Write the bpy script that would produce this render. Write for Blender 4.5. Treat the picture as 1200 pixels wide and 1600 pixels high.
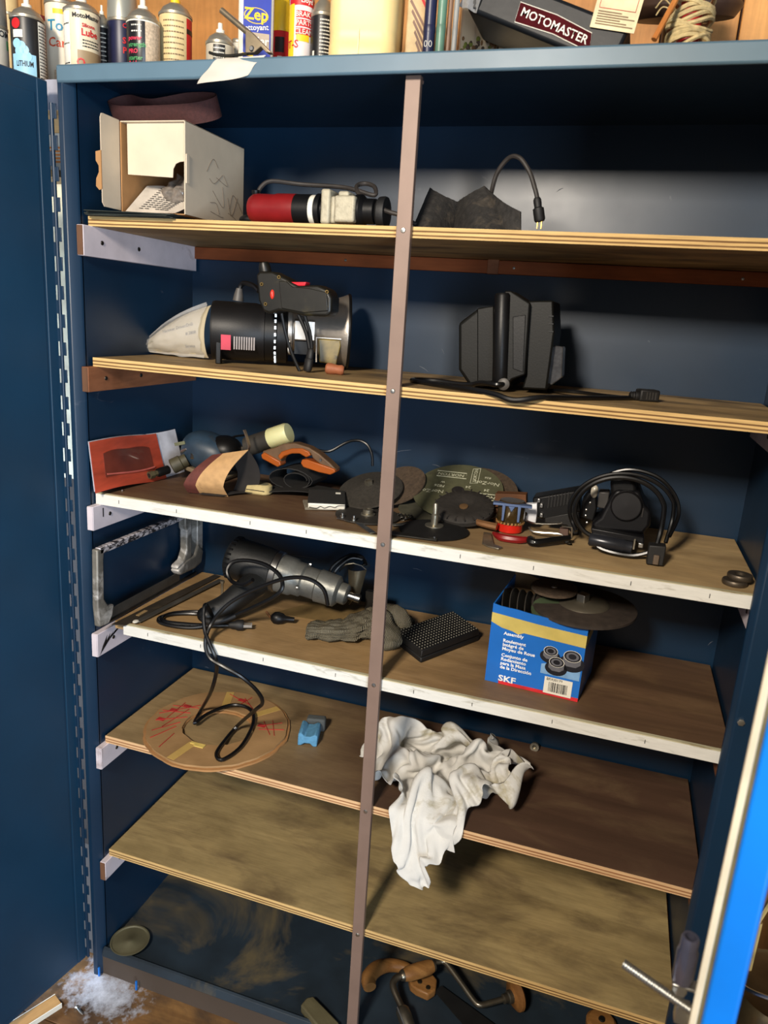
import bpy, math, random
from mathutils import Vector, Matrix, noise
random.seed(7)
V = Vector; PI = math.pi
for o in list(bpy.data.objects): bpy.data.objects.remove(o)
scene = bpy.context.scene
COL = scene.collection

# ------------------------------------------------------------------ camera
CAM = V((0.95128, -1.18288, 1.48938)); FPX = 1162.62
RC = Matrix(((0.94979351, -0.28033187, -0.13894724),
             (0.30584734, 0.9254865, 0.22345502),
             (0.06595223, -0.25473277, 0.96475983)))        # columns: right, forward, up
right, fwd, up = RC.col[0], RC.col[1], RC.col[2]
cd = bpy.data.cameras.new('camera'); cam = bpy.data.objects.new('camera', cd); COL.objects.link(cam)
m = Matrix((right, up, -fwd)).transposed().to_4x4(); m.translation = CAM
cam.matrix_world = m
cd.sensor_fit = 'VERTICAL'; cd.sensor_height = 24.0; cd.lens = FPX / 1600.0 * 24.0
cd.clip_start = 0.01; cd.clip_end = 60
cd.dof.use_dof = True; cd.dof.focus_distance = 1.45; cd.dof.aperture_fstop = 4.0
scene.camera = cam

# ------------------------------------------------------------------ world and lights
w = bpy.data.worlds.new('world'); scene.world = w; w.use_nodes = True
bg = w.node_tree.nodes['Background']; bg.inputs[0].default_value = (0.80, 0.86, 1.0, 1); bg.inputs[1].default_value = 0.16
def area(name, loc, target, size, power, col, size_y=None):
    l = bpy.data.lights.new(name, 'AREA'); l.energy = power; l.color = col
    l.shape = 'RECTANGLE'; l.size = size; l.size_y = size_y or size
    o = bpy.data.objects.new(name, l); COL.objects.link(o); o.location = loc
    o.rotation_euler = (V(target) - V(loc)).to_track_quat('-Z', 'Y').to_euler()
    return o
area('shop_lamp', (0.42, -2.15, 2.28), (0.55, 0.2, 0.95), 0.30, 78, (1.0, 0.89, 0.75))
area('garage_door_daylight', (2.3, -2.7, 0.95), (0.9, 0.0, 0.7), 1.3, 88, (0.72, 0.85, 1.0), 1.6)
area('side_door_daylight', (-1.35, -0.30, 0.42), (0.0, -0.05, 0.15), 0.55, 75, (0.66, 0.80, 1.0), 0.8)
scene.view_settings.view_transform = 'Standard'; scene.view_settings.look = 'None'
scene.view_settings.exposure = 0.0; scene.view_settings.gamma = 1.0; scene.view_settings.use_curve_mapping = False

def ray(u, v): return RC @ V(((u - 600) / FPX, 1, -(v - 800) / FPX))
def py(u, v, y): d = ray(u, v); return CAM + d * ((y - CAM.y) / d.y)     # point on the upright plane at depth y
def pz(u, v, z): d = ray(u, v); return CAM + d * ((z - CAM.z) / d.z)     # point on the level plane at height z
def px(u, v, x): d = ray(u, v); return CAM + d * ((x - CAM.x) / d.x)     # point on a plane parallel to the side walls

# ------------------------------------------------------------------ materials
def lin(c):
    r = []
    for q in c[:3]:
        q /= 255.0
        r.append(q / 12.92 if q <= .04045 else ((q + .055) / 1.055) ** 2.4)
    return tuple(r) + (1,)
def mul(c, k): return tuple(min(1, q * k) for q in c[:3]) + (1,)
MATS = {}
class NT:
    def __init__(s, name):
        s.m = bpy.data.materials.new(name); s.m.use_nodes = True; s.t = s.m.node_tree; s.n = s.t.nodes
        s.b = s.n['Principled BSDF']
    def node(s, typ, **kw):
        n = s.n.new(typ)
        for k, v in kw.items():
            if k in n.inputs: n.inputs[k].default_value = v
            else: setattr(n, k, v)
        return n
    def link(s, a, b): s.t.links.new(a, b)
    def coords(s, scale=(1, 1, 1)):
        tc = s.node('ShaderNodeTexCoord'); mp = s.node('ShaderNodeMapping'); mp.inputs['Scale'].default_value = scale
        s.link(tc.outputs['Object'], mp.inputs['Vector']); return mp.outputs['Vector']
    def noise(s, vec, scale, detail=4, rough=.55, dist=0):
        n = s.node('ShaderNodeTexNoise', Scale=scale, Detail=detail, Roughness=rough, Distortion=dist)
        s.link(vec, n.inputs['Vector']); return n.outputs['Fac']
    def ramp(s, fac, stops):
        n = s.node('ShaderNodeValToRGB'); e = n.color_ramp.elements
        e[0].position, e[0].color = stops[0]; e[1].position, e[1].color = stops[-1]
        for p, c in stops[1:-1]:
            q = e.new(p); q.color = c
        s.link(fac, n.inputs['Fac']); return n.outputs['Color']
    def mix(s, fac, a, b, blend='MIX'):
        n = s.node('ShaderNodeMix', data_type='RGBA', blend_type=blend)
        for sock, val in ((n.inputs[0], fac), (n.inputs[6], a), (n.inputs[7], b)):
            if hasattr(val, 'links') or hasattr(val, 'is_linked'): s.link(val, sock)
            else: sock.default_value = val
        return n.outputs[2]
    def bump(s, fac, strength, dist=.002):
        n = s.node('ShaderNodeBump', Strength=strength, Distance=dist); s.link(fac, n.inputs['Height']); s.link(n.outputs[0], s.b.inputs['Normal'])
def mat(name, col, rough=.5, metal=0., var=.25, scale=25, bump=0., bscale=None, stain=None, stain_at=.62, trans=0., alpha=1., coat=0., spec=.5, sub=0., aniso=(1, 1, 1)):
    if name in MATS: return MATS[name]
    t = NT(name); c = lin(col); v = t.coords(aniso)
    f = t.noise(v, scale, 5)
    out = t.ramp(f, [(.3, mul(c, 1 - var)), (.7, mul(c, 1 + var))])
    if stain:
        g = t.noise(v, scale * .35, 6, .65, .6)
        k = t.ramp(g, [(stain_at - .05, (0, 0, 0, 1)), (stain_at + .07, (1, 1, 1, 1))])
        out = t.mix(k, out, lin(stain))
    t.link(out, t.b.inputs['Base Color'])
    t.b.inputs['Roughness'].default_value = rough; t.b.inputs['Metallic'].default_value = metal
    t.b.inputs['Specular IOR Level'].default_value = spec
    if trans: t.b.inputs['Transmission Weight'].default_value = trans
    if alpha < 1: t.b.inputs['Alpha'].default_value = alpha
    if coat: t.b.inputs['Coat Weight'].default_value = coat
    if sub:
        t.b.inputs['Subsurface Weight'].default_value = sub; t.b.inputs['Subsurface Radius'].default_value = (.02, .012, .006); t.b.inputs['Subsurface Scale'].default_value = .3
    if bump: t.bump(t.noise(v, bscale or scale * 3, 4), bump)
    MATS[name] = t.m; return t.m
def wood(name, light, dark, stain=None, stain_at=.55, rough=.6, along='x', gs=1., gradient=None, spec=.3):
    if name in MATS: return MATS[name]
    t = NT(name)
    sc = {'x': (1.2, 12, 12), 'y': (12, 1.2, 12), 'z': (12, 12, 1.2)}[along]
    v = t.coords(tuple(q * gs for q in sc))
    warp = t.noise(v, 1.1, 6, .58, 1.1)
    fine = t.noise(t.coords(tuple(q * gs * 5 for q in sc)), 3, 4, .6)
    blot = t.noise(t.coords((2.2, 3.4, 3.4)), 2.6, 6, .6, .4)
    mid = tuple((p + q) / 2 for p, q in zip(light, dark))
    out = t.ramp(warp, [(.25, lin(tuple((p + q) / 2 for p, q in zip(mid, dark)))), (.48, lin(mid)), (.70, lin(light))])
    out = t.mix(.7, out, t.mix(1.0, out, t.ramp(blot, [(.30, (.52, .50, .48, 1)), (.50, (.92, .92, .92, 1)), (.68, (1.18, 1.16, 1.12, 1))]), 'MULTIPLY'))
    out = t.mix(.35, out, t.mix(1.0, out, t.ramp(fine, [(.3, (.6, .6, .6, 1)), (.65, (1.15, 1.15, 1.15, 1))]), 'MULTIPLY'))
    if stain:
        g = t.noise(t.coords((1, 2.2, 2)), 4.2, 7, .62, .5)
        k = t.ramp(g, [(stain_at - .12, (0, 0, 0, 1)), (stain_at + .1, (1, 1, 1, 1))])
        if gradient:
            tc = t.node('ShaderNodeTexCoord'); sp = t.node('ShaderNodeSeparateXYZ'); t.link(tc.outputs['Object'], sp.inputs[0])
            mr = t.node('ShaderNodeMapRange'); mr.inputs[1].default_value, mr.inputs[2].default_value = gradient; t.link(sp.outputs[0], mr.inputs[0])
            ad = t.node('ShaderNodeMath', operation='ADD'); ad.use_clamp = True
            mm = t.node('ShaderNodeMath', operation='MULTIPLY_ADD'); t.link(g, mm.inputs[0]); mm.inputs[1].default_value = 1.1; mm.inputs[2].default_value = -.55
            t.link(mr.outputs[0], ad.inputs[0]); t.link(mm.outputs[0], ad.inputs[1]); k = ad.outputs[0]
        sc2 = t.mix(.6, lin(stain), t.mix(1.0, lin(stain), t.ramp(warp, [(.3, (.5, .5, .5, 1)), (.65, (1.3, 1.3, 1.3, 1))]), 'MULTIPLY'))
        out = t.mix(k, out, sc2)
    t.link(out, t.b.inputs['Base Color']); t.b.inputs['Roughness'].default_value = rough; t.b.inputs['Specular IOR Level'].default_value = spec
    t.bump(fine, .15, .001); MATS[name] = t.m; return t.m
def paint(name, col, rough=.33, scuff=None):
    if name in MATS: return MATS[name]
    t = NT(name); c = lin(col); v = t.coords()
    f = t.noise(v, 3.5, 5); out = t.ramp(f, [(.3, mul(c, .82)), (.7, mul(c, 1.18))])
    if scuff:
        g = t.noise(t.coords((1, 1, 2.2)), 9, 8, .72, 1.2); k = t.ramp(g, [(.66, (0, 0, 0, 1)), (.75, (.55, .55, .55, 1))])
        out = t.mix(k, out, lin(scuff))
    t.link(out, t.b.inputs['Base Color'])
    r = t.noise(v, 6, 4); rr = t.node('ShaderNodeMapRange'); t.link(r, rr.inputs[0]); rr.inputs[3].default_value = rough - .06; rr.inputs[4].default_value = rough + .12
    t.link(rr.outputs[0], t.b.inputs['Roughness']); t.b.inputs['Specular IOR Level'].default_value = .5
    t.bump(t.noise(v, 160, 2), .03, .001); MATS[name] = t.m; return t.m
def plyedge(name, a, b, thick, rough=.7):
    t = NT(name); tc = t.node('ShaderNodeTexCoord'); sp = t.node('ShaderNodeSeparateXYZ'); t.link(tc.outputs['Object'], sp.inputs[0])
    mr = t.node('ShaderNodeMapRange'); mr.inputs[1].default_value = -thick; mr.inputs[2].default_value = 0; t.link(sp.outputs[2], mr.inputs[0])
    n = t.noise(t.coords((6, 40, 40)), 2, 4)
    ad = t.node('ShaderNodeMath', operation='MULTIPLY_ADD'); t.link(n, ad.inputs[0]); ad.inputs[1].default_value = .12; t.link(mr.outputs[0], ad.inputs[2])
    A, Bc = lin(a), lin(b)
    s = [(.02, A), (.20, A), (.26, Bc), (.34, Bc), (.40, A), (.56, mul(A, 1.1)), (.62, Bc), (.72, Bc), (.78, A), (1.0, A)]
    c = t.ramp(ad.outputs[0], s)
    f = t.noise(t.coords((3, 30, 60)), 4, 5); c = t.mix(.5, c, t.mix(1.0, c, t.ramp(f, [(.3, (.5, .45, .4, 1)), (.6, (1.1, 1.1, 1.1, 1))]), 'MULTIPLY'))
    t.link(c, t.b.inputs['Base Color']); t.b.inputs['Roughness'].default_value = rough; t.b.inputs['Specular IOR Level'].default_value = .2
    return t.m

# ------------------------------------------------------------------ mesh builder
RM = {}
class MB:
    def __init__(s): s.v = []; s.f = []; s.T = Matrix()
    def add(s, vs, fs):
        n = len(s.v); s.v += [s.T @ V(p) for p in vs]; s.f += [tuple(i + n for i in f) for f in fs]; return s
    def box(s, lo, hi):
        x0, y0, z0 = lo; x1, y1, z1 = hi
        return s.add([(x0,y0,z0),(x1,y0,z0),(x1,y1,z0),(x0,y1,z0),(x0,y0,z1),(x1,y0,z1),(x1,y1,z1),(x0,y1,z1)],
                     [(3,2,1,0),(4,5,6,7),(0,1,5,4),(1,2,6,5),(2,3,7,6),(3,0,4,7)])
    def cbox(s, c, size): return s.box([a - b / 2 for a, b in zip(c, size)], [a + b / 2 for a, b in zip(c, size)])
    def prism(s, poly, a, b, axis='z'):
        n = len(poly)
        def P(p, t): return {'z': (p[0], p[1], t), 'y': (p[0], t, p[1]), 'x': (t, p[0], p[1])}[axis]
        vs = [P(p, a) for p in poly] + [P(p, b) for p in poly]
        fs = [tuple(range(n)), tuple(range(2 * n - 1, n - 1, -1))] + [(i, i + n, (i + 1) % n + n, (i + 1) % n) for i in range(n)]
        return s.add(vs, fs)
    def lathe(s, prof, o=(0, 0, 0), d=(0, 0, 1), n=28, a0=0., a1=2 * PI, squash=1.):
        o = V(o); d = V(d).normalized(); q = d.to_track_quat('Z', 'Y').to_matrix() if abs(d.z) < .999 else Matrix.Identity(3)
        if d.z < -.999: q = Matrix(((1, 0, 0), (0, -1, 0), (0, 0, -1)))
        full = abs(a1 - a0 - 2 * PI) < 1e-6; k = n if full else n + 1; vs = []; fs = []
        for r, t in prof:
            for i in range(k):
                a = a0 + (a1 - a0) * i / n; vs.append(o + q @ V((r * math.cos(a), r * squash * math.sin(a), t)))
        for j in range(len(prof) - 1):
            for i in range(n):
                i2 = (i + 1) % k; fs.append((j * k + i, j * k + i2, (j + 1) * k + i2, (j + 1) * k + i))
        if full:
            if prof[0][0] > 1e-5: fs.append(tuple(range(k - 1, -1, -1)))
            if prof[-1][0] > 1e-5: fs.append(tuple((len(prof) - 1) * k + i for i in range(k)))
        return s.add(vs, fs)
    def cyl(s, p0, p1, r0, r1=None, n=18):
        p0, p1 = V(p0), V(p1); return s.lathe([(r0, 0), (r0 if r1 is None else r1, (p1 - p0).length)], p0, p1 - p0, n)
    def tube(s, pts, r, n=8, closed=False, smooth=6):
        pts = [V(p) for p in pts]; rs = r if isinstance(r, (list, tuple)) else [r] * len(pts)
        if smooth > 1:
            P = []; R2 = []; N = len(pts)
            for i in range(N if closed else N - 1):
                g = lambda k: pts[k % N] if closed else pts[max(0, min(N - 1, k))]
                a, b, c, d = g(i - 1), g(i), g(i + 1), g(i + 2)
                for k in range(smooth):
                    t = k / smooth; P.append(.5 * (2 * b + (c - a) * t + (2 * a - 5 * b + 4 * c - d) * t * t + (3 * b - a - 3 * c + d) * t ** 3))
                    R2.append(rs[i] + (rs[(i + 1) % N] - rs[i]) * t)
            if not closed: P.append(pts[-1]); R2.append(rs[-1])
            pts, rs = P, R2
        N = len(pts); vs = []; fs = []; nrm = None
        for i in range(N):
            t = ((pts[(i + 1) % N] - pts[i - 1]) if closed else (pts[min(N - 1, i + 1)] - pts[max(0, i - 1)]))
            if t.length < 1e-9: t = V((0, 0, 1))
            t.normalize()
            if nrm is None: nrm = t.orthogonal().normalized()
            else:
                nrm = nrm - t * nrm.dot(t); nrm = nrm.normalized() if nrm.length > 1e-6 else t.orthogonal().normalized()
            bn = t.cross(nrm)
            for k in range(n):
                a = 2 * PI * k / n; vs.append(pts[i] + (nrm * math.cos(a) + bn * math.sin(a)) * rs[i])
        for i in range(N if closed else N - 1):
            j = (i + 1) % N
            for k in range(n): fs.append((i * n + k, i * n + (k + 1) % n, j * n + (k + 1) % n, j * n + k))
        if not closed: fs += [tuple(range(n - 1, -1, -1)), tuple((N - 1) * n + k for k in range(n))]
        return s.add(vs, fs)
    def ell(s, c, r, nu=20, nv=12, pw=1.):
        vs = []; fs = []; c = V(c)
        sg = lambda q: math.copysign(abs(q) ** pw, q)
        for j in range(nv + 1):
            b = -PI / 2 + PI * j / nv
            for i in range(nu):
                a = 2 * PI * i / nu; vs.append((c.x + r[0] * sg(math.cos(b)) * sg(math.cos(a)), c.y + r[1] * sg(math.cos(b)) * sg(math.sin(a)), c.z + r[2] * sg(math.sin(b))))
        for j in range(nv):
            for i in range(nu): fs.append((j * nu + i, j * nu + (i + 1) % nu, (j + 1) * nu + (i + 1) % nu, (j + 1) * nu + i))
        return s.add(vs, fs)
    def sheet(s, fn, nu, nv, th=.0006, closed_u=False):
        P = [[V(fn(i / nu, j / nv)) for i in range(nu + 1)] for j in range(nv + 1)]; vs = []; fs = []; K = (nu + 1) * (nv + 1)
        N = []
        for j in range(nv + 1):
            for i in range(nu + 1):
                a = P[j][min(nu, i + 1)] - P[j][max(0, i - 1)]; b = P[min(nv, j + 1)][i] - P[max(0, j - 1)][i]
                q = a.cross(b); N.append(q.normalized() if q.length > 1e-12 else V((0, 0, 1)))
        F = [p for row in P for p in row]
        vs = [p + n * th / 2 for p, n in zip(F, N)] + [p - n * th / 2 for p, n in zip(F, N)]
        I = lambda i, j: j * (nu + 1) + i
        for j in range(nv):
            for i in range(nu):
                q = (I(i, j), I(i + 1, j), I(i + 1, j + 1), I(i, j + 1)); fs.append(q); fs.append(tuple(K + k for k in reversed(q)))
        for i in range(nu):
            fs.append((I(i + 1, 0), I(i, 0), K + I(i, 0), K + I(i + 1, 0))); fs.append((I(i, nv), I(i + 1, nv), K + I(i + 1, nv), K + I(i, nv)))
        for j in range(nv):
            fs.append((I(0, j), I(0, j + 1), K + I(0, j + 1), K + I(0, j))); fs.append((I(nu, j + 1), I(nu, j), K + I(nu, j), K + I(nu, j + 1)))
        return s.add(vs, fs)
    def build(s, name, material, parent=None, world=False, zmin=None, smooth=40, bevel=0., sub=0, seg=2):
        vs = s.v if zmin is None else [V((p.x, p.y, max(p.z, zmin))) for p in s.v]
        if world and parent is not None:
            inv = RM[parent.name].inverted(); vs = [inv @ p for p in vs]
        me = bpy.data.meshes.new(name); me.from_pydata([tuple(p) for p in vs], [], s.f); me.update()
        return put(name, me, material, parent, smooth, bevel, sub, seg)
def put(name, me, material, parent=None, smooth=40, bevel=0., sub=0, seg=2):
    ob = bpy.data.objects.new(name, me); COL.objects.link(ob)
    if material: me.materials.append(material)
    if smooth:
        me.shade_smooth()
        me.set_sharp_from_angle(angle=math.radians(smooth))
    if bevel:
        b = ob.modifiers.new('bevel', 'BEVEL'); b.width = bevel; b.segments = seg; b.limit_method = 'ANGLE'; b.angle_limit = math.radians(35)
    if sub:
        b = ob.modifiers.new('sub', 'SUBSURF'); b.levels = sub; b.render_levels = sub
    if parent is not None:
        ob.parent = parent; RM[ob.name] = RM[parent.name]
    else: RM[ob.name] = Matrix()
    return ob
def tag(o, label=None, cat=None, group=None, kind=None):
    if label: o['label'] = label
    if cat: o['category'] = cat
    if group: o['group'] = group
    if kind: o['kind'] = kind
    return o
def thing(name, label, cat, loc=(0, 0, 0), rot=(0, 0, 0), group=None, kind=None):
    o = bpy.data.objects.new(name, None); COL.objects.link(o); o.empty_display_size = .05
    o.location = loc; o.rotation_euler = rot
    from mathutils import Euler
    mm = Euler(rot).to_matrix().to_4x4(); mm.translation = V(loc); RM[o.name] = mm
    return tag(o, label, cat, group, kind)
def solo(name, label, cat, mb, material, loc, world=True, group=None, **kw):
    """a thing that is one mesh, its origin at loc"""
    if world: mb.v = [p - V(loc) for p in mb.v]
    o = mb.build(name, material, None, **kw); o.location = loc; return tag(o, label, cat, group)
def rotm(ax, deg): return Matrix.Rotation(math.radians(deg), 4, ax)
def tr(p): return Matrix.Translation(V(p))
def txt(body, size, material, parent, o=None, rx=None, ux=None, wrap=None, align='CENTER', bold=.0, name='lettering', space=1., squeeze=1.):
    """flat: o origin, rx right vector, ux up vector (parent's local space); wrap = (radius, angle, z) bends it round a can"""
    cu = bpy.data.curves.new('t', 'FONT'); cu.body = body; cu.size = size; cu.align_x = align; cu.align_y = 'CENTER'; cu.offset = min(bold * .5, size * .028); cu.resolution_u = 2
    cu.space_character = space
    t = bpy.data.objects.new('t', cu); COL.objects.link(t)
    dg = bpy.context.evaluated_depsgraph_get(); me = bpy.data.meshes.new_from_object(t.evaluated_get(dg))
    bpy.data.objects.remove(t); bpy.data.curves.remove(cu)
    if wrap:
        r, a0, z0 = wrap
        for vv in me.vertices:
            a = a0 + vv.co.x * squeeze / r; vv.co = V((r * math.sin(a), -r * math.cos(a), z0 + vv.co.y))
    else:
        o = V(o); rx = V(rx).normalized() * squeeze; ux = V(ux).normalized()
        for vv in me.vertices: vv.co = o + rx * vv.co.x + ux * vv.co.y
    me.materials.clear(); me.name = name
    return put(name, me, material, parent, smooth=0)
def toward(p):
    """turn about z so that local -Y faces the viewer's side of the bench"""
    return math.atan2(CAM.x - p[0], -(CAM.y - p[1]))
def patch(mb, r, a0, a1, z0, z1, n=10):
    k = max(2, n); vs = []; fs = []
    for i in range(k + 1):
        a = a0 + (a1 - a0) * i / k
        for z in (z0, z1): vs.append((r * math.sin(a), -r * math.cos(a), z))
    for i in range(k): fs.append((2 * i, 2 * i + 2, 2 * i + 3, 2 * i + 1))
    return mb.add(vs, fs)
def ridged(p, k=1.): return 1 - abs(noise.noise(V(p) * k)) * 2
# ------------------------------------------------------------------ the room
Z = {1: 1.6255, 2: 1.3784, 3: 1.116, 4: .8492, 5: .584, 6: .2986}
W, D = 1.205, .352
blue = paint('navy_cabinet_paint', (11, 40, 64), .36, (96, 100, 112))
blue2 = paint('navy_door_paint', (15, 52, 78), .42)
blue3 = paint('daylit_blue_door_paint', (1, 104, 192), .35)  # lighter exterior blue with daylight on the door edge put into its colour
lip_m = paint('worn_blue_lip_paint', (84, 110, 126), .42, (150, 170, 180))
steel = mat('steel', (170, 170, 168), .32, 1, .15, 40)
zinc = mat('zinc_screw', (205, 205, 200), .3, 1, .1, 60)
dark_iron = mat('dark_iron', (58, 56, 52), .45, .8, .3, 50, stain=(70, 48, 34))
black = mat('black_plastic', (13, 13, 14), .42, 0, .25, 30, bump=.05, bscale=300, spec=.32)
blackm = mat('black_rubber', (16, 15, 15), .6, 0, .3, 60, bump=.1, bscale=200)
cordm = mat('black_cord', (11, 11, 12), .33, 0, .2, 40)
greycord = mat('dusty_cord', (46, 41, 38), .6, 0, .3, 60)
red = mat('red_plastic', (122, 20, 22), .38, 0, .15, 30, stain=(70, 30, 28), stain_at=.7)
white_paint = mat('white_trim_paint', (214, 212, 204), .5, 0, .06, 30, bump=.15, bscale=60, stain=(168, 164, 150), stain_at=.64, aniso=(1, 6, 6))
beige_paint = mat('yellowed_trim_paint', (188, 180, 148), .55, 0, .1, 30, stain=(140, 126, 92), stain_at=.62, aniso=(1, 6, 6))
cleat_w = mat('cleat_white', (208, 198, 204), .6, 0, .1, 20, stain=(120, 96, 86), stain_at=.66)
cleat_b = wood('cleat_brown_wood', (158, 104, 72), (112, 68, 44), along='y')
cleat_o = wood('cleat_orange_wood', (166, 92, 48), (118, 58, 28), along='x')
mark = mat('dark_mark', (28, 24, 24), .7, 0, .2)
label_white = mat('label_white', (226, 222, 208), .5, 0, .05, 20)
ink = mat('black_ink', (24, 24, 26), .6, 0, .1)
cardb = mat('cardboard_brown', (164, 120, 74), .75, 0, .15, 18, bump=.1, bscale=90)

fl = thing('floor', None, None, (0, -.6, -.03), kind='structure')
fm = wood('floor_boards', (150, 112, 66), (96, 64, 36), (58, 46, 38), .52, along='x')
mb = MB()
for i in range(9):
    b = MB().box((-1.6, -1.0 + i * .18, -.02), (2.6, -.822 + i * .18, 0)); b.build('plank', fm, fl, bevel=.0015)
wb = thing('wall_back', None, None, (0, .42, 0), kind='structure')
pm = wood('wall_panelling', (216, 156, 90), (178, 118, 62), along='z', gs=.6, rough=.5)
for x0, x1 in ((-1.3, -.89), (-.89, -.44), (-.44, -.095), (-.095, .13), (.13, .53), (.53, .93), (.93, 1.06), (1.06, 1.46), (1.46, 1.86), (1.86, 2.3)):
    MB().box((x0 + .002, 0, -.03), (x1 - .002, .012, 2.6)).build('panel', pm, wb, bevel=.002)
MB().box((-1.3, .012, -.03), (2.3, .02, 2.6)).build('backing', mat('panel_gap', (60, 34, 16), .8), wb)

# ------------------------------------------------------------------ the cabinet
cab = thing('metal_cabinet', 'large navy blue steel cabinet with six shelves and open doors', 'cabinet', (.6, 0, -.03))
def cb(name, mb, m=blue, bevel=0, parent=None, label=None):
    o = mb.build(name, m, parent or cab, world=True, bevel=bevel)
    if label: o['label'] = label
    return o
BP = cb('back_panel', MB().box((-.02, D, -.03), (W + .02, D + .004, 1.858)))
cb('side_panel', MB().box((-.004, -.012, .0), (0, D, 1.852)))
cb('side_panel', MB().box((W, -.006, .0), (W + .004, D, 1.852)))
cb('outer_side', MB().box((-.024, -.026, -.03), (-.020, D, 1.858)))
cb('outer_side', MB().box((W + .022, -.026, -.03), (W + .026, D, 1.858)))
cb('jamb', MB().prism([(-.024, -.03), (-.014, -.03), (-.002, -.016), (0, -.012), (0, -.008), (-.024, -.008)], -.03, 1.851), bevel=.0015)
cb('jamb', MB().prism([(1.18, -.02), (1.188, -.03), (W + .026, -.03), (W + .026, -.012), (1.18, -.012)], -.03, 1.851), blue, bevel=.002)
cb('top_panel', MB().box((-.024, -.024, 1.850), (W + .026, D, 1.858)), blue)
cb('front_lip', MB().box((-.024, -.032, 1.831), (W + .026, -.024, 1.859)), lip_m, .0035, label='worn pale blue front edge of the cabinet top')
pan = mat('dusty_cabinet_floor', (30, 42, 52), .6, 0, .35, 9, stain=(92, 82, 60), stain_at=.58)
cb('floor_pan', MB().box((0, -.024, .030), (W, D, .038)), pan)
cb('floor_lip', MB().prism([(-.030, .030), (-.024, .046), (-.018, .048), (-.016, .046), (-.02, .030)], 0, W, 'x'), pan, .001, label='dusty front lip of the cabinet floor')
cb('toe_kick', MB().box((-.024, -.02, -.03), (W + .026, -.014, .030)), paint('dusty_kick', (72, 60, 50), .7))
# side and rear cleats that carry the shelves, each with its screws
def cleat(y0, y1, z0, z1, side, m, end=cleat_b):
    x0, x1 = (0.0, .014) if side < 0 else (W - .014, W)
    c = cb('cleat', MB().box((x0, y0, z0), (x1, y1, z1)), m, .001)
    cb('end_grain', MB().box((x0 + .001, y0 - .0012, z0 + .001), (x1 - .001, y0, z1 - .001)), end, 0, c)
    for yy in (y0 + .05, y0 + .16):
        xx = x1 if side < 0 else x0
        cb('screw', MB().lathe([(.0042, 0), (.0036, .0012), (0, .0016)], (xx, yy, (z0 + z1) / 2), (-side, 0, 0), 12), dark_iron, 0, c)
    return c
T = .0165
dull_end = wood('cleat_end_brown', (120, 86, 64), (84, 58, 42), along='z')
for k, (zl, ml) in {1: (.052, cleat_w), 2: (.046, cleat_b), 3: (.048, cleat_w), 4: (.050, cleat_w), 5: (.050, cleat_w), 6: (.046, cleat_w)}.items():
    zt = Z[k] - T - (.004 if k in (3, 4) else 0)
    cl = cleat(-.024, .345, zt - zl, zt, -1, ml, {3: cleat_w, 4: cleat_w, 5: cleat_w}.get(k, dull_end))
    mr = {1: cleat_w, 2: cleat_w, 3: cleat_w, 4: cleat_b, 5: cleat_b, 6: cleat_o}[k]
    cleat(.01 if k != 6 else -.004, .345, zt - zl, zt, 1, mr)
    if k == 4:
        g = MB()
        for i in range(5): g.prism([(-.018 + i * .008, zt - .048 + i * .006), (-.008 + i * .009, zt - .03 + i * .004), (.006 + i * .01, zt - .012), (.002 + i * .009, zt - .03 + i * .005)], .0141, .0144, 'x')
        cb('ink_mark', g, mark, 0, cl)
    if k == 3: cb('ink_mark', MB().box((.0141, .004, zt - .026), (.0144, .007, zt - .008)), mark, 0, cl)
for i, (u, v, du, dv) in enumerate(((612, 708, 30, -5), (676, 726, 12, 4), (745, 480, 8, 9), (655, 572, 14, 9), (690, 545, 4, 8), (1012, 533, 3, 2), (455, 868, 40, 5), (645, 888, 14, 4), (1106, 1008, 8, -6), (870, 300, 10, -6), (320, 1042, 6, 2))):
    p, q = py(u, v, D - .0002), py(u + du, v + dv, D - .0002); sx = (q - p) * .5
    cb('scratch', MB().tube([p, p + sx + V((0, 0, .0015)), q], [.0003, .0008, .0003], 4, smooth=3), mat('scratch_pale', (96, 104, 116), .7), 0, BP)
c = cb('back_cleat', MB().box((.012, D - .014, 1.583), (1.19, D, 1.608)), cleat_o, .001)
for x in (.37, .72, 1.13): cb('screw', MB().lathe([(.003, 0), (.002, .001), (0, .0012)], (x, D - .014, 1.595), (0, -1, 0), 10), zinc, 0, c)
cb('cleat_joint', MB().box((.668, D - .016, 1.582), (.690, D, 1.609)), cleat_b, .0005, c)

# left door, swung open past square, on a long slotted hinge
hx, hy = -.043, -.033; dl = V((-.17, -.985, 0)).normalized(); dn = V((.985, -.17, 0)).normalized()
door = thing('tmp', None, None)
def dp(s, n, z): return V((hx, hy, 0)) + dl * s + dn * n + V((0, 0, z))
def dbox(s0, s1, n0, n1, z0, z1):
    q = [dp(s, n, z) for z in (z0, z1) for s, n in ((s0, n0), (s1, n0), (s1, n1), (s0, n1))]
    return MB().add(q, [(0,1,2,3),(7,6,5,4),(4,5,1,0),(5,6,2,1),(6,7,3,2),(7,4,0,3)])
bpy.data.objects.remove(door)
ld = cb('left_door', dbox(.0, .60, -.022, 0, .014, 1.835), blue2, .002)
cb('rim', dbox(.0, .020, -.001, .002, .016, 1.833), blue2, .001, ld)
cb('inner_panel', dbox(.024, .60, -.001, .0008, .03, 1.81), blue2, .0006, ld)
hg = cb('hinge_pin', MB().cyl((-.0345, -.033, .02), (-.0345, -.033, 1.80), .0032, n=10), blue, 0)
nk = 36; p = 1.78 / nk
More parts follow.
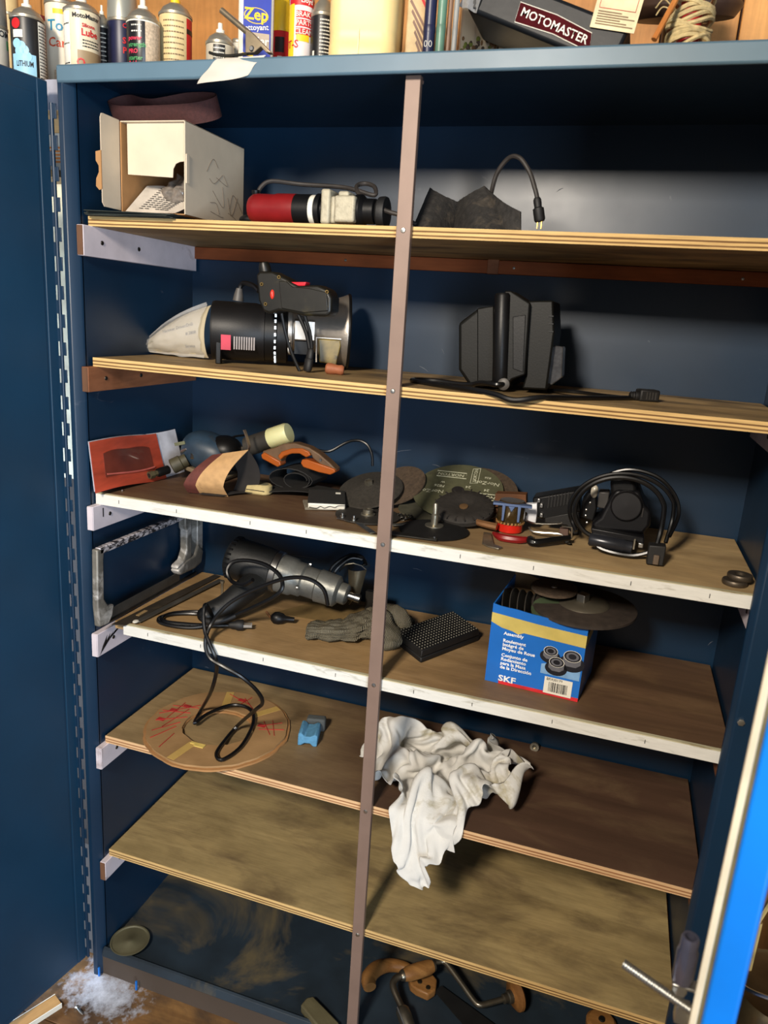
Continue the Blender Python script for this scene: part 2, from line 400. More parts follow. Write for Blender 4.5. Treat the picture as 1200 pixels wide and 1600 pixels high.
for i in range(nk):
    z0 = .02 + i * p; h = p * .48
    cb('hinge_knuckle', MB().box((-.0435, -.0345, z0), (-.0345, -.0325, z0 + h)), blue, .0006, hg)
    cb('hinge_knuckle', MB().box((-.0345, -.0345, z0 + p * .5), (-.0245, -.0325, z0 + p * .5 + h)), blue, .0006, hg)

# right door seen edge-on, its latch gear near the free edge
h2 = V((1.232, -.036, 0)); e2 = V((1.082, -.60, 0)); dr = (e2 - h2).normalized(); rn = V((-dr.y, dr.x, 0))
if rn.x < 0: rn = -rn
def rp(s, n, z): return h2 + dr * s + rn * n + V((0, 0, z))
L2 = (e2 - h2).length
def rbox(s0, s1, n0, n1, z0, z1):
    q = [rp(s, n, z) for z in (z0, z1) for s, n in ((s0, n0), (s1, n0), (s1, n1), (s0, n1))]
    return MB().add(q, [(0,1,2,3),(7,6,5,4),(4,5,1,0),(5,6,2,1),(6,7,3,2),(7,4,0,3)])
rd = cb('right_door', rbox(.0, L2, .0105, .036, .0, 1.835), blue3, .003)
cream = mat('cream_edge', (186, 172, 146), .6, 0, .12, 14, stain=(130, 116, 88), stain_at=.64)
cb('edge_strip', rbox(.01, L2 - .002, .0015, .0075, .0, 1.834), cream, .0012, rd)
cb('edge_seal', rbox(.01, L2 - .004, .0075, .0106, .0, 1.834), mat('seal_olive', (96, 88, 62), .7, 0, .25, 30), .0005, rd)
b0 = rp(L2 - .05, .0, .878)
rod = MB().cyl(b0, b0 - rn * .066 + V((0, 0, .014)), .0042, n=14)
for i in range(26):
    q = b0 + (-rn * .066 + V((0, 0, .014))) * (i / 26); rod.lathe([(.0042, 0), (.0050, .0008), (.0042, .0016)], q, -rn, 12)
cb('threaded_rod', rod, zinc, 0, rd)
c0 = rp(L2 - .05, -.013, .905)
cb('latch_roller', MB().lathe([(.0085, 0), (.0095, .002), (.0095, .034), (.008, .037), (.008, .048), (.0072, .05), (.0052, .05), (.0052, .04), (0, .04)], c0, (-.04, .0, 1), 20), mat('chromed_dark', (120, 120, 140), .25, .8, .2, 30), 0, rd)
cb('roller_bracket', MB().cbox(c0 + V((.006, 0, -.003)), (.028, .012, .003)).cyl(c0 + V((0, 0, -.003)), c0 + V((0, 0, -.014)), .0065, n=6), zinc, .0005, rd)
cb('latch_block', MB().cbox(rp(L2 - .06, -.008, .862), (.013, .012, .02)), zinc, .001, rd)
cb('jamb_bolt', MB().lathe([(.0058, 0), (.0058, .004), (.004, .0045), (0, .0045)], (1.196, -.030, .924), (0, -1, 0), 6), zinc, 0)

# ------------------------------------------------------------------ shelves
w1 = wood('shelf_ply_pale', (190, 156, 104), (138, 108, 68), (84, 68, 48), .6)
w2 = wood('shelf_ply_dusty', (190, 160, 112), (136, 110, 72), (84, 70, 50), .56)
w3 = wood('shelf_ply_stained_left', (196, 168, 122), (158, 130, 90), (92, 68, 50), .5, gradient=(.95, .45))
w4 = wood('shelf_ply_figured', (184, 152, 108), (146, 116, 76), (98, 74, 54), .52, gradient=(.55, 1.0), gs=1.4)
w5 = wood('shelf_ply_dark_right', (172, 148, 108), (132, 110, 76), (84, 62, 48), .5, gradient=(.25, .62))
w6 = wood('shelf_ply_olive', (182, 160, 112), (140, 120, 80), (104, 86, 62), .6)
W6 = {1: w1, 2: w2, 3: w3, 4: w4, 5: w5, 6: w6}
e1 = plyedge('ply_edge_yellow', (208, 174, 116), (112, 82, 50), T)
e2m = plyedge('ply_edge_orange', (214, 176, 132), (150, 104, 70), T)
lab = {1: 'topmost plywood shelf holding the open white carton and red grinder',
       2: 'second plywood shelf from the top, under the black router',
       3: 'white edged wooden shelf crowded with grinding discs and clamps',
       4: 'white edged wooden shelf under the blue bearing carton and drill',
       5: 'plywood shelf under the white rag and cardboard ring',
       6: 'lowest plywood shelf, bare and olive tan'}
for k in range(1, 7):
    x0 = {4: .03}.get(k, .006); x1 = 1.2
    s = thing('wooden_shelf', lab[k], 'shelf', (0, 0, Z[k]), group='shelves of the blue cabinet')
    if k in (3, 4):
        MB().box((x0, .011, -T), (x1, .347, 0)).build('board', W6[k], s, bevel=.001)
        xt = .058 if k == 4 else .002
        ft = MB().box((xt, 0, -.021), (x1, .0015, .0005)).build('front_trim', white_paint, s, bevel=.0006)
        MB().box((xt, .0015, -.021), (x1, .011, .0015)).build('trim_top', beige_paint, s, bevel=.001)
        for i in range(9):
            x = xt + .06 + i * .135 + random.uniform(-.02, .02)
            MB().box((x, -.0003, -.013), (x + .0012, 0, -.006)).build('staple', mark, ft, smooth=0)
    else:
        MB().box((x0, .0012, -T), (x1, .347, 0)).build('board', W6[k], s, bevel=.0008)
        MB().box((x0, 0, -T), (x1, .0012, 0)).build('ply_edge', e1 if k < 3 or k == 6 else e2m, s)
# brown strap screwed down the middle of the shelf fronts
st = thing('vertical_strap', 'long brown metal strap screwed down the middle of the shelves', 'strap', (.6, -.006, .04))
strapm = mat('brown_strap', (128, 106, 94), .5, .15, .1, 12, bump=.05, stain=(92, 70, 60), stain_at=.66)
a = [(.584, 1.834), (.6075, 1.834), (.614, .046), (.5915, .046)]
MB().prism(a, -.012, -.001, 'y').build('strap', strapm, st, world=True, bevel=.0008)
for k in range(1, 7):
    zz = Z[k] - .007; xx = .5955 + (1.834 - zz) * .004
    MB().lathe([(.0044, 0), (.0034, .0014), (0, .0018)], (xx, -.012, zz), (0, -1, 0), 12).build('screw', zinc, st, world=True)
# ------------------------------------------------------------------ on top of the cabinet
TOP = 1.858
dome_m = mat('can_dome_metal', (176, 168, 150), .38, .75, .15, 30)
navy = mat('label_navy', (26, 30, 62), .4, 0, .1); lred = mat('label_red', (196, 30, 34), .45, 0, .08); lblue = mat('label_blue', (40, 60, 160), .4, 0, .08)
lyel = mat('label_yellow', (238, 196, 34), .45, 0, .08); lsky = mat('label_sky', (150, 200, 225), .5, 0, .08); lblk = mat('label_black', (24, 23, 24), .4, 0, .1)
lgreen = mat('label_green', (70, 150, 90), .5); cyan = mat('label_cyan', (40, 140, 180), .5); cream_can = mat('can_cream', (214, 190, 138), .45, 0, .1, 20)
whitep = mat('white_plastic', (232, 226, 210), .4, 0, .04); silver = mat('silver_cap', (172, 172, 160), .35, .5, .08, 14); grey_cap = mat('grey_cap', (120, 118, 112), .4, .3, .1)
speck = mat('speckled_label', (196, 176, 150), .6, 0, .3, 260)
ledge = thing('side_shelf_board', 'wooden board left of the cabinet carrying the leftmost cans', 'board', (-.35, .16, 1.82))
MB().box((-.25, -.15, 0), (.305, .17, .026)).build('board', w1, ledge, bevel=.001)
MB().box((-.26, -.152, -.02), (.306, -.15, .028)).build('edge', mat('grey_edge', (150, 150, 160), .6), ledge)
def textrows(mb, r, a0, a1, z0, z1, rows, step=.0045):
    for k in range(rows):
        z = z1 - (z1 - z0) * (k + .5) / rows; a = a0
        while a < a1 - .02:
            b = min(a1, a + random.uniform(.05, .16)); patch(mb, r, a, b, z - step * .22, z + step * .22, 2); a = b + .035
    return mb
def can(ul, ur, vref, y0, vsh, vtop, label, body, cap=None, nozzle=True, z0=TOP, nozm=None, name='spray_can', capm=None, cat='can'):
    cx = (py(ul, vref, y0).x + py(ur, vref, y0).x) / 2; um = (ul + ur) / 2
    d = (V((cx, y0, 0)) - V((CAM.x, CAM.y, 0))).normalized()
    r = (py(ur, vref, y0) - py(ul, vref, y0)).length / 2 * d.y
    c = V((cx, y0, z0)) + d * 0; zs = py(um, vsh, y0).z; zt = py(um, vtop, y0).z
    root = thing(name, label, cat, c, (0, 0, toward(c)), group='cans on top of the cabinet')
    H = zs - z0
    MB().lathe([(r * .94, 0), (r, .003), (r, H - .001)], n=36).build('body', body, root)
    MB().lathe([(r * 1.0, H - .004), (r * 1.045, H - .003), (r * 1.045, H + .001), (r * .97, H + .0025)], n=36).build('rim', dome_m, root)
    if cap is None:
        h = zt - zs
        MB().lathe([(r * .97, H + .001), (r * .93, H + h * .25), (r * .78, H + h * .62), (r * .5, H + h * .92), (r * .44, H + h), (0, H + h)], n=32).build('dome', dome_m, root)
        if nozzle: MB().lathe([(r * .30, H + h), (r * .30, H + h + .006), (r * .17, H + h + .007), (r * .16, H + h + .016), (0, H + h + .016)], n=16).build('nozzle', nozm or whitep, root)
    else:
        MB().lathe([(r * .99, H), (r * 1.0, H + .002), (r * .95, H + cap - .006), (r * .9, H + cap), (0, H + cap)], n=32).build('cap', capm or silver, root)
    return root, r, H
G = 'cans on top of the cabinet'
def pt(name, r, a0, a1, z0, z1, m, root, off=.0004): return patch(MB(), r + off, a0, a1, z0, z1, 12).build(name, m, root)
# leftmost, on the side board
t, r, H = can(-26, 13, 60, .02, 44, 0, 'grey capped can at the left edge of the picture, pale printed body', mat('can_pale_grey', (196, 190, 176), .4, .2, .08), cap=.06, z0=1.846, capm=grey_cap)
txt('OM', .014, ink, t, wrap=(r + .001, .75, H - .012), bold=.0006); pt('label_dot', r, .95, 1.25, H - .035, H - .02, lgreen, t)
t, r, H = can(-4, 30, 20, .16, 24, 0, 'cream capped can standing behind the leftmost grey can', cream_can, cap=.05, z0=1.846, capm=cream_can)
t, r, H = can(46, 76, 50, .15, 90, 0, 'dark red capped can behind the black lithium can', lblk, cap=.07, z0=1.846, capm=mat('maroon_cap', (110, 36, 36), .45))
t, r, H = can(17, 71, 60, .04, 31, 14, 'black lithium grease can with red round badge and sky blue base', lblk, z0=1.846)
pt('label', r, -1.1, .42, 0, .046, lsky, t); pt('rear_label', r, .62, 1.6, 0, H - .006, label_white, t)
textrows(MB(), r + .0008, .66, 1.4, .005, H - .01, 18).build('small_print', ink, t)
txt('LITHIUM', .0125, ink, t, wrap=(r + .001, -.26, .030), bold=.0004, squeeze=.62)
MB().lathe([(.0085, 0), (0, .0008)], (r * math.sin(-.72), -r * math.cos(.72), H - .014), (math.sin(-.72), -math.cos(.72), 0), 18).build('badge', lred, t)
pt('badge_text', r, -.95, -.30, H - .036, H - .024, label_white, t, .0006)
bb = MB()
for a, z in ((-.7, .062), (-.42, .058), (-.55, .05), (-.25, .052), (-.1, .042)): bb.lathe([(.008, 0), (0, .0006)], ((r + .0003) * math.sin(a), -(r + .0003) * math.cos(a), z), (math.sin(a), -math.cos(a), 0), 14)
bb.build('bubble', lsky, t)
# on the cabinet itself
t, r, H = can(72, 124, 60, .13, 9, -2, 'white top care can with blue and orange lettering and yellow band', mat('can_white', (228, 218, 196), .4, 0, .05), z0=1.858)
pt('band', r, -.55, .15, H - .022, H - .014, lyel, t); txt('Top', .026, cyan, t, wrap=(r + .001, -.22, H - .042), bold=.0008); txt('Care', .022, mat('label_orange', (210, 84, 50), .5), t, wrap=(r + .001, -.18, H - .070), bold=.0006)
pt('picture', r, -.6, .0, .006, .034, speck, t)
t, r, H = can(101, 157, 60, .05, 20, 6, 'cream silicone lube can with black brand name and red lettering', mat('can_cream_light', (222, 208, 176), .4, 0, .06))
pt('rear_label', r, -1.5, -.72, 0, H - .006, label_white, t); textrows(MB(), r + .0008, -1.35, -.78, .004, H - .01, 3).build('small_print', ink, t)
txt('MotoMaster', .010, ink, t, wrap=(r + .001, .28, H - .013), bold=.0006); txt('Silicone', .008, lred, t, wrap=(r + .001, .36, H - .027), bold=.0006, squeeze=.9)
txt('Lube', .015, lred, t, wrap=(r + .001, .42, H - .038), bold=.001); pt('tan_band', r, -.3, 1.35, .0, .040, mat('can_tan', (150, 128, 96), .5, 0, .1), t, .0003)  # plain tan band round the lower front of the can
textrows(MB(), r + .0008, .0, 1.0, .044, .058, 3).build('small_print', ink, t); txt('Q', .018, lred, t, wrap=(r + .001, -.12, .02), bold=.001)
t, r, H = can(149, 171, 60, .12, 42, 24, 'thin dark can behind the silicone lube can, white nozzle', lblk)
textrows(MB(), r + .0006, -.4, .5, .01, H - .01, 12).build('small_print', label_white, t)
t, r, H = can(168, 216, 60, .13, 36, 0, 'navy spray paint can with a tall silver cap and red lettering', navy, cap=.046)
txt('Color', .010, lred, t, wrap=(r + .001, .0, H - .012), bold=.0006, align='LEFT'); txt('SPRAY', .014, lred, t, wrap=(r + .001, -.02, H - .036), bold=.0008, align='LEFT'); txt('PAINT', .014, lred, t, wrap=(r + .001, -.02, H - .052), bold=.0008, align='LEFT')
pt('base_label', r, -.12, 1.2, .0, .024, mat('label_pink', (214, 176, 150), .5), t)
t, r, H = can(198, 250, 60, .05, 35, 17, 'black and speckled tan can with pink and green lettering', mat('can_black_gloss', (30, 29, 30), .3))
pt('rear_label', r, .12, 1.6, 0, H - .006, speck, t); pt('ring', r, -1.6, 1.6, H - .006, H, label_white, t)
pinkl = mat('label_pinkred', (220, 50, 80), .5)
for s, zz, mm in (('power', H - .032, pinkl), ('strength', H - .042, lgreen), ('PRO', H - .052, pinkl), ('starter', H - .062, lgreen), ('fluid', H - .070, pinkl)): txt(s, .0095, mm, t, wrap=(r + .001, -.98, zz), align='LEFT', bold=.0005)
txt('AFTER', .012, label_white, t, wrap=(r + .001, -.98, .012), align='LEFT', bold=.0008)
textrows(MB(), r + .0007, -.75, -.1, H - .026, H - .008, 2).build('small_print', label_white, t)
t, r, H = can(249, 300, 60, .10, 26, 8, 'yellowed beige can with a red side panel and yellow nozzle', cream_can, nozm=lyel)
pt('side_panel', r, .72, 1.57, 0, H - .006, lred, t); pt('stripe', r, .72, 1.57, H - .03, H - .022, lblk, t, .0007)
textrows(MB(), r + .0007, -.8, .5, .006, H - .01, 11).build('small_print', mat('faded_ink', (120, 96, 64), .6), t); txt('S', .03, cream_can, t, wrap=(r + .0012, 1.1, .03), bold=.001)
t, r, H = can(322, 366, 80, .05, 70, 54, 'short stubby gas cartridge with grey dome beside the spring clamp', mat('can_short', (190, 180, 160), .45, 0, .1))
pt('label', r, -.5, .35, .004, H - .006, lblk, t); textrows(MB(), r + .0008, -.45, .3, .006, H - .008, 5).build('small_print', label_white, t); pt('red_mark', r, -1.2, -.6, 0, .008, lred, t)
t, r, H = can(362, 384, 80, .10, 66, 63, 'tiny pale canister between gas cartridge and blue label bottle', mat('can_tiny', (210, 204, 190), .5), nozzle=False)
# wax stripper bottle
c = V((py(400, 50, .10).x, .10, TOP)); rz = toward(c); t = thing('cleaner_bottle', 'white plastic cleaner bottle with deep blue and yellow label', 'bottle', c, (0, 0, rz))
hw = (py(427, 50, .1) - py(372, 50, .1)).length / 2 * .88
MB().prism([(-hw, -.018), (-hw + .006, -.024), (hw - .006, -.024), (hw, -.018), (hw, .02), (-hw, .02)], 0, .155).build('body', whitep, t, bevel=.003)
MB().lathe([(.02, .155), (.014, .175), (.014, .2), (0, .2)]).build('neck', whitep, t)
MB().box((-hw + .008, -.0246, .012), (hw - .005, -.0240, .150)).build('label', lblue, t); F = -.0252
MB().prism([(.02 * math.cos(i * PI / 10), .097 + .012 * math.sin(i * PI / 10)) for i in range(20)], F + .0003, F + .0005, 'y').build('oval', lyel, t)
MB().prism([(.0185 * math.cos(i * PI / 10), .097 + .0108 * math.sin(i * PI / 10)) for i in range(20)], F - .0001, F + .0003, 'y').build('oval_field', lblue, t)
txt('Zep', .024, lyel, t, (0, F - .0006, .098), (1, 0, 0), (0, 0, 1), bold=.001)
txt('nettoyant', .0115, label_white, t, (-.002, F - .0004, .079), (1, 0, .12), (-.1, 0, 1), bold=.0004)
MB().box((-.012, F, .048), (.022, F + .0004, .072)).build('torn_patch', mat('torn_paper', (176, 160, 140), .7), t)
txt('acier', .018, label_white, t, (.004, F - .0006, .060), (1, 0, 0), (0, 0, 1), bold=.0006)
for i in range(4): MB().box((-.022, F, .036 - i * .0075), (-.004 - .002 * (i % 2), F + .0004, .0405 - i * .0075)).build('label_bar', lyel, t)
MB().box((.008, F, .032), (.022, F + .0004, .037)).build('label_bar', lyel, t)
# red bottle with yellow cap
c = V((py(440, 50, .17).x, .17, TOP)); t = thing('red_bottle', 'slim red bottle with a yellow cap beside the blue label bottle', 'bottle', c, (0, 0, toward(c)))
MB().lathe([(.018, 0), (.0195, .004), (.0195, .098), (.018, .102)]).build('body', lred, t); MB().lathe([(.0195, .1), (.0205, .104), (.019, .14), (.012, .165), (0, .165)]).build('cap', lyel, t)
pt('label', .0195, -.6, .25, .066, .09, lblk, t); txt('F', .02, label_white, t, wrap=(.0203, -.15, .052), bold=.001); pt('label', .0195, -.6, .25, .03, .042, lyel, t)
t, r, H = can(452, 490, 40, .09, 0, -8, 'white and red brake parts cleaner can with yellow side panel', mat('can_white_red', (226, 214, 208), .4, 0, .05), z0=TOP)
pt('side', r, -1.5, -.62, 0, H - .012, lyel, t); pt('banner', r, -1.2, 1.4, H - .014, H - .002, lred, t)
txt('Lloyd', .010, label_white, t, wrap=(r + .001, .45, H - .007), bold=.0004)
for i, s in enumerate(('BRAKE', 'PARTS', 'CLEAN')): pt('word_bar', r, -.45, .95, H - .032 - i * .0125, H - .0215 - i * .0125, lred, t); txt(s, .0105, label_white, t, wrap=(r + .001, .25, H - .027 - i * .0125), bold=.0002)
pt('label', r, -.4, .7, H - .066, H - .056, lyel, t); pt('wheel', r, -.5, .55, .0, .02, lblk, t)
txt('LIT-S', .016, lred, t, wrap=(r + .001, -1.0, .05), bold=.0006)
t, r, H = can(486, 524, 40, .09, 26, 2, 'black can with dense white print beside the cream jug', lblk)
textrows(MB(), r + .0007, -.25, 1.2, .004, H - .008, 16).build('small_print', label_white, t); pt('mark', r, -.9, -.7, .03, .04, label_white, t)
# cream jug
jm = mat('jug_plastic', (232, 204, 142), .45, 0, .05, 8, sub=.25)
c = V((py(572, 50, .07).x, .075, TOP)); t = thing('plastic_jug', 'large cream plastic jug with rounded corners on the cabinet top', 'jug', c, (0, 0, .18))
def rr(hx_, hy_, rad, n=6):
    P = []
    for cx_, cy_, a0 in ((hx_ - rad, -hy_ + rad, -PI / 2), (hx_ - rad, hy_ - rad, 0), (-hx_ + rad, hy_ - rad, PI / 2), (-hx_ + rad, -hy_ + rad, PI)):
        P += [(cx_ + rad * math.cos(a0 + i * PI / 2 / n), cy_ + rad * math.sin(a0 + i * PI / 2 / n)) for i in range(n + 1)]
    return P
def loft(mb, rings):
    n = len(rings[0][0]); vs = []; fs = []
    for P, z in rings: vs += [(p[0], p[1], z) for p in P]
    for j in range(len(rings) - 1):
        for i in range(n): fs.append((j * n + i, j * n + (i + 1) % n, (j + 1) * n + (i + 1) % n, (j + 1) * n + i))
    fs += [tuple(range(n - 1, -1, -1)), tuple((len(rings) - 1) * n + i for i in range(n))]; return mb.add(vs, fs)
loft(MB(), [(rr(.046, .05, .02), 0), (rr(.051, .055, .022), .004), (rr(.053, .057, .022), .012), (rr(.053, .057, .022), .030), (rr(.0522, .0562, .022), .032), (rr(.0522, .0562, .022), .05), (rr(.053, .057, .022), .052), (rr(.053, .057, .022), .16), (rr(.04, .045, .022), .2)]).build('body', jm, t, bevel=0)
MB().box((-.004, -.0585, .006), (-.002, -.056, .05)).build('mould_seam', jm, t); MB().lathe([(.02, .2), (.02, .22), (0, .22)]).build('neck', jm, t)
c = V((py(641, 50, .06).x + .007, .08, TOP)); t = thing('printed_bag', 'clear bag of tan papers with diagonal print beside the jug', 'bag', c, (0, 0, .3))
MB().box((-.019, -.012, 0), (.017, .05, .16)).build('papers', mat('tan_paper', (196, 168, 124), .6, 0, .2, 60), t, bevel=.003)
g = MB()
for i in range(7): g.prism([(-.016 + i * .003, .10 - i * .014), (-.014 + i * .003, .104 - i * .014), (.014, .062 - i * .012), (.013, .058 - i * .012)], -.0126, -.0122, 'y')
g.build('diagonal_print', mat('print_brown', (126, 96, 80), .6), t); g = MB().prism([(-.006, .115), (-.002, .118), (.012, .092), (.010, .089)], -.0127, -.0122, 'y'); g.build('red_print', lred, t)
def tubething(u0, u1, y, label, m, h=.16, n=20):
    a, b = py(u0, 40, y), py(u1, 40, y); c = V(((a.x + b.x) / 2, y, TOP)); t = thing('tube', label, 'tube', c, (0, 0, toward(c)))
    r = (b - a).length / 2 * .93; MB().lathe([(r * .9, 0), (r, .003), (r, h), (0, h)], n=n).build('body', m, t); MB().lathe([(r * 1.02, .05), (r * 1.06, .052), (r * 1.06, .058), (r * 1.02, .06)], n=n).build('ring', m, t); return t, r
t, r = tubething(662, 681, .05, 'dark navy tube with small ring emblem beside the clear bag', navy)
g = MB(); 
for a in (-.5, .3): g.tube([((r + .0003) * math.sin(a + .25 * math.cos(q * PI / 4)), -(r + .0003) * math.cos(a + .25 * math.cos(q * PI / 4)), .034 + .004 * math.sin(q * PI / 4)) for q in range(8)], .0005, 5, True, 2)
g.build('emblem', label_white, t)
tubething(682, 697, .05, 'slim green plastic tube beside the navy tube', mat('tube_green', (92, 128, 108), .4)); tubething(698, 706, .06, 'thin brown rod standing beside the green tube', mat('rod_brown', (120, 92, 72), .5)); tubething(707, 716, .06, 'thin grey rod standing beside the pebble tub', mat('rod_grey', (140, 140, 136), .5))
c = V((py(744, 50, .21).x, .24, TOP)); t = thing('pebble_tub', 'hazy tan tub with brown pebbles and moss at the bottom', 'tub', c, (0, 0, .3))
MB().box((-.036, -.03, .0), (.034, .03, .19)).build('tub', mat('hazy_tub', (190, 176, 150), .3, 0, .06, 10, coat=.5), t, bevel=.004)
peb = [mat('pebble_brown', (120, 88, 52), .6, 0, .3, 90), mat('moss_green', (110, 120, 48), .8, 0, .3, 90), mat('pebble_dark', (70, 54, 40), .6)]
for i in range(26): MB().ell((random.uniform(-.033, .031), -.0305, random.uniform(.072, .094)), (random.uniform(.002, .004), .0014, random.uniform(.002, .005)), 8, 5).build('pebble', peb[(0 if i < 12 else 1) if i % 3 else 2], t)
c = V((py(824, 60, .21).x, .245, TOP)); t = thing('white_box', 'plain cream white box under the black plastic package', 'box', c, (0, 0, .1))
MB().box((-.050, -.035, 0), (.055, .05, .112)).build('body', mat('box_cream', (206, 190, 160), .6), t, bevel=.002); MB().box((-.051, -.036, .100), (.056, .051, .116)).build('lid', mat('box_cream', (206, 190, 160), .6), t, bevel=.002)
# black plastic wrapped package, leaning
film = mat('black_film', (22, 25, 29), .42, 0, .3, 10, bump=.25, bscale=18, spec=.25)
A_, B_ = py(728, 14, .07), py(868, 71, .07); dv = (B_ - A_); o = A_ + dv * ((1.8592 - A_.z) / dv.z); pa_ = math.atan2(-dv.z, dv.x); pl = (o - A_).length
q_ = py(968, 33, .07) - A_; ph_ = abs(q_.x * math.sin(pa_) + q_.z * math.cos(pa_))
t = thing('wrapped_package', 'black shrink wrapped package leaning on the box, slanted lettering', 'package', (o.x, .07, o.z), (0, pa_, 0))
PK = pl - .15
MB().box((-pl, .0, .0), (-.002, .13, ph_)).build('pack', film, t, bevel=.006, seg=3)
MB().sheet(lambda u, v: (-pl - .012 + .03 * u, -.002 + .004 * math.sin(u * 9 + v * 7), .0 + v * ph_), 8, 10, .0008).build('film_end', mat('clear_film', (150, 150, 150), .15, 0, .2, 30, bump=.6, bscale=60, alpha=.7), t)
cx_ = -pl + .137; bp_ = [(cx_ + -0.062, 0.034), (cx_ + -0.003, 0.036), (cx_ + 0.056, 0.031), (cx_ + 0.064, 0.008), (cx_ + 0.003, 0.012), (cx_ + -0.058, 0.008)]
MB().prism(bp_, -.0015, -.0003, 'y').build('brand_plate', mat('plate_maroon', (70, 14, 20), .8, spec=.1), t)
MB().tube([(a, -.001, b) for a, b in bp_], .0009, 5, True, 1).build('brand_border', label_white, t)
txt('MOTOMASTER', .0165, label_white, t, (cx_, -.0020, .0215), (1, 0, -.03), (0, 0, 1), bold=.0004)
c = py(962, 34, .068)
t = thing('printed_card', 'cream printed card with red frame tucked on the black package', 'card', (c.x, .0655, c.z), (0, math.radians(10), .0))
MB().box((-.034, .0, -.012), (.030, .0012, .07)).build('card', mat('card_cream', (226, 210, 168), .6), t)
g = MB().tube([(-.028, -.0003, .014), (.024, -.0003, .014), (.024, -.0003, .06), (-.028, -.0003, .06)], .0006, 4, True, 1); g.build('red_frame', lred, t)
g = MB()
for i in range(6): g.box((-.028, -.0005, .009 - i * .0032), (.006 + .01 * (i % 3), 0, .0105 - i * .0032))
g.build('small_print', mat('faded_ink', (120, 96, 64), .6), t)
# twine, stick, reel
twm = mat('twine', (196, 176, 128), .9, 0, .25, 120, bump=.6, bscale=400)
a, b = py(1032, 40, .05), py(1110, 40, .05); c = V(((a.x + b.x) / 2 + .006, .06, TOP)); t = thing('twine_spool', 'ball of pale twine wound on a red core', 'twine', c)
rad = (b.x - a.x) / 2 * .92
MB().lathe([(rad * .5, 0), (rad * .5, .10), (0, .10)]).build('core', lred, t)
MB().lathe([(rad * 1.02, 0), (rad * .95, .014), (rad * .5, .016)], a0=-2.6, a1=-1.75, n=10).build('paper_band', lred, t)
for i in range(16):
    z = .006 + i * .0052; tl = random.uniform(-.008, .008); pp = []
    for q in range(14):
        aa = q * 2 * PI / 14; r_ = rad * (.93 + random.uniform(-.03, .05)); pp.append((r_ * math.cos(aa), r_ * math.sin(aa), z + tl * math.cos(aa) + .004 * math.sin(2 * aa + i)))
    MB().tube(pp, .0031, 6, True, 3).build('strand', twm, t)
g = MB().tube([(-rad * .9, -.012, .07), (-rad * 1.3, -.016, .078), (-rad * 1.6, -.01, .07)], .001, 5).tube([(-rad * .9, -.012, .066), (-rad * 1.3, -.012, .07), (-rad * 1.55, -.012, .06)], .001, 5); g.build('loose_end', twm, t)
p0, p1 = py(1022, 62, .0), py(1062, -12, .02); solo('wooden_stick', 'thin orange wooden stick leaning against the twine', 'stick', MB().cyl(p0, p1, .0042, n=8), wood('stick_wood', (214, 140, 70), (170, 100, 46), along='z'), p0)
c = py(1072, 8, .24); t = thing('cable_reel', 'dark flat reel lying behind the twine', 'reel', (c.x, .24, c.z - .002), (.25, 0, 0))
MB().lathe([(.012, -.02), (.075, -.018), (.085, -.004), (.085, .0), (.075, .012), (0, .014)], n=32).build('flange', mat('reel_brown', (58, 40, 30), .5), t); MB().lathe([(.04, .012), (.04, .05), (0, .05)]).build('hub', black, t)
MB().lathe([(.03, 1.8585 - c.z + .002), (.03, -.018)]).build('stand', mat('reel_brown', (58, 40, 30), .5), t)
# paper and spring clamp on the lip
pp = [py(307, 131, -.040), py(415, 86, -.034)]
t = thing('paper_slip', 'crumpled white paper slip draped over the cabinet lip', 'paper', (py(360, 105, -.036).x, -.033, 1.84))
A, B_, C_, D_ = py(308, 131, -.042), py(385, 116, -.038), py(416, 86, -.028), py(340, 92, -.034)
MB().sheet(lambda u, v: (A * (1 - u) + B_ * u) * (1 - v) * 1. + (D_ * (1 - u) + C_ * u) * v + V((0, -.004 * math.sin(u * 5) * (1 - v) - .0015 * math.sin(9 * v + 4 * u), -.006 * math.sin(PI * u) * (1 - v) * .6 + .003 * math.sin(PI * v))), 14, 10, .0004).build('sheet', mat('white_paper', (198, 190, 178), .7, 0, .05, 30), t, world=True)
cm = mat('clamp_steel', (168, 152, 126), .35, .85, .2, 40)
t = thing('spring_clamp', 'bare steel spring clamp with one raised arm on the lip', 'clamp', (py(395, 85, -.005).x, -.005, 1.862))
def strapseg(p, q, wd, th=.0016):
    p, q = V(p), V(q); d = (q - p).normalized(); s = d.cross(V((0, -1, 0))).normalized() * wd / 2; n = V((0, th, 0))
    return MB().add([p - s - n, p + s - n, q + s - n, q - s - n, p - s + n, p + s + n, q + s + n, q - s + n], [(0,1,2,3),(7,6,5,4),(4,5,1,0),(5,6,2,1),(6,7,3,2),(7,4,0,3)])
Yc = -.012
g = MB(); q0, q1, q2 = py(346, 16, Yc), py(392, 55, Yc), py(424, 84, Yc)
g.tube([q0, q1], .0045, 10, False, 1); g.build('arm', cm, t, world=True)
MB().prism([tuple(V((p.x, p.z))) for p in (py(386, 46, Yc), py(396, 52, Yc), py(426, 84, Yc), py(418, 84, Yc), py(410, 75, Yc), py(400, 84, Yc), py(386, 85, Yc))], Yc - .006, Yc + .006, 'y').build('jaw_plate', cm, t, world=True, bevel=.001)
MB().lathe([(.0045, 0), (.003, .002), (0, .002)], py(396, 78, Yc) + V((0, -.006, 0)), (0, -1, 0), 12).build('rivet', steel, t, world=True)
MB().tube([py(388, 84, Yc), py(360, 87, Yc), py(340, 86, Yc), py(327, 82, Yc)], .0022, 6).build('lower_arm', dark_iron, t, world=True)
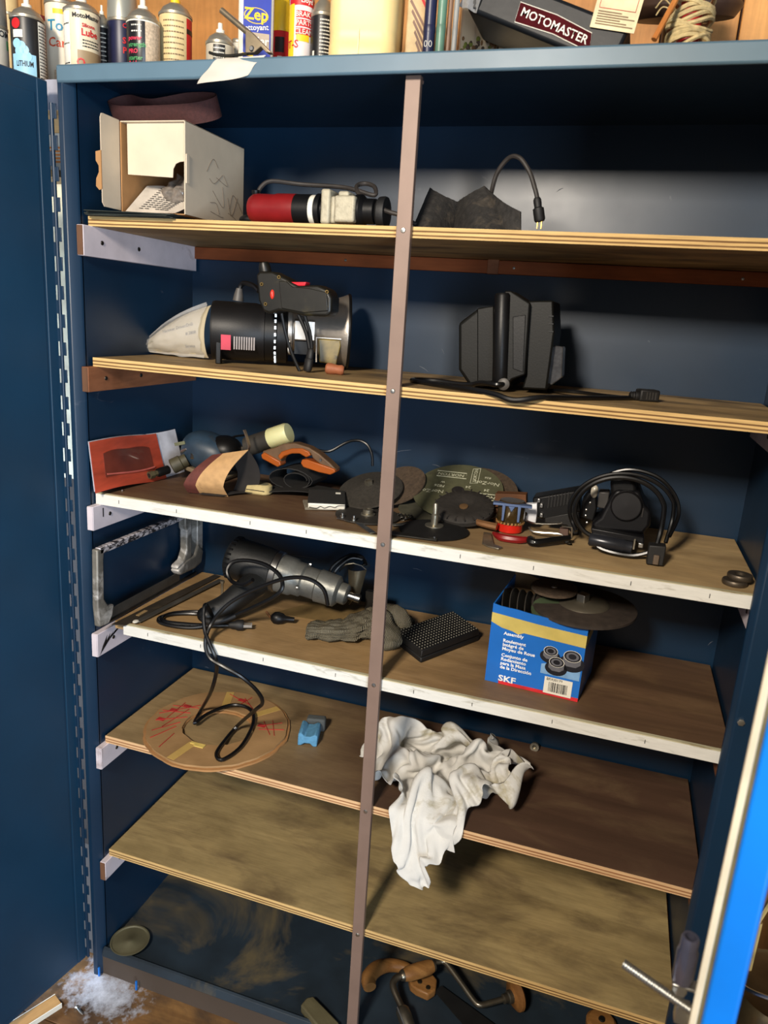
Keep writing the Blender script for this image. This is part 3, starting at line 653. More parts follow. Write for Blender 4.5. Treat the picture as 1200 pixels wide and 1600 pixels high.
# behind the hinge
t = thing('orange_label_box', 'small white box with orange print in the gap beside the hinge', 'box', (py(82, 140, .06).x - .015, .08, 1.72))
MB().box((-.03, -.02, -.01), (.03, .02, .055)).build('body', label_white, t, bevel=.001)
g = MB()
for i in range(5): g.box((-.028, -.0205, .004 + i * .006), (.028, -.02, .007 + i * .006))
g.build('orange_print', mat('label_orange2', (226, 140, 60), .5), t)
MB().box((-.14, -.03, -.022), (.03, .05, -.01)).build('support_board', w1, t)
t = thing('added_slot_board', 'added white board brightening the hinge slots, dark sheet behind it', 'board', (-.3, .3, -.03))
MB().box((-.26, .0, 1.08), (.2, .018, 1.8)).build('board', mat('slot_bright_board', (236, 226, 196), .7), t); MB().box((-.26, .02, 0), (.2, .03, 1.8)).build('backing', mat('slot_dark_backing', (40, 32, 26), .8), t)  # added: white board brightens the upper hinge slots, dark sheet darkens the lower ones
# ------------------------------------------------------------------ first shelf
z1 = Z[1]
whitecard = mat('white_carton_board', (206, 190, 166), .7, 0, .08, 14, stain=(160, 132, 96), stain_at=.66)
t = thing('sandpaper_sheets', 'stack of dark green grey sandpaper sheets under the open carton', 'sandpaper', (.1, .09, z1))
gm = mat('sandpaper_green', (44, 50, 46), .9, 0, .3, 300, bump=.4, bscale=600)
for i, (dx, dy, a) in enumerate(((0, 0, 3), (.004, -.004, -2), (-.006, .003, 4), (.003, .0, 0), (-.002, -.006, 6))):
    m_ = MB(); m_.T = rotm('Z', a) @ tr((dx - .004, dy, 0)); m_.box((-.085, -.105, .0002 + i * .0014), (.085, .1, .0013 + i * .0014)); m_.build('sheet', gm, t)
zb = z1 + .0075
t = thing('open_carton', 'open white carton lying on its side with flaps out on top shelf', 'box', (.135, .1, zb))
X0, X1, Y0, Y1, Zt = .072, .2, .006, .212, 1.781
def cw(n, mb, m=whitecard, bevel=.0006, par=None): return mb.build(n, m, par or t, world=True, bevel=bevel)
cw('right_wall', MB().box((X1 - .002, Y0, zb), (X1, Y1, Zt)))
cw('left_wall', MB().box((X0, Y0, zb), (X0 + .002, Y1, Zt)), cardb); cw('bottom_wall', MB().box((X0, Y0, zb), (X1, Y1, zb + .002)), cardb)
cw('top_wall', MB().box((X0, Y0, Zt - .002), (X1, Y1, Zt))); cw('back_wall', MB().box((X0, Y1 - .002, zb), (X1, Y1, Zt)), cardb)
fpoly = [(X0 + .010, Zt - .002), (X1 - .004, Zt - .002), (X1 - .004, Zt - .062), (X1 - .014, Zt - .063), (X1 - .022, Zt - .066), (X1 - .027, Zt - .074), (X1 - .028, Zt - .088), (X0 + .010, Zt - .084)]
cw('front_flap', MB().prism(fpoly, Y0 + .006, Y0 + .008, 'y'))
# side flap swung out towards the front
b_ = py(158, 240, -.046); a_, b_ = V((X0, Y0, 0)), V((b_.x, -.046, 0)); dd = (b_ - a_); zl = zb + .004; zh = 1.782
def fl_(s, z): q = a_ + dd * s; return (q.x, q.y, z)
pts = [(0.02, zl), (.9, zl), (1, zl + .006), (1, zh - .008), (.94, zh - .001), (.86, zh), (.02, zh)]
n_ = V((dd.y, -dd.x, 0)).normalized() * .0012
vs = [V(fl_(s, z)) for s, z in pts] + [V(fl_(s, z)) + n_ for s, z in pts]; k_ = len(pts)
cw('side_flap', MB().add(vs, [tuple(range(k_)), tuple(range(2 * k_ - 1, k_ - 1, -1))] + [(i, i + k_, (i + 1) % k_ + k_, (i + 1) % k_) for i in range(k_)]), whitecard, .0004)
e_ = V(fl_(1, 0)); pw = [(0, 1.664), (-.006, 1.662), (-.014, 1.668), (-.013, 1.680), (-.006, 1.690), (-.006, 1.700), (-.013, 1.708), (-.013, 1.722), (0, 1.724)]
cw('tuck_tab', MB().prism([(e_.x + q * .8, z) for q, z in pw], e_.y - .001, e_.y + .001, 'y'), cardb, 0)
cw('tuck_slot', MB().box((X1 - .0002, Y0 + .002, 1.684), (X1 + .0018, Y0 + .011, 1.730)), whitecard)
g = MB()
for q in range(9):
    y0 = random.uniform(.07, .16); zz_ = random.uniform(1.65, 1.72)
    g.tube([(X1 + .0002, y0, zz_), (X1 + .0002, y0 + random.uniform(.01, .04), zz_ + random.uniform(-.03, .03)), (X1 + .0002, y0 + random.uniform(.02, .05), zz_ + random.uniform(-.02, .02))], .0004, 4)
cw('scribble', g, mat('pencil_grey', (110, 92, 74), .8), 0)
# contents
def inst(u, v): return (.076 + .10 * u + .01 * v, .012 + .05 * v + .012 * math.sin(3 * u), zb + .004 + .05 * v * (1 - .55 * u) + .012 * math.sin(PI * u) * v)
ins = thing('instruction_sheet', 'folded white instruction sheet inside the open carton', 'paper', (.12, .04, zb + .003))
MB().sheet(inst, 14, 10, .0005).build('sheet', mat('instr_paper', (196, 186, 172), .7), ins, world=True)
g = MB()
for i in range(11):
    v_ = .12 + i * .075; u0 = .22 + .01 * i
    for j in range(6):
        if random.random() < .85: 
            q = V(inst(u0 + j * .1, v_)); g.cbox(q + V((0, -.001, .0012)), (.008, .0006, .0011))
g.build('printed_lines', ink, ins, world=True)
bag = thing('plastic_parts_bag', 'crumpled clear plastic bag of dark parts inside the carton', 'bag', (.16, .1, zb + .003))
m_ = MB().ell((.155, .10, zb + .04), (.036, .06, .036), 26, 18)
m_.v = [p + (p - V((.155, .1, zb + .04))) * (.35 * noise.noise(p * 70)) for p in m_.v]; m_.v = [V((min(p.x, X1 - .004), p.y, max(p.z, zb + .003))) for p in m_.v]
m_.build('film', mat('bag_film', (120, 112, 104), .12, 0, .5, 60, bump=.8, bscale=90, coat=1), bag, world=True, smooth=80)
# red brown belt on the carton
bm = mat('belt_maroon', (66, 34, 33), .8, 0, .2, 200, bump=.3, bscale=500)
def loop(mb, pts, z0, z1, th=.001, n=48, tilt=0):
    N = len(pts); P = []
    for i in range(N):
        a, b, c, d = [V(pts[(i + k) % N]) for k in (-1, 0, 1, 2)]
        for k in range(n // N):
            s = k / (n // N); P.append(.5 * (2 * b + (c - a) * s + (2 * a - 5 * b + 4 * c - d) * s * s + (3 * b - a - 3 * c + d) * s ** 3))
    return mb.sheet(lambda u, v: (P[int(round(u * len(P))) % len(P)].x, P[int(round(u * len(P))) % len(P)].y + tilt * v, z0 + (z1 - z0) * v), len(P), 2, th)
t = thing('sanding_belt', 'dull maroon sanding belt loop lying on top of the open carton', 'sanding belt', (.11, .1, 1.7815))
lp = loop(MB(), [(.004, .03), (.03, .058), (.09, .036), (.15, .062), (.205, .058), (.214, .034), (.18, .012), (.10, .004), (.04, .006)], 0, .034)
q = MB(); q.T = tr((0, .06, 1.7835)) @ rotm('X', 34); q.add(lp.v, lp.f); q.build('belt', bm, t, world=True, zmin=1.7818)

# red angle grinder
t = thing('angle_grinder', 'red and black angle grinder with cream gear head, cord coiled behind', 'grinder', (.43, .045, z1))
ax = V((.306, .045, z1 + .0255)); X = (1, 0, 0)
def gx(u): return (u - 372) / (595 - 372) * .256
R0 = .0245
MB().lathe([(0, .0), (R0 * .8, .0), (R0 * .96, .006), (R0, .014), (R0 * .98, .045), (R0 * 1.04, .05), (R0 * 1.04, gx(446))], ax, X, 28).build('rear_housing', red, t, world=True)
MB().lathe([(R0 * 1.02, gx(446)), (R0 * 1.03, gx(470)), (R0 * .9, gx(471))], ax, X, 28).build('motor_band', black, t, world=True)
MB().lathe([(R0 * .95, gx(470)), (R0 * .98, gx(471)), (R0 * .98, gx(478)), (R0 * .9, gx(479))], ax, X, 28).build('spec_label', label_white, t, world=True)
MB().lathe([(R0 * .95, gx(478)), (R0 * 1.08, gx(480)), (R0 * 1.08, gx(487)), (R0 * .8, gx(488)), (R0 * .8, gx(492)), (R0 * .95, gx(492))], ax, X, 28).build('vent_ring', black, t, world=True)
gear = mat('cast_cream', (172, 164, 142), .6, .2, .15, 60, bump=.5, bscale=140, stain=(120, 108, 88), stain_at=.66)
m_ = MB().box((.306 + gx(492), .018, z1 + .002), (.306 + gx(506), .070, z1 + .056)); m_.box((.306 + gx(505), .024, z1 + .004), (.306 + gx(513), .066, z1 + .046))
m_.box((.306 + gx(512), .02, z1 + .006), (.306 + gx(543), .07, z1 + .047)).box((.306 + gx(516), .024, z1 + .044), (.306 + gx(532), .064, z1 + .054)); m_.build('gear_head', gear, t, world=True, bevel=.004, seg=3)
MB().lathe([(0, 0), (.024, 0), (.026, .004), (.026, .012), (.020, .018), (.020, .034), (.012, .036), (0, .036)], (.306 + gx(536), .05, z1 + .027), X, 24).build('wheel_flange', black, t, world=True)
MB().lathe([(.020, -.012), (.0245, -.008), (.0255, .0), (.0245, .004), (.012, .005), (0, .005)], (.306 + gx(578), .055, z1 + .026), X, 24).build('guard', blackm, t, world=True)
MB().tube([(.312, .05, z1 + .008), (.295, .05, z1 + .009), (.282, .055, z1 + .008)], [.007, .008, .006], 10).build('strain_relief', black, t, world=True)
MB().lathe([(.006, 0), (.0068, .003), (.0068, .008), (0, .009)], py(400, 305, .05), (0, -.2, 1), 10).build('cord_boot', black, t, world=True)
cp = [py(402, 306, .055), py(408, 292, .06), py(425, 283, .07), py(470, 288, .09), py(530, 292, .09), py(556, 297, .08), py(585, 305, .075), py(585, 292, .09), py(572, 287, .10), py(558, 290, .09), py(560, 302, .07), py(580, 318, .05), py(605, 330, .04), py(630, 338, .04), py(665, 344, .04)]
cp[-1].z = z1 + .004; cp += [V((.70, .13, z1 + .004)), V((.735, .15, z1 + .006)), py(765, 325, .12), py(768, 300, .09), py(777, 270, .08), py(795, 247, .07), py(812, 247, .06), py(827, 268, .055), py(836, 295, .05), py(840, 312, .05)]
MB().tube(cp, .0036, 8, smooth=8).build('cord', greycord, t, world=True)
plg = MB().lathe([(.0045, 0), (.0062, .003), (.0058, .014), (.0085, .016), (.0085, .032), (.007, .035), (0, .035)], py(839, 309, .05), py(844, 350, .05) - py(839, 309, .05), 12).build('plug', blackm, t, world=True)
q = py(843.5, 346, .05); MB().cbox(q + V((.003, 0, -.004)), (.0015, .006, .014)).cbox(q + V((-.003, 0, -.004)), (.0015, .006, .014)).build('prong', mat('brass', (170, 130, 70), .35, .9), plg, world=True)
# folded emery sheet
em = mat('emery_dark', (34, 31, 28), .8, 0, .5, 90, bump=.9, bscale=160, stain=(66, 58, 48), stain_at=.62)
t = thing('emery_sheets', 'two curled dark emery sheets standing like an open book', 'emery cloth', (.70, .12, z1))
f0, f1 = py(715, 316, .10), py(716, 352, .10)
def leaf(c_top, c_bot, bulge):
    ft = V((f0.x, .10, f0.z)); fb = V((f0.x + .002, .08, z1 + .001))
    return lambda u, v: (fb * (1 - v) + ft * v) * (1 - u) + (V((c_bot[0], c_bot[1], z1 + .001)) * (1 - v) + c_top * v) * u + V((0, -bulge * math.sin(PI * u) * (.4 + .6 * (1 - v)), .004 * math.sin(PI * u) * v * (-.6) + .0015 * noise.noise(V((u * 9, v * 9, bulge * 99)))))
MB().sheet(leaf(py(672, 294, .09), (.600, .03), .03), 14, 10, .003).build('left_leaf', em, t, world=True)
MB().sheet(leaf(py(757, 291, .08), (.758, .04), .03), 14, 10, .003).build('right_leaf', em, t, world=True)
MB().sheet(lambda u, v: (py(757, 291, .08) * (1 - u) + V((.768, .03, z1 + .03)) * u) * v + (V((.735, .045, z1 + .001)) * (1 - u) + V((.772, .03, z1 + .001)) * u) * (1 - v) + V((0, -.006 * math.sin(PI * u), -.004 * math.sin(PI * u) * v)), 8, 6, .003).build('curled_end', em, t, world=True)

# ------------------------------------------------------------------ second shelf
z2 = Z[2]
t = thing('manual_in_bag', 'paper manual in a clear plastic bag left of the router', 'paper bag', (.08, .2, z2))
def lens(th, sc):
    A = py(222, 540, .19); B = py(330, 477, .19); Cc = py(330, 566, .19)
    def f(u, v):
        top = A * (1 - u) + B * u; bot = V((A.x, A.y, z2 + .004)) * (1 - u) + V((Cc.x, .18, z2 + .004)) * u
        p = bot * (1 - v) + top * v
        return p + V((0, -th * abs(math.sin(PI * v)) ** .7 * max(0, min(1, u * 3)) , .012 * math.sin(PI * u) * v)) + V((.004, .004, .004)) * (noise.noise(V((u * 7, v * 7, sc))) * .8 if sc else 0)
    return f
MB().sheet(lens(.022, 0), 16, 14, .0008).build('manual', mat('manual_paper', (188, 176, 148), .65, 0, .06, 20), t, world=True)
filmm = NT('clear_bag_film'); filmm.b.inputs['Base Color'].default_value = (.75, .73, .7, 1); filmm.b.inputs['Roughness'].default_value = .12; filmm.b.inputs['Alpha'].default_value = .22; filmm.bump(filmm.noise(filmm.coords(), 60, 5), .8, .004)
MB().sheet(lambda u, v: V(lens(.028, 3.1)(u * 1.06 - .10, v * 1.08 - .04)) + V((0, -.003, .003)), 22, 18, .0004).build('film', filmm.m, t, world=True)
L = lens(.022, 0)
def on(u, v): return V(L(u, v))
rxd = (on(.9, .6) - on(.4, .6)); 
for s, u, v, sz in (('Hammer Driver/Drill', .62, .68, .0085), ('# 2809', .82, .5, .0085), ('Service', .80, .22, .008)):
    rv = (on(.95, v) - on(.5, v)).normalized(); txt(s, sz, ink, t, RM[t.name].inverted() @ (on(u, v) + V((0, -.0035, .001))), rv, V((0, -.15, 1)), bold=.0002)
# router on its side
t = thing('plunge_router', 'big black router on its side with silver base and pistol grip', 'router', (.27, .19, z2))
Yr = .19; rz_ = z2 + .062
def rxx(u): return py(u, 520, Yr - .04).x
o = V((0, Yr, rz_)); R1 = .056
RT = tr((.27, Yr, 0)) @ rotm('Z', 24) @ Matrix.Scale(.93, 4, (1, 0, 0)) @ tr((-.27, -Yr, 0))
def RB(): b = MB(); b.T = RT; return b
def lat(prof, m, name, yo=0, n=36, zo=0): return RB().lathe([(r, x) for r, x in prof], (0, Yr + yo, rz_ + zo), X, n).build(name, m, t, world=True)
xa, xb, xc, xd, xe, xf = rxx(322), rxx(400), rxx(418), rxx(436), rxx(480), rxx(532)
routm = mat('router_black', (17, 16, 17), .46, 0, .15, 40, bump=.08, bscale=400, spec=.35)
lat([(0, xa + .004), (R1 * .86, xa + .002), (R1 * .97, xa), (R1, xa + .005), (R1, xb - .02), (R1 * .97, xb - .012), (R1 * .97, xb)], routm, 'motor_cap')
lat([(R1 * .9, xb - .001), (R1 * .94, xb + .001), (R1 * .94, xc), (R1, xc + .002), (R1, xd - .003), (R1 * .9, xd)], black, 'depth_collar')
g = RB()
for i in range(26):
    a = i * 2 * PI / 26; g.cbox((xc - .002, Yr + R1 * .955 * math.cos(a), rz_ + R1 * .955 * math.sin(a)), (.004, .006, .006))
g.build('collar_teeth', zinc, t, world=True)
alu = mat('cast_aluminium', (176, 168, 158), .38, .8, .12, 30, bump=.15, bscale=200)
lat([(R1 * .86, xd - .002), (R1 * .92, xd), (R1 * .92, xd + .008), (R1 * .78, xd + .010), (R1 * .78, xe), (R1 * 1.0, xe + .02), (R1 * 1.22, xf - .012), (R1 * 1.28, xf - .004), (R1 * 1.28, xf - .002)], alu, 'base_casting', zo=.012)
lat([(0, xf - .002), (R1 * 1.3, xf - .002), (R1 * 1.32, xf + .001), (R1 * 1.3, xf + .004), (0, xf + .004)], black, 'base_plate', zo=.0125)
win = mat('dusty_window', (128, 110, 58), .4, 0, .3, 60, stain=(70, 60, 40))
RB().prism([(xe + .008, rz_ - .046), (xe + .004, rz_ - .002), (xf - .018, rz_ - .002), (xf - .016, rz_ - .012), (xf - .024, rz_ - .05)], Yr - .066, Yr - .055, 'y').build('chip_window', win, t, world=True, bevel=.002)
RB().tube([(xe + .002, Yr - .067, rz_ - .046), (xe + .0, Yr - .067, rz_ + .0), (xf - .016, Yr - .067, rz_ + .0)], .002, 6, smooth=1).build('window_frame', alu, t, world=True)
RB().box((xd + .012, Yr - .052, rz_ - .008), (xe - .002, Yr - .03, rz_ + .03)).build('slide_plate', alu, t, world=True, bevel=.002)
RB().box((xd + .014, Yr - .05, rz_ - .034), (xe - .008, Yr - .03, rz_ - .01)).build('opening', black, t, world=True)
RB().tube([(xd + .004, Yr - .056, rz_ - .01), (xd + .003, Yr - .058, rz_ - .03), (xd + .010, Yr - .055, rz_ - .034)], .003, 6).build('lock_lever', steel, t, world=True)
# grip
Yg = Yr - .075
gp = [py(u, v, Yg) for u, v in ((404, 430), (410, 424), (430, 425), (452, 436), (458, 441), (470, 447), (488, 446), (500, 446), (516, 453), (522, 466), (521, 488), (514, 495), (480, 494), (455, 488), (440, 486), (425, 491), (415, 487), (408, 470))]
grip = mat('grip_black_dusty', (22, 21, 17), .4, 0, .3, 40, stain=(48, 43, 27), stain_at=.62)
m_ = MB().prism([(p.x, p.z) for p in gp], Yg - .012, Yg + .03, 'y'); pg = m_.build('pistol_grip', grip, t, world=True, bevel=.005, seg=3)
gp2 = [py(u, v, Yg) for u, v in ((441, 440), (452, 440), (462, 449), (488, 451), (515, 458), (517, 486), (480, 489), (445, 482))]
MB().prism([(p.x, p.z) for p in gp2], Yg - .0145, Yg - .011, 'y').build('grip_cover', grip, pg, world=True, bevel=.0012)
MB().prism([(p.x, p.z) for p in [py(u, v, Yg) for u, v in ((457, 441), (481, 441), (479, 447), (462, 447))]], Yg - .008, Yg + .012, 'y').build('trigger', mat('switch_red', (206, 26, 44), .4), pg, world=True, bevel=.001)
MB().ell(py(425.5, 460, Yg - .012), (.0042, .004, .0085), 14, 10).build('lock_button', mat('button_red', (222, 56, 40), .35), pg, world=True)
for u, v in ((436, 433), (511, 456), (510, 479), (415, 475), (409, 444)): MB().lathe([(.0034, 0), (.0034, .001), (.0016, .001), (.0016, 0)], py(u, v, Yg - .0125), (0, -1, 0), 12).build('grip_screw', mat('brass_screw', (120, 100, 60), .4, .8), pg, world=True)
MB().lathe([(.012, 0), (.011, .02), (.008, .028), (0, .029)], py(412, 430, Yg) + V((0, .012, -.004)), (-.15, -.2, 1), 16).build('grip_cap', grip, t, world=True)
MB().lathe([(.011, 0), (.009, .012), (.006, .024), (0, .025)], py(372, 470, Yr), (.1, 0, 1), 14).build('cord_sleeve', mat('sleeve_grey', (78, 74, 70), .5), t, world=True)
MB().tube([py(374, 452, Yr), py(380, 443, Yr), py(395, 446, Yr - .01), py(405, 455, Yr - .03)], .005, 8).build('power_lead', cordm, t, world=True)
MB().tube([py(440, 490, Yg), py(446, 520, Yg), py(455, 550, Yg), py(468, 580, Yg + .0)], .0032, 7).tube([py(466, 492, Yg), py(478, 520, Yg), py(484, 548, Yg - .005)], .0034, 7).tube([py(476, 494, Yg), py(484, 520, Yg), py(487, 545, Yg - .005)], .0034, 7).tube([py(470, 494, Yg + .006), py(480, 525, Yg + .005), py(483, 548, Yg)], .003, 7).build('cord_bundle', cordm, t, world=True)
p0, p1 = py(486, 545, Yg - .006), V((.452, .118, z2 + .006)); p1 = py(480, 584, Yg - .012); p1.z = max(p1.z, z2 + .004)
MB().lathe([(.005, 0), (.0075, .004), (.0080, .016), (.0075, .018), (.0095, .02), (.0095, .038), (.007, .042), (0, .042)], p0, p1 - p0, 12, squash=.75).build('plug', blackm, t, world=True)
lg = RB().box((rxx(338), Yr - R1 - .001, rz_ - .034), (rxx(352), Yr - R1 + .02, rz_ - .006)); lg.build('brand_tag', mat('tag_red', (186, 34, 60), .45), t, world=True)
g = RB()
for i in range(9): g.box((rxx(356 + i * 3.6), Yr - R1 - .0006, rz_ - .032), (rxx(358 + i * 3.6), Yr - R1 + .012, rz_ - .008))
g.build('tag_bars', mat('tag_grey', (150, 140, 136), .5), t, world=True)
RB().box((rxx(330), Yr - R1 + .004, z2 + .0), (rxx(338), Yr - R1 + .03, rz_ - .02)).build('foot', black, t, world=True, bevel=.002)
# cork handle
ck = mat('cork_wood', (150, 88, 56), .6, 0, .2, 60, bump=.3, bscale=150)
a_ = V((.428, .112, z2 + .0105)); solo('turned_handle', 'small turned reddish wooden knob lying beside the router', 'handle', MB().lathe([(0, 0), (.007, 0), (.0102, .003), (.0104, .010), (.0085, .022), (.0095, .030), (.007, .034), (0, .034)], a_, (.95, .25, -.06), 18), ck, a_)

# black charger with cord
t = thing('black_power_unit', 'black plastic power unit with a thick upright grip bar', 'power tool', (.75, .2, z2))
Yk = .12
def kp(*uv, y=Yk): return [(py(u, v, y).x, py(u, v, y).z) for u, v in uv]
pu = mat('unit_black', (15, 15, 13), .48, 0, .25, 20, bump=.06, bscale=300, spec=.25)
MB().prism(kp((716, 505), (748, 481), (772, 478), (800, 478), (800, 606), (735, 606), (716, 578)), Yk, Yk + .12, 'y').build('rear_housing', pu, t, world=True, bevel=.006, seg=3)
MB().prism(kp((746, 482), (772, 478), (772, 604), (746, 600)), Yk - .003, Yk + .02, 'y').build('housing_rib', pu, t, world=True, bevel=.002)
pa, pb = py(786, 458, Yk - .03), py(781, 605, Yk - .03)
MB().lathe([(.0115, 0), (.0135, .003), (.0135, (pa - pb).length - .004), (.011, (pa - pb).length)], pb, pa - pb, 20).build('grip_bar', black, t, world=True)
MB().prism(kp((790, 455), (800, 455), (830, 474), (822, 585), (802, 592), (795, 600), (790, 600), y=Yk - .02), Yk - .034, Yk + .06, 'y').build('grip_web', pu, t, world=True, bevel=.004, seg=3)
MB().prism(kp((802, 495), (822, 492), (818, 582), (802, 576), y=Yk - .03), Yk - .0355, Yk - .03, 'y').build('grip_recess', black, t, world=True, bevel=.001)
MB().prism(kp((826, 471), (866, 470), (868, 520), (856, 608), (818, 606), (824, 585)), Yk - .02, Yk + .11, 'y').build('front_housing', pu, t, world=True, bevel=.003)
g = MB()
for v in (494, 506, 518): p = py(861, v, Yk - .02); g.cbox(p, (.008, .003, .002))
g.build('vent_slot', mat('vent_dark', (8, 8, 8), .6), t, world=True)
MB().prism(kp((856, 548), (866, 540), (880, 542), (878, 590), (862, 602), (856, 600)), Yk + .0, Yk + .05, 'y').build('side_latch', mat('smoky_clear', (70, 70, 72), .15, .1, .4, 80, coat=.8), t, world=True, bevel=.002)
pr = py(783, 600, Yk - .045); MB().lathe([(.006, 0), (.010, .002), (.010, .01), (.006, .012)], pr + V((.004, .01, 0)), (0, -1, 0), 16).build('cord_socket', mat('socket_grey', (70, 66, 62), .5), t, world=True)
cz = z2 + .0035
cord = [pr + V((.004, 0, 0)), pr + V((-.008, -.008, -.001)), py(752, 598, Yk - .03), py(740, 600, Yk - .02)]
c2 = [V((.74, .10, z2 + .012)), V((.69, .12, cz)), V((.63, .135, cz)), V((.598, .12, cz)), V((.602, .095, cz)), V((.64, .065, cz)), V((.70, .024, cz + .002)), V((.76, -.006, cz)), V((.795, -.016, cz - .006)), V((.835, -.004, cz + .001)), V((.88, .05, cz)), V((.93, .11, cz)), V((.972, .155, cz))]
MB().tube(cord, .0042, 8).build('cord_start', cordm, t, world=True); MB().tube(c2, .0046, 8, smooth=8).build('cord', cordm, t, world=True)
MB().tube([V((.83, .16, cz)), V((.87, .12, cz + .005)), V((.93, .135, cz + .002)), V((.972, .157, cz))], .0032, 7).build('cord_tail', cordm, t, world=True)
p0 = V((.966, .153, z2 + .008)); dv = V((.92, .35, 0)).normalized()
MB().lathe([(.0055, 0), (.0075, .002), (.006, .004), (.0078, .006), (.0065, .008), (.0085, .01), (.0085, .014)], p0, dv, 12).build('strain_relief', blackm, t, world=True)
m_ = MB(); m_.T = tr(p0 + dv * .030) @ rotm('Z', math.degrees(math.atan2(dv.y, dv.x))); m_.cbox((0, 0, .002), (.034, .026, .020)); m_.build('plug', blackm, t, world=True, bevel=.003)
m_ = MB(); m_.T = tr(p0 + dv * .030) @ rotm('Z', math.degrees(math.atan2(dv.y, dv.x)))
for i in range(4): m_.cbox((-.006 + i * .005, -.0132, .002), (.002, .001, .012))
m_.build('plug_ridge', mat('ridge_grey', (56, 54, 52), .5), t, world=True)
# ------------------------------------------------------------------ third shelf
z3 = Z[3] + .0005
t = thing('red_envelope', 'red and white printed packet propped against the left wall', 'packet', (.01, .1, z3))
rm = mat('packet_red', (186, 74, 50), .45, 0, .35, 6, stain=(112, 60, 46), stain_at=.55, coat=.3, aniso=(1, 1, 5))
E_ = [V((.022, -.026, z3 + .008)), V((.010, -.024, 1.222)), V((.004, .200, 1.212)), V((.034, .192, z3))]
def env(u, v): return (E_[0] * (1 - u) + E_[3] * u) * (1 - v) + (E_[1] * (1 - u) + E_[2] * u) * v + V((.004 * math.sin(u * 6) * v, 0, .003 * math.sin(u * 5)))
MB().sheet(lambda u, v: V(env(u, v)) + V((.001, 0, 0)), 16, 10, .0008).build('front', rm, t, world=True)
MB().sheet(lambda u, v: V(env(u * 1.32, v * .98 + .03)) + V((-.0015, 0, .0)), 14, 8, .0008).build('inner_sheet', mat('packet_white', (196, 196, 204), .6), t, world=True)
MB().sheet(lambda u, v: V(env(.14 + .70 * u, .26 + .42 * v * (1 - .12 * math.cos(PI * (u - .5) * 2)) + .12 * math.sin(PI * u) * (v - .0))) + V((.0024, 0, 0)), 14, 6, .0006).build('picture', mat('picture_brown', (104, 46, 34), .4, 0, .4, 14, coat=.3), t, world=True)
MB().sheet(lambda u, v: V(env(.16 + .70 * u, .25 + .03 * v + .05 * (2 * u - 1) ** 2)) + V((.003, 0, 0)), 12, 2, .0006).build('picture_edge', mat('edge_pink', (190, 96, 84), .4), t, world=True)
solo('nail_head', 'round nail head at the left end of the white edged shelf', 'nail', MB().lathe([(.003, 0), (.003, .002), (.001, .003), (0, .003)], (.03, .045, z3), (0, 0, 1), 12), zinc, (.03, .045, z3))
# blue sander
t = thing('palm_sander', 'dusty dark blue palm sander with a stubby hose nozzle', 'sander', (.1, .24, z3 + .008))
bsm = mat('sander_blue', (40, 58, 74), .45, 0, .25, 40, stain=(60, 56, 48), stain_at=.6)
m_ = MB().ell((0, 0, .052), (.062, .048, .042), 26, 16, .8); m_.T = Matrix(); root = RM[t.name]
m2 = MB(); m2.T = rotm('Y', 14); m2.add(m_.v, m_.f); m2.build('body', bsm, t)
MB().ell((.05, .0, .060), (.040, .036, .032), 20, 12).build('rear_grip', black, t)
m2 = MB(); m2.T = rotm('Y', 14); m2.cbox((.0, .0, .012), (.115, .085, .010)); m2.build('sole', mat('sole_tan', (120, 104, 80), .7), t, bevel=.003)
p0, p1 = py(292, 718, .2), py(255, 736, .17); MB().lathe([(.014, 0), (.014, .012), (.0165, .014), (.0165, .034), (.013, .036), (.013, .02), (0, .02)], V(p0), p1 - p0, 18).build('dust_port', mat('port_olive', (66, 62, 44), .6), t, world=True)
MB().tube([py(284, 706, .2), py(292, 702, .2), py(300, 705, .2), py(300, 716, .19)], .004, 8).build('port_clip', steel, t, world=True)
m2 = MB(); q = py(281, 693, .2); m2.T = tr(q) @ rotm('Y', -16); m2.cbox((0, 0, 0), (.026, .002, .007)); m2.build('name_plate', mat('plate_olive', (96, 98, 74), .5), t, world=True)
t = thing('pipe_fitting', 'small hex pipe fitting lying in front of the blue sander', 'fitting', (.02, .16, z3 + .008))
p0, p1 = py(233, 743, .13), py(258, 735, .17); MB().lathe([(.005, .0), (.0085, .0), (.0085, .012), (.0065, .013), (.0065, .036), (0, .036)], p0, p1 - p0, 6).build('hex_end', mat('fitting_olive', (92, 84, 62), .5, .5, .3), t, world=True, smooth=20)
MB().lathe([(.0050, -.0005), (0, -.0004)], p0, p1 - p0, 12).build('bore', mat('bore_dark', (10, 10, 10), .7), t, world=True)
MB().lathe([(.0078, .02), (.0095, .024), (.0095, .05), (0, .052)], p0, p1 - p0, 14).build('sleeve', black, t, world=True)
# folded belt, beige with maroon edge
t = thing('tan_sanding_belt', 'tan and maroon sanding belt standing folded on the third shelf', 'sanding belt', (.2, .12, z3))
bt = mat('belt_tan', (186, 146, 98), .8, 0, .15, 60, stain=(130, 96, 62), stain_at=.6); bmr = mat('belt_dark_red', (92, 44, 36), .8, 0, .2, 100, bump=.3, bscale=400); bdk = mat('belt_inside', (36, 32, 30), .8)
q00, q10, q01, q11 = V((.142, .085, z3 + .006)), V((.222, .105, z3 + .004)), py(332, 711, .12), py(388, 703, .12)
def bf(u, v):
    p = (q00 * (1 - u) + q10 * u) * (1 - v) + (q01 * (1 - u) + q11 * u) * v
    return p + V((-.006 * math.sin(PI * v), -.020 * math.sin(PI * v), .0)) + V((.006, .012, -.004)) * max(0, 1 - v * 5)
MB().sheet(lambda u, v: bf(.30 + .70 * u, v), 8, 14, .001).build('tan_face', bt, t, world=True)
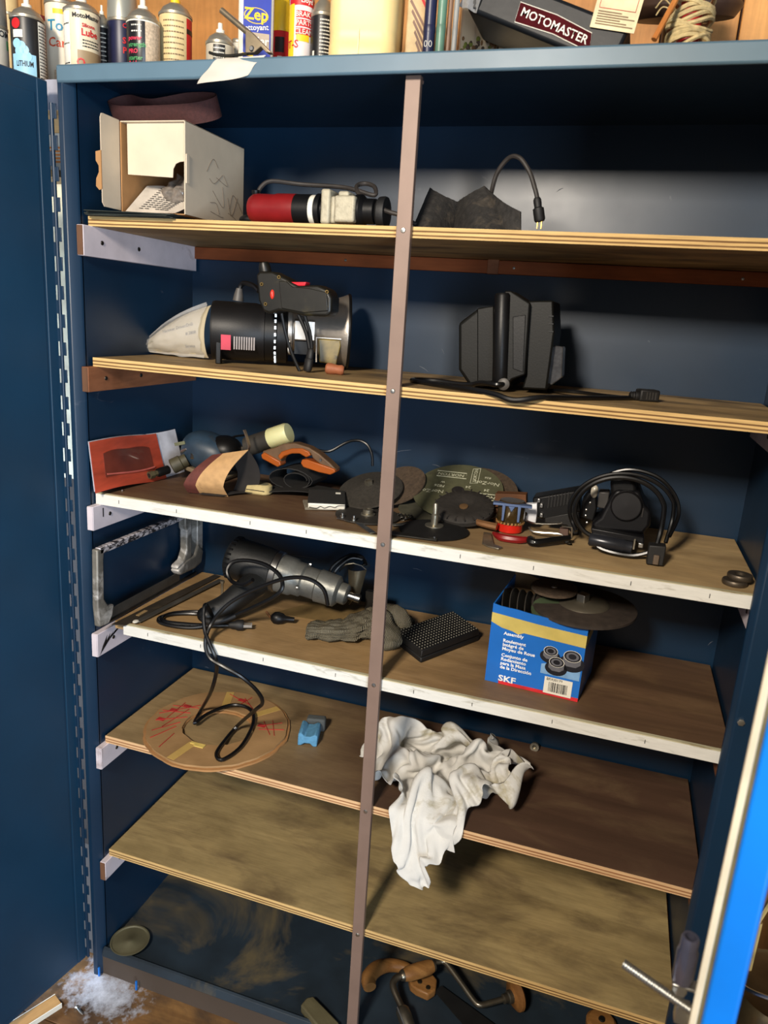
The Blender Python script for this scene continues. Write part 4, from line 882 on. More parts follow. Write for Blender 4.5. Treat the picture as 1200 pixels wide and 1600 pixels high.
MB().sheet(lambda u, v: bf(.30 * u + .012 * noise.noise(V((v * 20, u, 0))), v), 6, 14, .0012).build('maroon_face', bmr, t, world=True)
def bb_(u, v):
    s = 0.4 + .6 * u
    top = q01 * (1 - s) + q11 * s; bot = V((.185, .15, z3 + .002)) * (1 - s) + V((.265, .165, z3 + .002)) * s; fr = q00 * (1 - s) + q10 * s
    if v < .6: w_ = v / .6; p = top * (1 - w_) + bot * w_ + V((.012, .01, 0)) * math.sin(PI * w_)
    else: w_ = (v - .6) / .4; p = bot * (1 - w_) + (fr + V((0, 0, -.002))) * w_ + V((.0, 0, .004)) * math.sin(PI * w_)
    return p
MB().sheet(bb_, 8, 20, .001).build('inner_face', bdk, t, world=True)
# mallet
t = thing('soft_face_mallet', 'grey mallet head with a cream nylon face above the orange clamp', 'mallet', (.3, .24, 1.22))
m0, m1 = py(386, 698, .24), py(452, 676, .24); dm = (m1 - m0).normalized(); Lm = (m1 - m0).length
MB().lathe([(.018, 0), (.021, .002), (.021, Lm * .56), (.0215, Lm * .57)], m0, dm, 24).build('head', mat('mallet_grey', (62, 58, 52), .55, .2, .2), t, world=True)
MB().lathe([(.0215, Lm * .56), (.0225, Lm * .58), (.0225, Lm * .95), (.0205, Lm), (0, Lm)], m0, dm, 24).build('nylon_face', mat('nylon_cream', (206, 202, 150), .45, 0, .05, sub=.2), t, world=True)
MB().tube([m0 + dm * .03, py(360, 708, .25), py(340, 715, .26)], .005, 8).build('handle', mat('handle_grey', (70, 64, 56), .5), t, world=True)
MB().tube([py(382, 680, .27), py(362, 684, .27), py(347, 700, .27), py(350, 720, .28)], .0024, 6).build('wire_loop', cordm, t, world=True)
t = thing('bent_steel_plate', 'thin bent steel plate standing on edge beside the mallet', 'plate', (py(386, 745, .17).x, .17, z3))
pl_ = [py(u, v, .17) for u, v in ((380, 672), (383, 680), (388, 698), (386, 706), (385, 715), (386, 745))]
MB().sheet(lambda u, v: (lambda k: pl_[int(k)] * (1 - (k - int(k))) + pl_[min(5, int(k) + 1)] * (k - int(k)))(min(4.999, v * 5)) + V((.001 * u, .008 * u, 0)), 3, 15, .0016).build('plate', mat('plate_rusty', (132, 112, 96), .4, .7, .3, 60, stain=(96, 60, 40)), t, world=True)
MB().cbox(V((pl_[-1].x + .001, .177, (z3 + pl_[-1].z) / 2)), (.004, .012, pl_[-1].z - z3)).build('foot', dark_iron, t, world=True)
# black belt roll and flat belt
t = thing('rolled_black_belt', 'rolled up black sanding belt under the orange clamp', 'sanding belt', (.34, .25, z3))
sp = []
for i in range(40):
    a = i * .36; r_ = .016 + .0011 * i; sp.append((.345 + r_ * 1.05 * math.cos(a) - .0008 * i, z3 + .034 + min(r_, .034) * .62 * math.sin(a)))
MB().sheet(lambda u, v: (sp[int(round(u * 39))][0] + .004 * v, .20 + .075 * v, max(z3 + .0012, sp[int(round(u * 39))][1])), 39, 2, .0016).build('roll', mat('belt_black', (28, 26, 24), .75, 0, .2, 100), t, world=True)
MB().sheet(lambda u, v: (.275 + .15 * u, .165 + .05 * v + .02 * u, z3 + .004 + .012 * math.sin(PI * u * .8) + .004 * v), 14, 3, .0016).build('loose_end', mat('belt_black', (28, 26, 24), .75), t, world=True)
# orange spring clamp
t = thing('orange_clamp', 'orange and brown plastic spring clamp lying on the black belt', 'clamp', (.34, .2, 1.17))
Yo = .19; orm = mat('clamp_orange', (152, 74, 20), .35, 0, .1, 30); brm = mat('clamp_brown', (92, 68, 46), .5, 0, .25, 40)
def op(*uv): return [(py(u, v, Yo).x, py(u, v, Yo).z) for u, v in uv]
arch = op((410, 712), (412, 704), (428, 700), (444, 693), (462, 692), (484, 699), (500, 709), (515, 722), (527, 734), (524, 735), (505, 728), (490, 716), (486, 708), (474, 702), (456, 703), (442, 709), (440, 722), (432, 720))
MB().prism(arch, Yo - .004, Yo + .022, 'y').build('frame', brm, t, world=True, bevel=.003)
MB().prism(op((410, 710), (415, 706), (440, 720), (441, 726), (436, 729), (412, 716)), Yo - .008, Yo + .02, 'y').build('jaw', orm, t, world=True, bevel=.002)
MB().prism(op((474, 717), (482, 717), (525, 732), (526, 737), (518, 741), (500, 737), (476, 729), (472, 723)), Yo - .008, Yo + .02, 'y').build('jaw', orm, t, world=True, bevel=.002)
MB().prism(op((436, 712), (442, 705), (458, 700), (474, 700), (485, 705), (487, 711), (480, 714), (470, 708), (458, 708), (446, 712), (440, 718)), Yo - .007, Yo + .02, 'y').build('inner_arch', orm, t, world=True, bevel=.002)
MB().lathe([(.0032, 0), (.0025, .0012), (0, .0012)], py(501, 719, Yo - .004), (0, -1, 0), 10).build('pin', steel, t, world=True)
MB().tube([py(495, 703, .25), py(515, 705, .26), py(540, 692, .27), py(558, 688, .27), py(573, 694, .27), py(581, 710, .27), py(582, 728, .27)], .003, 8).build('cable', cordm, t, world=True)
# small pad
t = thing('felt_pad', 'small cream felt pad with a dark groove beside the tan belt', 'pad', (.265, .175, z3))
loft(MB(), [(rr(.026, .014, .012), 0), (rr(.029, .017, .014), .003), (rr(.029, .017, .014), .018), (rr(.026, .014, .012), .021)]).build('pad', mat('felt_cream', (188, 170, 120), .8, 0, .15, 60), t)
MB().box((-.019, -.0176, .009), (.022, -.0165, .0105)).build('groove', mark, t); MB().prism(rr(.022, .010, .008), .0208, .0214).build('top_label', mat('felt_olive', (110, 106, 82), .8), t)
# sandpaper pad with white edge
t = thing('sandpaper_pad', 'folded black sandpaper pad with a ragged white edge', 'sandpaper', (.428, .15, z3))
m2 = MB(); m2.T = tr((0, 0, .006)) @ rotm('Z', 22) @ rotm('X', 10); m2.box((-.036, -.032, .0), (.036, .032, .014)); m2.build('paper_stack', label_white, t, bevel=.003)
m2 = MB(); m2.T = tr((0, 0, .006)) @ rotm('Z', 22) @ rotm('X', 10); m2.box((-.037, -.0315, .0135), (.036, .033, .0155)).build('black_face', mat('sandpaper_black', (30, 30, 28), .8, 0, .2, 200, bump=.2, bscale=500), t, bevel=.001)
m2 = MB(); m2.T = tr((0, 0, .006)) @ rotm('Z', 22) @ rotm('X', 10); m2.tube([(-.034, -.0325, .006), (-.02, -.0325, .004), (-.012, -.0325, .008), (-.004, -.0325, .005), (.006, -.0325, .009), (.016, -.0325, .007), (.022, -.0325, .011), (.036, -.0325, .012)], .0008, 4).build('ragged_line', mark, t)
m2 = MB(); m2.T = tr((0, 0, .006)) @ rotm('Z', 22) @ rotm('X', 10); m2.cbox((.022, .018, .0156), (.010, .007, .0006)).build('worn_spot', label_white, t)
m2 = MB(); m2.T = tr((-.008, -.004, .0)) @ rotm('Z', 28); m2.box((-.036, -.03, .0), (.03, .032, .005)); m2.build('lower_sheet', mat('paper_grey', (120, 112, 96), .8), t, bevel=.001)

# ---- discs
def disc(name, label, c, nrm, r, m, th=.003, hole=.011, group=None, cat='disc', prof=None):
    q = V(nrm).normalized(); t = thing(name, label, cat, c, q.to_track_quat('Z', 'Y').to_euler(), group)
    MB().lathe(prof or [(hole, 0), (r, 0), (r, th), (hole, th), (hole, 0)], n=48).build('disc', m, t); return t
GD = 'abrasive discs on the third shelf'
grit = mat('grit_brown', (74, 60, 46), .9, 0, .35, 160, bump=.6, bscale=500); gritd = mat('grit_dark', (48, 44, 38), .9, 0, .3, 160, bump=.5, bscale=500)
rubd = mat('backing_rubber', (40, 37, 33), .65, 0, .25, 60)
nutm = mat('nut_steel', (158, 152, 136), .35, .85, .2, 60)
t = disc('flap_disc', 'domed dark grinding disc with a steel nut, leaning behind the strap', (.495, .215, z3 + .032), (-.12, -.40, 1), .070, gritd, prof=[(0, .012), (.016, .012), (.024, .008), (.045, .004), (.066, .0), (.068, -.003), (.064, -.004), (0, -.002)], group=GD)
MB().lathe([(.009, .012), (.009, .020), (.0055, .021), (.0055, .013), (0, .013)], n=6).build('nut', nutm, t, smooth=20)
t = disc('worn_brown_disc', 'rusty brown disc leaning just right of the strap', (.545, .25, z3 + .038), (-.25, -.55, .9), .058, grit, group=GD)
t = disc('cutting_disc', 'flat dark disc with steel hub lying in front of the domed disc', (.525, .12, z3 + .002), (0, 0, 1), .062, rubd, .0025, group=GD)
MB().lathe([(.014, .0025), (.014, .005), (.010, .006), (.010, .013), (.006, .014), (.006, .006), (0, .006)], n=20).build('hub', nutm, t)
t = disc('resin_disc', 'grey green thin fibre disc lying flat behind the flat backing disc', (.62, .205, z3 + .006), (.05, -.08, 1), .058, mat('fibre_grey', (74, 72, 58), .7, 0, .2, 60), .0015, group=GD)
t = disc('brown_fibre_disc', 'brown fibre disc standing at the back behind the green printed disc', (.697, .258, z3 + .040), (-.02, -.41, .91), .090, grit, group=GD)
# printed fibre disc
dk = mat('fibre_green', (84, 84, 62), .6, 0, .15, 60, stain=(64, 62, 46), stain_at=.6)
cN = V((.669, .246, z3 + .0455)); t = disc('printed_fibre_disc', 'large olive green fibre disc with upside down white print', cN, (-.02, -.41, .91), .090, dk, .0012, group=GD)
M3 = RM[t.name].to_3x3().inverted(); lx = (M3 @ V((1, 0, 0))); nz = V((0, 0, 1)); lx = (lx - nz * lx.dot(nz)).normalized(); ly = nz.cross(lx).normalized()
dpm = mat('disc_print', (196, 196, 170), .6)
def dtx(s, sz, x, y, rot=180, border=False):
    ca, sa = math.cos(math.radians(rot)), math.sin(math.radians(rot)); r1 = lx * ca + ly * sa; u1 = ly * ca - lx * sa
    o = lx * x + ly * y + nz * .0016; txt(s, sz, dpm, t, o, r1, u1, bold=.0003)
    if border:
        hw_, hh_ = sz * .36 * len(s) + .004, sz * .75
        MB().tube([o + r1 * a + u1 * b for a, b in ((-hw_, -hh_), (hw_, -hh_), (hw_ - .003, hh_), (-hw_ - .003, hh_))], .0008, 4, True, 1).build('print_frame', dpm, t)
dtx('NORTON', .0125, -.026, .050, 180, True); dtx('NORTON', .010, .024, .056, 95, True); dtx('NorZon', .015, .052, .034, 176); dtx('24', .011, .018, .014, 182); dtx('24', .011, .056, .010, 178)
dtx('F826', .011, -.040, .008, 178); dtx('NorZon', .015, -.052, -.012, 184); dtx('NORTON', .0125, .050, -.012, 180, True); dtx('W', .008, -.036, .022, 180); dtx('826', .009, .05, .052, 175)
MB().lathe([(.011, .0014), (.0125, .0016), (.0125, .0018), (.011, .0018)], n=24).build('bore_ring', mark, t)
t = disc('black_rubber_wheel', 'black ridged rubber wheel leaning on the green printed disc', (.697, .180, z3 + .024), (-.02, -.33, .94), .0575, mat('wheel_dark', (38, 34, 30), .75, 0, .3, 80, bump=.3, bscale=200), prof=[(.010, .008), (.02, .010), (.034, .014), (.050, .014), (.0575, .008), (.057, .0), (.052, -.004), (.01, -.004), (.010, .008)], group=GD)
for k in range(40):
    a = k * 2 * PI / 40; m2 = MB(); m2.T = rotm('Z', math.degrees(a)); m2.box((.043, -.0012, .0125), (.0572, .0012, .0142)); m2.build('ridge', MATS['wheel_dark'], t) if k % 2 == 0 else None
MB().lathe([(.0085, .006), (.0085, .010), (.006, .0105), (0, .0105)], n=16).build('hub_ring', mat('hub_brown', (120, 92, 62), .5, .4), t)
t = disc('backing_pad', 'flat black backing pad with an upright steel spindle', (.662, .092, z3 + .003), (.0, -.02, 1), .064, blackm, prof=[(0, .008), (.02, .007), (.05, .004), (.064, .0), (.063, -.002), (0, -.002)], group=GD)
MB().lathe([(.017, .0068), (.017, .0088), (.0065, .010), (.0065, .028), (.0045, .030), (.0045, .048), (.003, .050), (0, .050)], n=20).build('spindle', nutm, t)
t = thing('steel_rule', 'flat dark steel plate at the shelf edge right of the strap', 'plate', (.64, .035, z3 + .0018))
m2 = MB(); m2.T = rotm('Z', 3); m2.prism([(-.036, -.013), (.043, -.011), (.043, .012), (-.05, .006)], 0, .0022).build('plate', dark_iron, t, bevel=.0004); MB().lathe([(.002, .002), (.002, .0035), (0, .004)], (.036, .004, 0), n=8).build('rivet', steel, t)
t = thing('pointed_steel_blade', 'long pointed steel blade lying between the disc pile and strap', 'blade', (.62, .10, z3 + .0045))
m2 = MB(); m2.T = rotm('Z', 34) @ rotm('Y', -3); m2.prism([(-.04, -.004), (.05, -.002), (.062, .0), (.05, .004), (-.04, .008)], 0, .002).build('blade', nutm, t, bevel=.0004)
ch = thing('chain_scrap', 'short tangle of small dark chain links beside the strap', 'chain', (.59, .14, z3))
for i in range(16):
    a = i * .55; c = V((.002 * i - .012 + .006 * math.cos(a * 2), .010 * math.sin(a), .003 + .002 * (i % 3))); ang = a * 40
    m2 = MB(); m2.T = tr(c) @ rotm('Z', ang) @ rotm('X', 90 * (i % 2)); m2.tube([(.0045 * math.cos(q), .003 * math.sin(q), 0) for q in [k * PI / 4 for k in range(8)]], .0011, 5, True, 2).build('link', dark_iron, ch)
t = thing('steel_bracket', 'bent bright steel bracket with two screws beside the strap', 'bracket', (.53, .05, z3))
br = [(-.052, .004), (-.022, .004), (-.004, -.006 + .012), (.032, .006)]
b0, b1, b2 = V((.482, .075, z3 + .002)), V((.524, .062, z3 + .003)), V((.572, .012, z3 + .0025))
def seg(a, b, wd=.012): d = (b - a).normalized(); s = V((-d.y, d.x, 0)) * wd / 2; n = V((0, 0, .0013)); return MB().add([a - s, b - s, b + s, a + s, a - s + n, b - s + n, b + s + n, a + s + n], [(3,2,1,0),(4,5,6,7),(0,1,5,4),(1,2,6,5),(2,3,7,6),(3,0,4,7)])
seg(b0, b1).build('flat', zinc, t, world=True); seg(b1, b2).build('arm', zinc, t, world=True)
for q in (b0 + V((.008, 0, .001)), b1 + V((-.008, .004, .001))): MB().lathe([(.0045, 0), (.0045, .004), (.0025, .005), (.0025, .010), (0, .010)], q, (0, 0, 1), 10).build('screw', zinc, t, world=True)

# ---- cup, plank, snips
t = thing('wood_offcut', 'short brown board wedged behind the amber jar', 'wood', (.78, .22, z3))
MB().prism([(py(u, v, .20).x, py(u, v, .20).z) for u, v in ((774, 771), (822, 773), (822, 796), (772, 792))], .20, .225, 'y').build('board', wood('offcut_brown', (120, 78, 44), (84, 50, 28)), t, world=True, bevel=.001)
MB().box((.752, .205, z3), (.80, .222, z3 + .03)).build('foot', wood('offcut_brown', (120, 78, 44), (84, 50, 28)), t, world=True)
t = thing('amber_jar', 'smoky amber jar with a red base and blue grey clip', 'jar', (py(796, 820, .16).x, .165, z3))
zj = z3
MB().lathe([(.020, 0), (.0235, .003), (.0235, .020), (.020, .022)], n=28).build('red_base', mat('jar_red', (196, 34, 22), .3, coat=.4), t)
MB().lathe([(.0245, .018), (.0255, .021), (.0255, .056), (.022, .060), (0, .060)], n=32).build('glass_body', mat('amber_glass', (60, 46, 24), .15, 0, .3, 40, coat=.7), t)
for k in range(24):
    a = k * 2 * PI / 24; m2 = MB(); m2.T = rotm('Z', math.degrees(a)); m2.cbox((.0255, 0, .020), (.002, .0035, .004)).build('rim_tooth', mat('tooth_tan', (150, 110, 62), .5), t)
clm = mat('clip_blue', (86, 104, 140), .45, .2, .1); rz = toward((t.location.x, t.location.y))
m2 = MB(); m2.T = rotm('Z', math.degrees(rz)); m2.box((-.034, -.028, .054), (.036, -.012, .0585)).prism([(-.006, .054), (.006, .054), (0, .044)], -.029, -.024, 'y').prism([(-.017, .056), (-.011, .056), (-.012, .026), (-.016, .026)], -.029, -.026, 'y').prism([(.011, .056), (.017, .056), (.016, .026), (.012, .026)], -.029, -.026, 'y').build('clip', clm, t, bevel=.0008)
t = thing('flat_wrench', 'grey steel strip wrench lying with a red handled snip beside it', 'wrench', (.775, .07, z3))
MB().prism([(.748, .125), (.762, .125), (.778, .06), (.795, .048), (.790, .036), (.770, .042), (.758, .055)], z3, z3 + .003).build('strip', nutm, t, world=True, bevel=.0006)
t = thing('tin_snips', 'tin snips with curved tan blade and bright red handle', 'snips', (.78, .11, z3 + .003))
MB().tube([(.742, .165, z3 + .020), (.725, .150, z3 + .018), (.735, .138, z3 + .016), (.77, .132, z3 + .014)], [.004, .006, .006, .007], 8).build('blade_end', mat('snip_tan', (140, 100, 66), .4, .5, .2), t, world=True)
MB().tube([(.768, .110, z3 + .008), (.785, .092, z3 + .007), (.815, .092, z3 + .007), (.835, .105, z3 + .008)], [.003, .007, .007, .004], 8).build('handle', red, t, world=True)
MB().tube([(.835, .098, z3 + .010), (.838, .084, z3 + .010), (.85, .085, z3 + .010), (.875, .108, z3 + .012), (.90, .13, z3 + .014)], [.0065, .007, .0065, .006, .005], 8).build('lower_grip', black, t, world=True)
MB().tube([(.842, .103, z3 + .0115), (.832, .092, z3 + .0115), (.836, .080, z3 + .0115), (.846, .078, z3 + .0115)], .0018, 6).build('chrome_edge', zinc, t, world=True)
# strapping tool
t = thing('staple_tacker', 'black metal tacker body with white clip and bent wire frame', 'tacker', (.86, .2, z3))
Yb = .20
def bp(*uv, y=Yb): return [(py(u, v, y).x, py(u, v, y).z) for u, v in uv]
MB().prism(bp((832, 778), (845, 776), (905, 766), (908, 800), (850, 812), (834, 806)), Yb, Yb + .05, 'y').build('body', black, t, world=True, bevel=.003)
g = MB()
for i in range(7): p = py(858 + i * 5, 779 - i * .9, Yb); g.cbox(p + V((0, -.001, -.006)), (.0022, .002, .024))
g.build('body_rib', blackm, t, world=True)
MB().prism(bp((822, 786), (840, 785), (840, 800), (838, 815), (822, 812), (822, 804), (825, 803), (825, 799), (821, 798)), Yb - .012, Yb + .004, 'y').build('white_clip', mat('clip_white', (224, 226, 232), .4), t, world=True, bevel=.001)
for u, v in ((842, 782), (846, 805), (846, 790)): MB().cbox(py(u, v, Yb - .003), (.006, .006, .008)).build('lug', steel, t, world=True, bevel=.001)
MB().prism(bp((850, 808), (905, 798), (905, 835), (895, 838), (885, 822), (850, 818)), Yb + .0, Yb + .03, 'y').build('lower_housing', blackm, t, world=True, zmin=z3, bevel=.003)
wr = [py(824, 814, Yb - .02), py(838, 818, Yb - .03), py(872, 818, Yb - .03), py(878, 816, Yb - .03)]
MB().tube(wr, .0016, 6, smooth=3).tube([py(826, 824, Yb - .04), py(834, 831, Yb - .05), py(872, 834, Yb - .05), py(880, 838, Yb - .05)], .0018, 6, smooth=3).build('wire_frame', zinc, t, world=True, zmin=z3)
MB().tube([py(u, v, Yb - .05) for u, v in ((878, 822), (894, 824), (893, 841), (880, 840))], .0019, 6, smooth=1).build('wire_hook', zinc, t, world=True)
MB().prism(bp((874, 826), (888, 827), (888, 838), (874, 836), y=Yb - .045), Yb - .046, Yb - .03, 'y').build('hook_block', mat('block_brown', (84, 62, 52), .6), t, world=True, bevel=.001)
MB().tube([py(885, 842, Yb - .05), py(888, 850, Yb - .055), py(889, 860, Yb - .065)], [.006, .0055, .005], 10).build('foot', nutm, t, world=True, zmin=z3)

# jigsaw with coiled cord
t = thing('electric_planer', 'black power tool with big round cap inside its coiled cord', 'power tool', (.985, .16, z3))
Yp = .13; gl = mat('planer_black', (13, 13, 16), .42, 0, .2, 30, bump=.05, bscale=300, spec=.32)
def pp_(*uv, y=Yp): return [(py(u, v, y).x, py(u, v, y).z) for u, v in uv]
MB().prism(pp_((925, 818), (938, 808), (955, 775), (962, 765), (1000, 768), (1008, 790), (1018, 800), (1016, 822), (1005, 835), (925, 828)), Yp, Yp + .10, 'y').build('body', gl, t, world=True, bevel=.006, seg=3)
MB().prism(pp_((953, 752), (962, 747), (985, 748), (994, 756), (996, 775), (955, 775)), Yp + .005, Yp + .09, 'y').build('top_hump', black, t, world=True, bevel=.006, seg=3)
c_ = py(978.5, 791, Yp - .006); rr_ = (py(1004, 791, Yp) - py(954, 791, Yp)).length / 2
MB().lathe([(rr_, 0), (rr_, .008), (rr_ * .94, .0105), (rr_ * .9, .009), (0, .0095)], c_ + V((0, .008, 0)), (0, -1, 0), 40).build('round_cap', mat('cap_smooth', (22, 21, 23), .42), t, world=True)
MB().prism(pp_((924, 821), (1006, 836), (1006, 846), (926, 832)), Yp - .018, Yp + .06, 'y').build('shoe_rail', gl, t, world=True, bevel=.002)
p0, p1 = py(920, 842, Yp - .02), py(988, 856, Yp - .02); MB().lathe([(.009, 0), (.0115, .003), (.0115, .018), (.0118, .019), (.0118, .058), (.0105, .06), (.0105, .072), (0, .072)], p0, p1 - p0, 20).build('roller', mat('roller_sheen', (40, 42, 48), .28, .3), t, world=True)
m2 = MB().cbox(py(991, 850, Yp - .03), (.0025, .004, .018)); m2.build('blade_tip', nutm, t, world=True)
MB().cbox(py(1001, 852, Yp - .025), (.008, .006, .008)).build('end_nut', zinc, t, world=True, bevel=.001)
MB().prism(pp_((935, 772), (952, 773), (948, 800), (932, 797)), Yp + .02, Yp + .05, 'y').build('side_knob', mat('knob_grey', (58, 56, 54), .45, .2), t, world=True, bevel=.002)
MB().ell(py(929, 768, Yp + .03), (.007, .006, .012), 12, 8).build('lamp_lens', mat('lens_pale', (186, 180, 164), .25, 0, .1, coat=.6), t, world=True)
MB().prism(pp_((918, 775), (930, 774), (932, 800), (926, 822), (905, 815), (908, 790)), Yp + .03, Yp + .08, 'y').build('left_block', black, t, world=True, bevel=.003)
MB().cbox(py(1004, 801, Yp - .001), (.0022, .003, .016)).build('slot', mark, t, world=True)
g = MB()
for u, v in ((916, 797), (915, 806), (917, 817), (922, 786)): g.lathe([(.0022, 0), (0, .001)], py(u, v, Yp + .028), (0, -1, 0), 8)
g.build('side_screw', steel, t, world=True)
def ring(c, rx, rz, y0, y1, a0, a1, n=16, sk=0): return [py(c[0] + rx * math.cos(a) + sk * math.sin(a), c[1] - rz * math.sin(a), y0 + (y1 - y0) * k / n) for k, a in [(k, a0 + (a1 - a0) * k / n) for k in range(n + 1)]]
cc = ring((965, 800), 68, 60, Yp - .01, Yp + .03, -.9, PI * 1.28)
coil = [py(1027, 850, Yp - .03), py(1033, 828, Yp - .02)] + ring((968, 798), 70, 52, Yp - .02, Yp - .02, .05, PI * 1.30) + [py(935, 855, Yp - .025), py(960, 864, Yp - .03), py(990, 868, Yp - .03), py(1018, 862, Yp - .03)]
MB().tube(coil, .0042, 8, smooth=4).build('cord', cordm, t, world=True)
coil2 = [py(1040, 848, Yp), py(1050, 815, Yp + .02)] + ring((972, 798), 82, 58, Yp + .02, Yp + .02, .15, PI * 1.1) + [py(900, 830, Yp + .01)]
MB().tube(coil2, .0036, 8, smooth=4).build('cord', cordm, t, world=True)
coil3 = [py(1046, 838, Yp - .005), py(1060, 805, Yp + .03), py(1055, 775, Yp + .04), py(1030, 747, Yp + .04), py(990, 734, Yp + .04), py(955, 740, Yp + .04), py(915, 765, Yp + .03)]
MB().tube(coil3, .0034, 8, smooth=6).build('cord', cordm, t, world=True)
q = py(1026, 858, Yp - .03); q2 = py(1026, 876, Yp - .04)
MB().prism([(q.x - .014, q.z + .010), (q.x + .013, q.z + .012), (q.x + .013, z3 + .002), (q.x - .014, z3 + .001)], Yp - .05, Yp - .026, 'y').build('cord_clasp', blackm, t, world=True, bevel=.002)
MB().cbox((q.x, Yp - .053, q.z - .012), (.009, .006, .016)).build('clasp_tongue', mat('tongue_brown', (88, 74, 60), .5), t, world=True, bevel=.001)
# washers
wm = mat('washer_iron', (92, 82, 70), .45, .7, .25, 60)
for i, (dx, dz, l) in enumerate(((0, 0, 'lower of two stacked iron washers at the right end'), (.007, .0085, 'upper of two stacked iron washers at the right end'))):
    c = V((1.163 + dx, .048 + dx, z3 + dz)); solo('iron_washer', l, 'washer', MB().lathe([(.008, 0), (.018, 0), (.019, .002), (.019, .006), (.018, .008), (.008, .008), (.008, 0)], c, (0, 0, 1), 28), wm, c, group='washers')
# ------------------------------------------------------------------ fourth shelf
z4 = Z[4] + .0005
t = thing('hacksaw', 'old hacksaw frame with chipped white paint leaning on the left wall', 'hacksaw', (.03, .12, z4))
hsm = mat('hacksaw_grey', (120, 116, 108), .5, .4, .3, 40, stain=(200, 196, 190), stain_at=.56); hsd = mat('hacksaw_chipped', (42, 40, 42), .5, .3, .2, 60, stain=(206, 200, 204), stain_at=.50, aniso=(1, 3, 8))
xh = .022
MB().box((xh, -.032, 1.004), (xh + .012, .30, 1.018)).build('spine', hsd, t, world=True, bevel=.002)
MB().prism([(-.040, 1.016), (-.018, 1.016), (-.022, .990), (-.024, .91), (-.012, .892), (.006, .888), (.0, .866), (-.012, .852), (-.040, .855), (-.044, .90)], xh - .002, xh + .012, 'x').build('front_arm', hsm, t, world=True, bevel=.003)
rear = [(.262, 1.018), (.338, 1.016), (.338, .90), (.328, .876), (.262, .874), (.228, .894), (.232, .902), (.256, .908), (.268, .93), (.268, .975), (.262, .985)]
m_ = MB(); outer = rear; inner = [(.290, 1.000), (.312, 1.000), (.312, .925), (.300, .905), (.290, .912)]
MB().prism([(.262, 1.018), (.288, 1.018), (.288, .905), (.262, .90), (.228, .894), (.232, .902), (.256, .908), (.268, .93), (.268, .975), (.262, .985)], xh - .004, xh + .016, 'x').build('rear_arm', hsm, t, world=True, bevel=.003)
MB().prism([(.314, 1.018), (.338, 1.016), (.338, .90), (.330, .884), (.314, .884)], xh - .004, xh + .016, 'x').build('grip_back', hsm, t, world=True, bevel=.003)
MB().prism([(.262, .905), (.300, .908), (.316, .93), (.338, .91), (.330, .880), (.300, .874), (.240, .876), (.228, .890)], xh - .005, xh + .018, 'x').build('grip_base', hsm, t, world=True, bevel=.004)
MB().box((.27, 0, 0), (.32, .01, .01)) if False else MB().prism([(.286, 1.018), (.316, 1.018), (.316, 1.004), (.286, 1.0)], xh - .004, xh + .016, 'x').build('grip_top', hsm, t, world=True, bevel=.002)
MB().sheet(lambda u, v: (xh + .006 + .001 * v, -.02 + .27 * u, .852 + .028 * v), 6, 2, .0012).build('blade', mat('blade_grey', (84, 82, 78), .45, .6, .2), t, world=True)
MB().cyl((xh + .006, -.03, z4 + .005), (xh + .006, .32, z4 + .005), .004, n=8).build('tie_rod', dark_iron, t, world=True)
sbm = mat('saw_blade_dark', (72, 64, 54), .5, .5, .25, 50, stain=(96, 84, 66)); 
def strapz(name, label, pts, m, th, z, hole=None):
    c = V((sum(p[0] for p in pts) / len(pts), sum(p[1] for p in pts) / len(pts), z)); t = thing(name, label, 'saw blade', c)
    MB().prism(pts, z, z + th).build('blade', m, t, world=True, bevel=.0004); return t
t = strapz('wide_saw_blade', 'wide dark saw blade lying flat beside the hacksaw frame', [(.040, -.012), (.066, -.006), (.072, .06), (.088, .335), (.070, .338), (.052, .16)], sbm, .002, z4 + .001)
MB().box((.056, .045, z4 + .003), (.064, .075, z4 + .0042)).build('slot_edge', mat('slot_tan', (150, 124, 84), .6), t, world=True)
t = strapz('narrow_saw_blade', 'narrow grey saw blade with a bright tip beside the wide one', [(.072, .012), (.086, .018), (.112, .305), (.098, .310)], mat('blade_grey2', (96, 92, 84), .45, .6, .2), .002, z4 + .0035)
MB().ell((.078, .014, z4 + .006), (.006, .008, .003), 10, 6).build('bright_tip', mat('tip_white', (200, 194, 180), .5), t, world=True)
# drill
t = thing('power_drill', 'heavy black drill with grey metal gearbox and long looping cord', 'drill', (.35, .2, z4))
d0, d1 = V((.19, .195, z4 + .112)), V((.475, .22, z4 + .058)); dd = (d1 - d0).normalized(); Ld = (d1 - d0).length
dr_m = mat('drill_black', (20, 21, 21), .5, 0, .25, 60, bump=.15, bscale=200); gearm = mat('drill_gear_grey', (124, 124, 118), .45, .6, .2, 40, bump=.2, bscale=150, stain=(84, 80, 70), stain_at=.62)
MB().lathe([(0, .002), (.036, .0), (.044, .006), (.046, .014), (.046, .085), (.044, .104), (.040, .106)], d0, dd, 30).build('motor_housing', dr_m, t, world=True)
g = MB()
for k in range(26):
    a = k * 2 * PI / 26; q = dd.to_track_quat('Z', 'Y').to_matrix() @ V((.0458 * math.cos(a), .0458 * math.sin(a), .0)); g.cbox(d0 + q + dd * .012, (.010, .0035, .0035))
g.build('vent_rib', black, t, world=True)
MB().lathe([(.042, .104), (.045, .106), (.045, .118), (.043, .120)], d0, dd, 30).build('motor_flange', steel, t, world=True)
MB().lathe([(.040, .118), (.042, .120), (.041, .150), (.037, .156), (.037, .172), (.033, .176), (.033, .205), (.036, .208), (.034, .25), (.026, .256)], d0, dd, 30).build('gearbox', gearm, t, world=True)
MB().lathe([(.023, .25), (.023, .272), (.018, .276), (0, .276)], d0, dd, 24).build('nose_collar', gearm, t, world=True)
